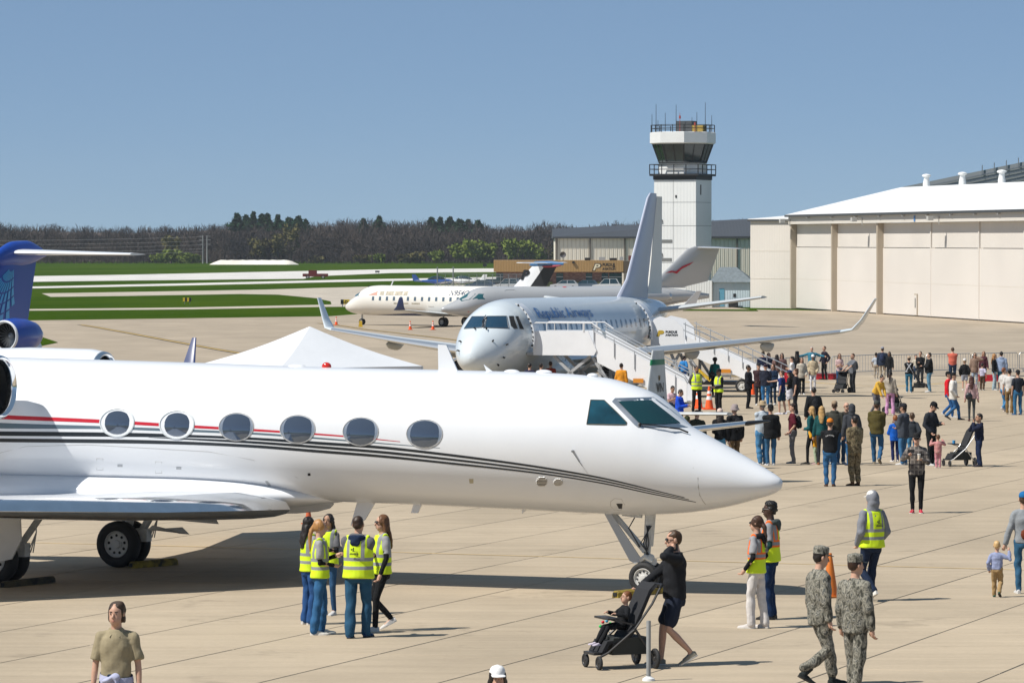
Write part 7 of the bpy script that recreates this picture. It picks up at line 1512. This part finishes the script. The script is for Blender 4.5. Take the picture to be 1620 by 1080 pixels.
# ---- behind the white nose
person((1063, 672), 25, 1.45, 'child in pale pink looking down beside the grey fin', skin='t', hair=('short', DB), top=((.52, .36, .40), 'tee'), la='read', ra='read', hpitch=22, child=True, vox=.023)
person((1075, 692), 66, 1.62, 'boy in a bright blue hoodie', skin='t', hair=('short', DB), top=((.012, .07, .55), 'hoodie'), bot=(DK, 'straight'), la='read', ra='read', hpitch=18, vox=V2)
person((1102, 744), 165, 1.68, 'person in a dark green jacket with head bowed', hair=('short', (.05, .02, .012)), top=((.028, .036, .026), 'coat'), bot=(DK, 'straight'), hpitch=15, vox=V2)
person((1087, 748), 178, 1.55, 'person in an olive jacket mostly hidden by the white nose', hair=('short', (.04, .045, .02)), top=((.035, .042, .02), 'coat'), bot=(DK, 'straight'), cap=('beanie', (.035, .045, .02)), vox=V2)
person((1139, 744), 172, 1.70, 'woman in black with a pale pink cap and blue jeans', hair=('long', DB), top=(BLK, 'sweat'), bot=((.10, .30, .48), 'straight'), cap=('ball', (.62, .48, .42)), la='belly', fem=True, vox=V2)
person((1162, 741), -150, 1.78, 'man in a black jacket with a grey bucket hat and khaki trousers', hair=('short', GR), top=(BLK, 'coat'), bot=((.16, .105, .05), 'straight'), cap=('bucket', (.30, .25, .25)), acc=('backpack',), vox=V2)
# ---- at the stairs
person((1102, 652), 22, 1.84, 'bearded man in dark trousers and a yellow vest by the cones', skin='m', hair=('short', DB), top=((.12, .12, .13), 'sweat'), bot=(BLK, 'straight'), shoe=(.02, .02, .02), la='behind', ra='behind', vest=VEST_Y, acc=('beard',), spread=.14, vox=V2)
person((1137, 655), -52, 1.76, 'man in a black cap and yellow vest over black clothes', skin='m', hair=('short', DB), top=(BLK, 'sweat'), bot=(BLK, 'straight'), shoe=(.02, .02, .02), la='belly', ra='belly', cap=('ball', BLK), vest=VEST_Y, vox=V2)
person((1131, 626), 170, 1.72, 'woman with afro hair in a teal blouse with a dark bag', skin='d', hair=('afro', (.01, .008, .008)), top=((.01, .17, .18), 'shirt'), bot=(NAVY, 'straight'), fem=True, fat=.2, acc=('shoulder_bag',), vox=V2)
person(AD(1082, 181), 150, 1.25, 'child in a blue and yellow jacket on the boarding stairs', hair=('short', DB), top=((.03, .20, .50), 'coat'), bot=((.02, .10, .35), 'straight'), child=True, zoff=.75, vox=.024)
person((1184, 646), 78, 1.78, 'man in a dark suit', skin='m', hair=('short', DB), top=((.010, .011, .016), 'coat'), bot=(BLK, 'straight'), shoe=(.01, .01, .01), la='belly', ra='belly', acc=('beard',), vox=V2)
person((1200, 641), 15, 1.76, 'man in a maroon grey jacket and pale cap facing the suited man', hair=('short', BR), top=((.045, .022, .026), 'coat'), bot=(DK, 'straight'), cap=('ball', DK), la='belly', ra='cross', vox=V2)
person((1211, 643), 178, 1.76, 'man in a navy hoodie and bright blue jeans, back turned', hair=('none', BR), top=((.018, .022, .038), 'hoodie'), bot=((.03, .13, .29), 'straight'), cap=('beanie', (.03, .02, .035)), la='belly', ra='belly', fat=.12, vox=V2)
person((1207, 616), 175, 1.84, 'tall person in navy by the barrier, back turned', hair=('short', (.06, .04, .02)), top=((.010, .016, .045), 'coat'), bot=(DK, 'straight'), fat=.1, vox=V3)
person((1216, 614), 12, 1.72, 'woman with long auburn hair facing the tall person in navy', hair=('long', (.09, .035, .02)), top=((.02, .03, .06), 'sweat'), fem=True, vox=V3)
person((1223, 640), -28, 1.72, 'woman in dark blue with brown hair turned to the pointing man', hair=('long', (.06, .028, .014)), top=((.010, .024, .055), 'coat'), bot=((.012, .03, .06), 'straight'), fem=True, la='belly', vox=V3)
person((1229, 616), 172, 1.68, 'black haired woman in a mauve jacket, back turned', hair=('long', DB), top=((.16, .095, .085), 'coat'), bot=(DK, 'straight'), fem=True, vox=V3)
person((1237, 615), -8, 1.72, 'woman in sunglasses and a brown jacket', hair=('long', DB), top=((.14, .08, .075), 'coat'), bot=(DK, 'straight'), fem=True, acc=('sunglasses',), vox=V3)
person((1237, 655), -112, 1.72, 'man in a blue tee and denim shorts pointing with his arm', hair=('short', (.06, .025, .012)), top=((.012, .025, .12), 'tee'), bot=((.012, .045, .085), 'shorts'), shoe=(.58, .58, .66), ra='point', la='down', stride=.2, fat=.1, vox=V2)
person((1249, 652), -98, 1.66, 'girl in a black printed tee with a pale jacket round her waist', skin='t', hair=('long', DB), top=(BLK, 'tee'), bot=(DK, 'shorts'), la='read', fem=True, cap=('ball', (.015, .03, .09)), acc=('waist_jacket',), vox=V2)
person((1259, 656), -100, 1.80, 'young man in a black tee and black trousers', hair=('mop', (.075, .030, .014)), top=((.012, .012, .016), 'tee'), bot=((.010, .010, .014), 'straight'), vox=V2)
person((1253, 622), -100, 1.70, 'youth in a white tee behind the black clad group', hair=('curly', DB), top=((.60, .60, .62), 'tee'), bot=(DK, 'straight'), la='cross', vox=V3)
person((1261, 618), 175, 1.84, 'tall person in black with a flat dark hat', hair=('long', DB), top=(BLK, 'coat'), bot=(BLK, 'straight'), cap=('patrol', BLK), vox=V3)
person((1268, 624), 8, 1.70, 'woman in a cream jacket and black trousers', hair=('long', BR), top=((.46, .42, .36), 'coat'), bot=(BLK, 'wide'), fem=True, la='pocket', vox=V3)
person((1284, 602), -4, 1.76, 'grey haired man in a teal shirt with arms stretched over the barrier', hair=('short', (.35, .33, .31)), top=((.035, .16, .24), 'sweat'), bot=(NAVY, 'straight'), la='out', ra='out', fat=.15, vox=V3)
person((1304, 600.5), -58, 1.76, 'man in black standing at the barrier', hair=('short', (.07, .03, .015)), top=((.014, .012, .022), 'sweat'), bot=(BLK, 'straight'), shoe=(.02, .02, .02), la='side', ra='side', spread=.15, vox=V3)
person((1286, 618), -5, 1.70, 'woman in a quilted beige jacket, white cap and white trousers', skin='m', hair=('short', DB), top=((.46, .38, .26), 'coat'), bot=((.66, .66, .70), 'straight'), shoe=(.6, .6, .6), cap=('ball', (.70, .70, .70)), la='pocket', ra='pocket', fem=True, acc=('sunglasses',), vox=V3)
person((1328, 614), 5, 1.68, 'woman in a pink and white top behind the stroller', hair=('long', (.10, .04, .02)), top=((.50, .36, .36), 'tee'), bot=(JE, 'straight'), la='hold', ra='hold', fem=True, acc=('sunglasses',), vox=V3)
person((1349, 621), -62, 1.82, 'bearded man in a grey tee with a backpack', hair=('short', (.07, .03, .015)), top=((.13, .14, .16), 'tee'), bot=(DK, 'straight'), shoe=(.02, .02, .02), la='push', ra='push', acc=('beard', 'backpack_grey'), fat=.15, vox=V3)
# ---- right hand group
person((1396, 602), 168, 1.74, 'man in a pale cap with a navy backpack and khaki trousers', hair=('short', BR), top=((.02, .03, .055), 'coat'), bot=((.38, .32, .24), 'straight'), cap=('ball', (.24, .25, .30)), acc=('backpack_navy',), fat=.15, vox=V3)
person((1386, 599), 160, 1.40, 'child in a pale shirt beside the navy backpack man', skin='m', hair=('short', DB), top=((.36, .40, .46), 'tee'), bot=((.35, .3, .24), 'straight'), child=True, vox=.026)
person((1407, 604), -30, 1.55, 'girl in a black printed hoodie', skin='m', hair=('long', DB), top=(BLK, 'hoodie'), bot=(DK, 'straight'), fem=True, vox=V3)
person((1385, 657), 40, 1.66, 'woman in a mustard top bending over a stroller', hair=('bun', DB), top=((.60, .36, .05), 'sweat'), bot=((.11, .11, .13), 'straight'), shoe=(.35, .2, .2), lean=34, la=(.1, -.62, 1.0), ra=(-.1, -.62, 1.0), fem=True, fat=.2, stride=.3, vox=V2)
person((1408, 656), 168, 1.70, 'woman in a beige hoodie and lilac trousers', hair=('pony', DB), top=((.36, .32, .27), 'hoodie'), bot=((.52, .27, .46), 'wide'), shoe=(.6, .55, .55), la='belly', fem=True, fat=.12, spread=.13, vox=V2)
person((1438, 621), 176, 1.68, 'mother with a baby carrier over a black top and yellow shirt', hair=('short', DB), top=(BLK, 'sweat'), bot=((.03, .13, .22), 'straight'), la='cross', ra='cross', cap=('ball', (.38, .28, .2)), fem=True, fat=.35, acc=('carrier',), vox=V3)
person((1470, 620), -88, 1.84, 'man in a black hooded jacket and pale blue jeans', hair=('short', DB), top=(BLK, 'hoodie'), bot=((.10, .22, .32), 'straight'), la='read', ra='read', fat=.25, vox=V3)
person((1456, 611), -20, 1.72, 'person in a dark top beside the stroller with large wheels', hair=('short', DB), top=(BLK, 'sweat'), bot=(DK, 'straight'), la='hold', ra='hold', vox=V3)
person((1449, 610), 10, 1.30, 'child in a cream top held up near the stroller', hair=('short', DB), top=((.5, .46, .38), 'tee'), child=True, zoff=.25, vox=.028)
person((1507, 606), 176, 1.82, 'man in a salmon shirt and navy trousers at the barrier', hair=('short', BR), top=((.52, .12, .08), 'shirt'), bot=((.02, .04, .085), 'straight'), la='cross', ra='cross', fat=.3, vox=V3)
person((1526, 617), 174, 1.50, 'boy in a black hoodie and pale shorts', hair=('short', (.3, .2, .12)), top=(BLK, 'hoodie'), bot=((.32, .34, .40), 'shorts'), shoe=(.6, .6, .6), cap=('ball', (.62, .6, .58)), child=True, vox=.026)
person((1542, 614), -6, 1.72, 'woman in a taupe cardigan and sunglasses with a blue bag', hair=('long', BR), top=((.22, .15, .115), 'coat'), bot=((.30, .36, .44), 'straight'), la='ear', fem=True, acc=('sunglasses',), vox=V3)
person((1556, 606), -18, 1.62, 'girl in a dark red and black top near the red table', hair=('long', (.16, .07, .03)), top=((.07, .02, .03), 'sweat'), bot=((.05, .025, .02), 'straight'), fem=True, vox=V3)
person((1554, 617), 160, 1.30, 'small boy in a pale printed tee and brown trousers', hair=('short', DB), top=((.46, .44, .58), 'tee'), bot=((.09, .055, .035), 'baggy'), la='point', child=True, vox=.027)
person((1584, 617), 174, 1.84, 'man in a pale blue hoodie and jeans', hair=('short', DB), top=((.26, .33, .47), 'hoodie'), bot=((.02, .11, .19), 'straight'), la='belly', vox=V3)
person((1573, 617), 70, 1.74, 'blond woman in black with washed blue jeans', hair=('long', (.34, .17, .06)), top=(BLK, 'sweat'), bot=((.32, .42, .48), 'wide'), fem=True, vox=V3)
person((1508, 664), 82, 1.76, 'man in a white jacket and black cap striding in blue jeans', hair=('short', DB), top=((.60, .58, .54), 'coat'), bot=((.03, .11, .26), 'straight'), shoe=(.02, .02, .02), la='pocket', ra='pocket', cap=('ball', BLK), stride=.5, vox=V2)
person((1500, 660), 80, 1.74, 'person in a red shirt walking beside the white jacket', hair=('short', DB), top=((.55, .01, .02), 'sweat'), bot=((.02, .09, .25), 'straight'), cap=('ball', BLK), stride=.4, lead=-1, vox=V2)
person((1537, 666), 172, 1.68, 'woman in pale pink with a large black bag and grey jeans', hair=('long', (.06, .022, .016)), top=((.52, .34, .34), 'sweat'), bot=((.06, .065, .065), 'slim'), shoe=(.09, .035, .03), fem=True, acc=('shoulder_bag',), stride=.2, vox=V2)
person((1597, 655), 165, 1.78, 'youth in a white tee and tan trousers', hair=('short', DB), top=((.56, .54, .52), 'tee'), bot=((.20, .125, .05), 'straight'), shoe=(.4, .36, .3), vox=V2)
person((1588, 651), 125, 1.76, 'red haired youth in blue jeans half hidden by the white tee', hair=('short', RD), top=((.5, .48, .46), 'tee'), bot=((.06, .20, .38), 'straight'), shoe=(.55, .5, .48), stride=.3, vox=V2)
person((1610, 656), -160, 1.74, 'man in a navy tee, black cap and blue jeans', hair=('short', DB), top=((.018, .022, .032), 'tee'), bot=((.03, .12, .24), 'straight'), shoe=(.05, .1, .2), cap=('ball', (.015, .016, .02)), fat=.15, spread=.12, vox=V2)
# ---- heads showing over the white fuselage, under the regional jet
for px, py, c, lb in ((838, 640, (.02, .02, .05), 'person in navy under the front of the grey jet'), (856, 640, (.03, .03, .04), 'person in grey under the front of the grey jet'), (871, 636, (.35, .05, .03), 'person in red under the front of the grey jet'), (983, 640, (.62, .25, .02), 'person in an orange vest behind the boarding stairs')):
    person((px, py), 160, 1.75, lb, hair=('short', BR if px == 871 else DB), top=(c, 'sweat'), vox=.028)
run_jobs()
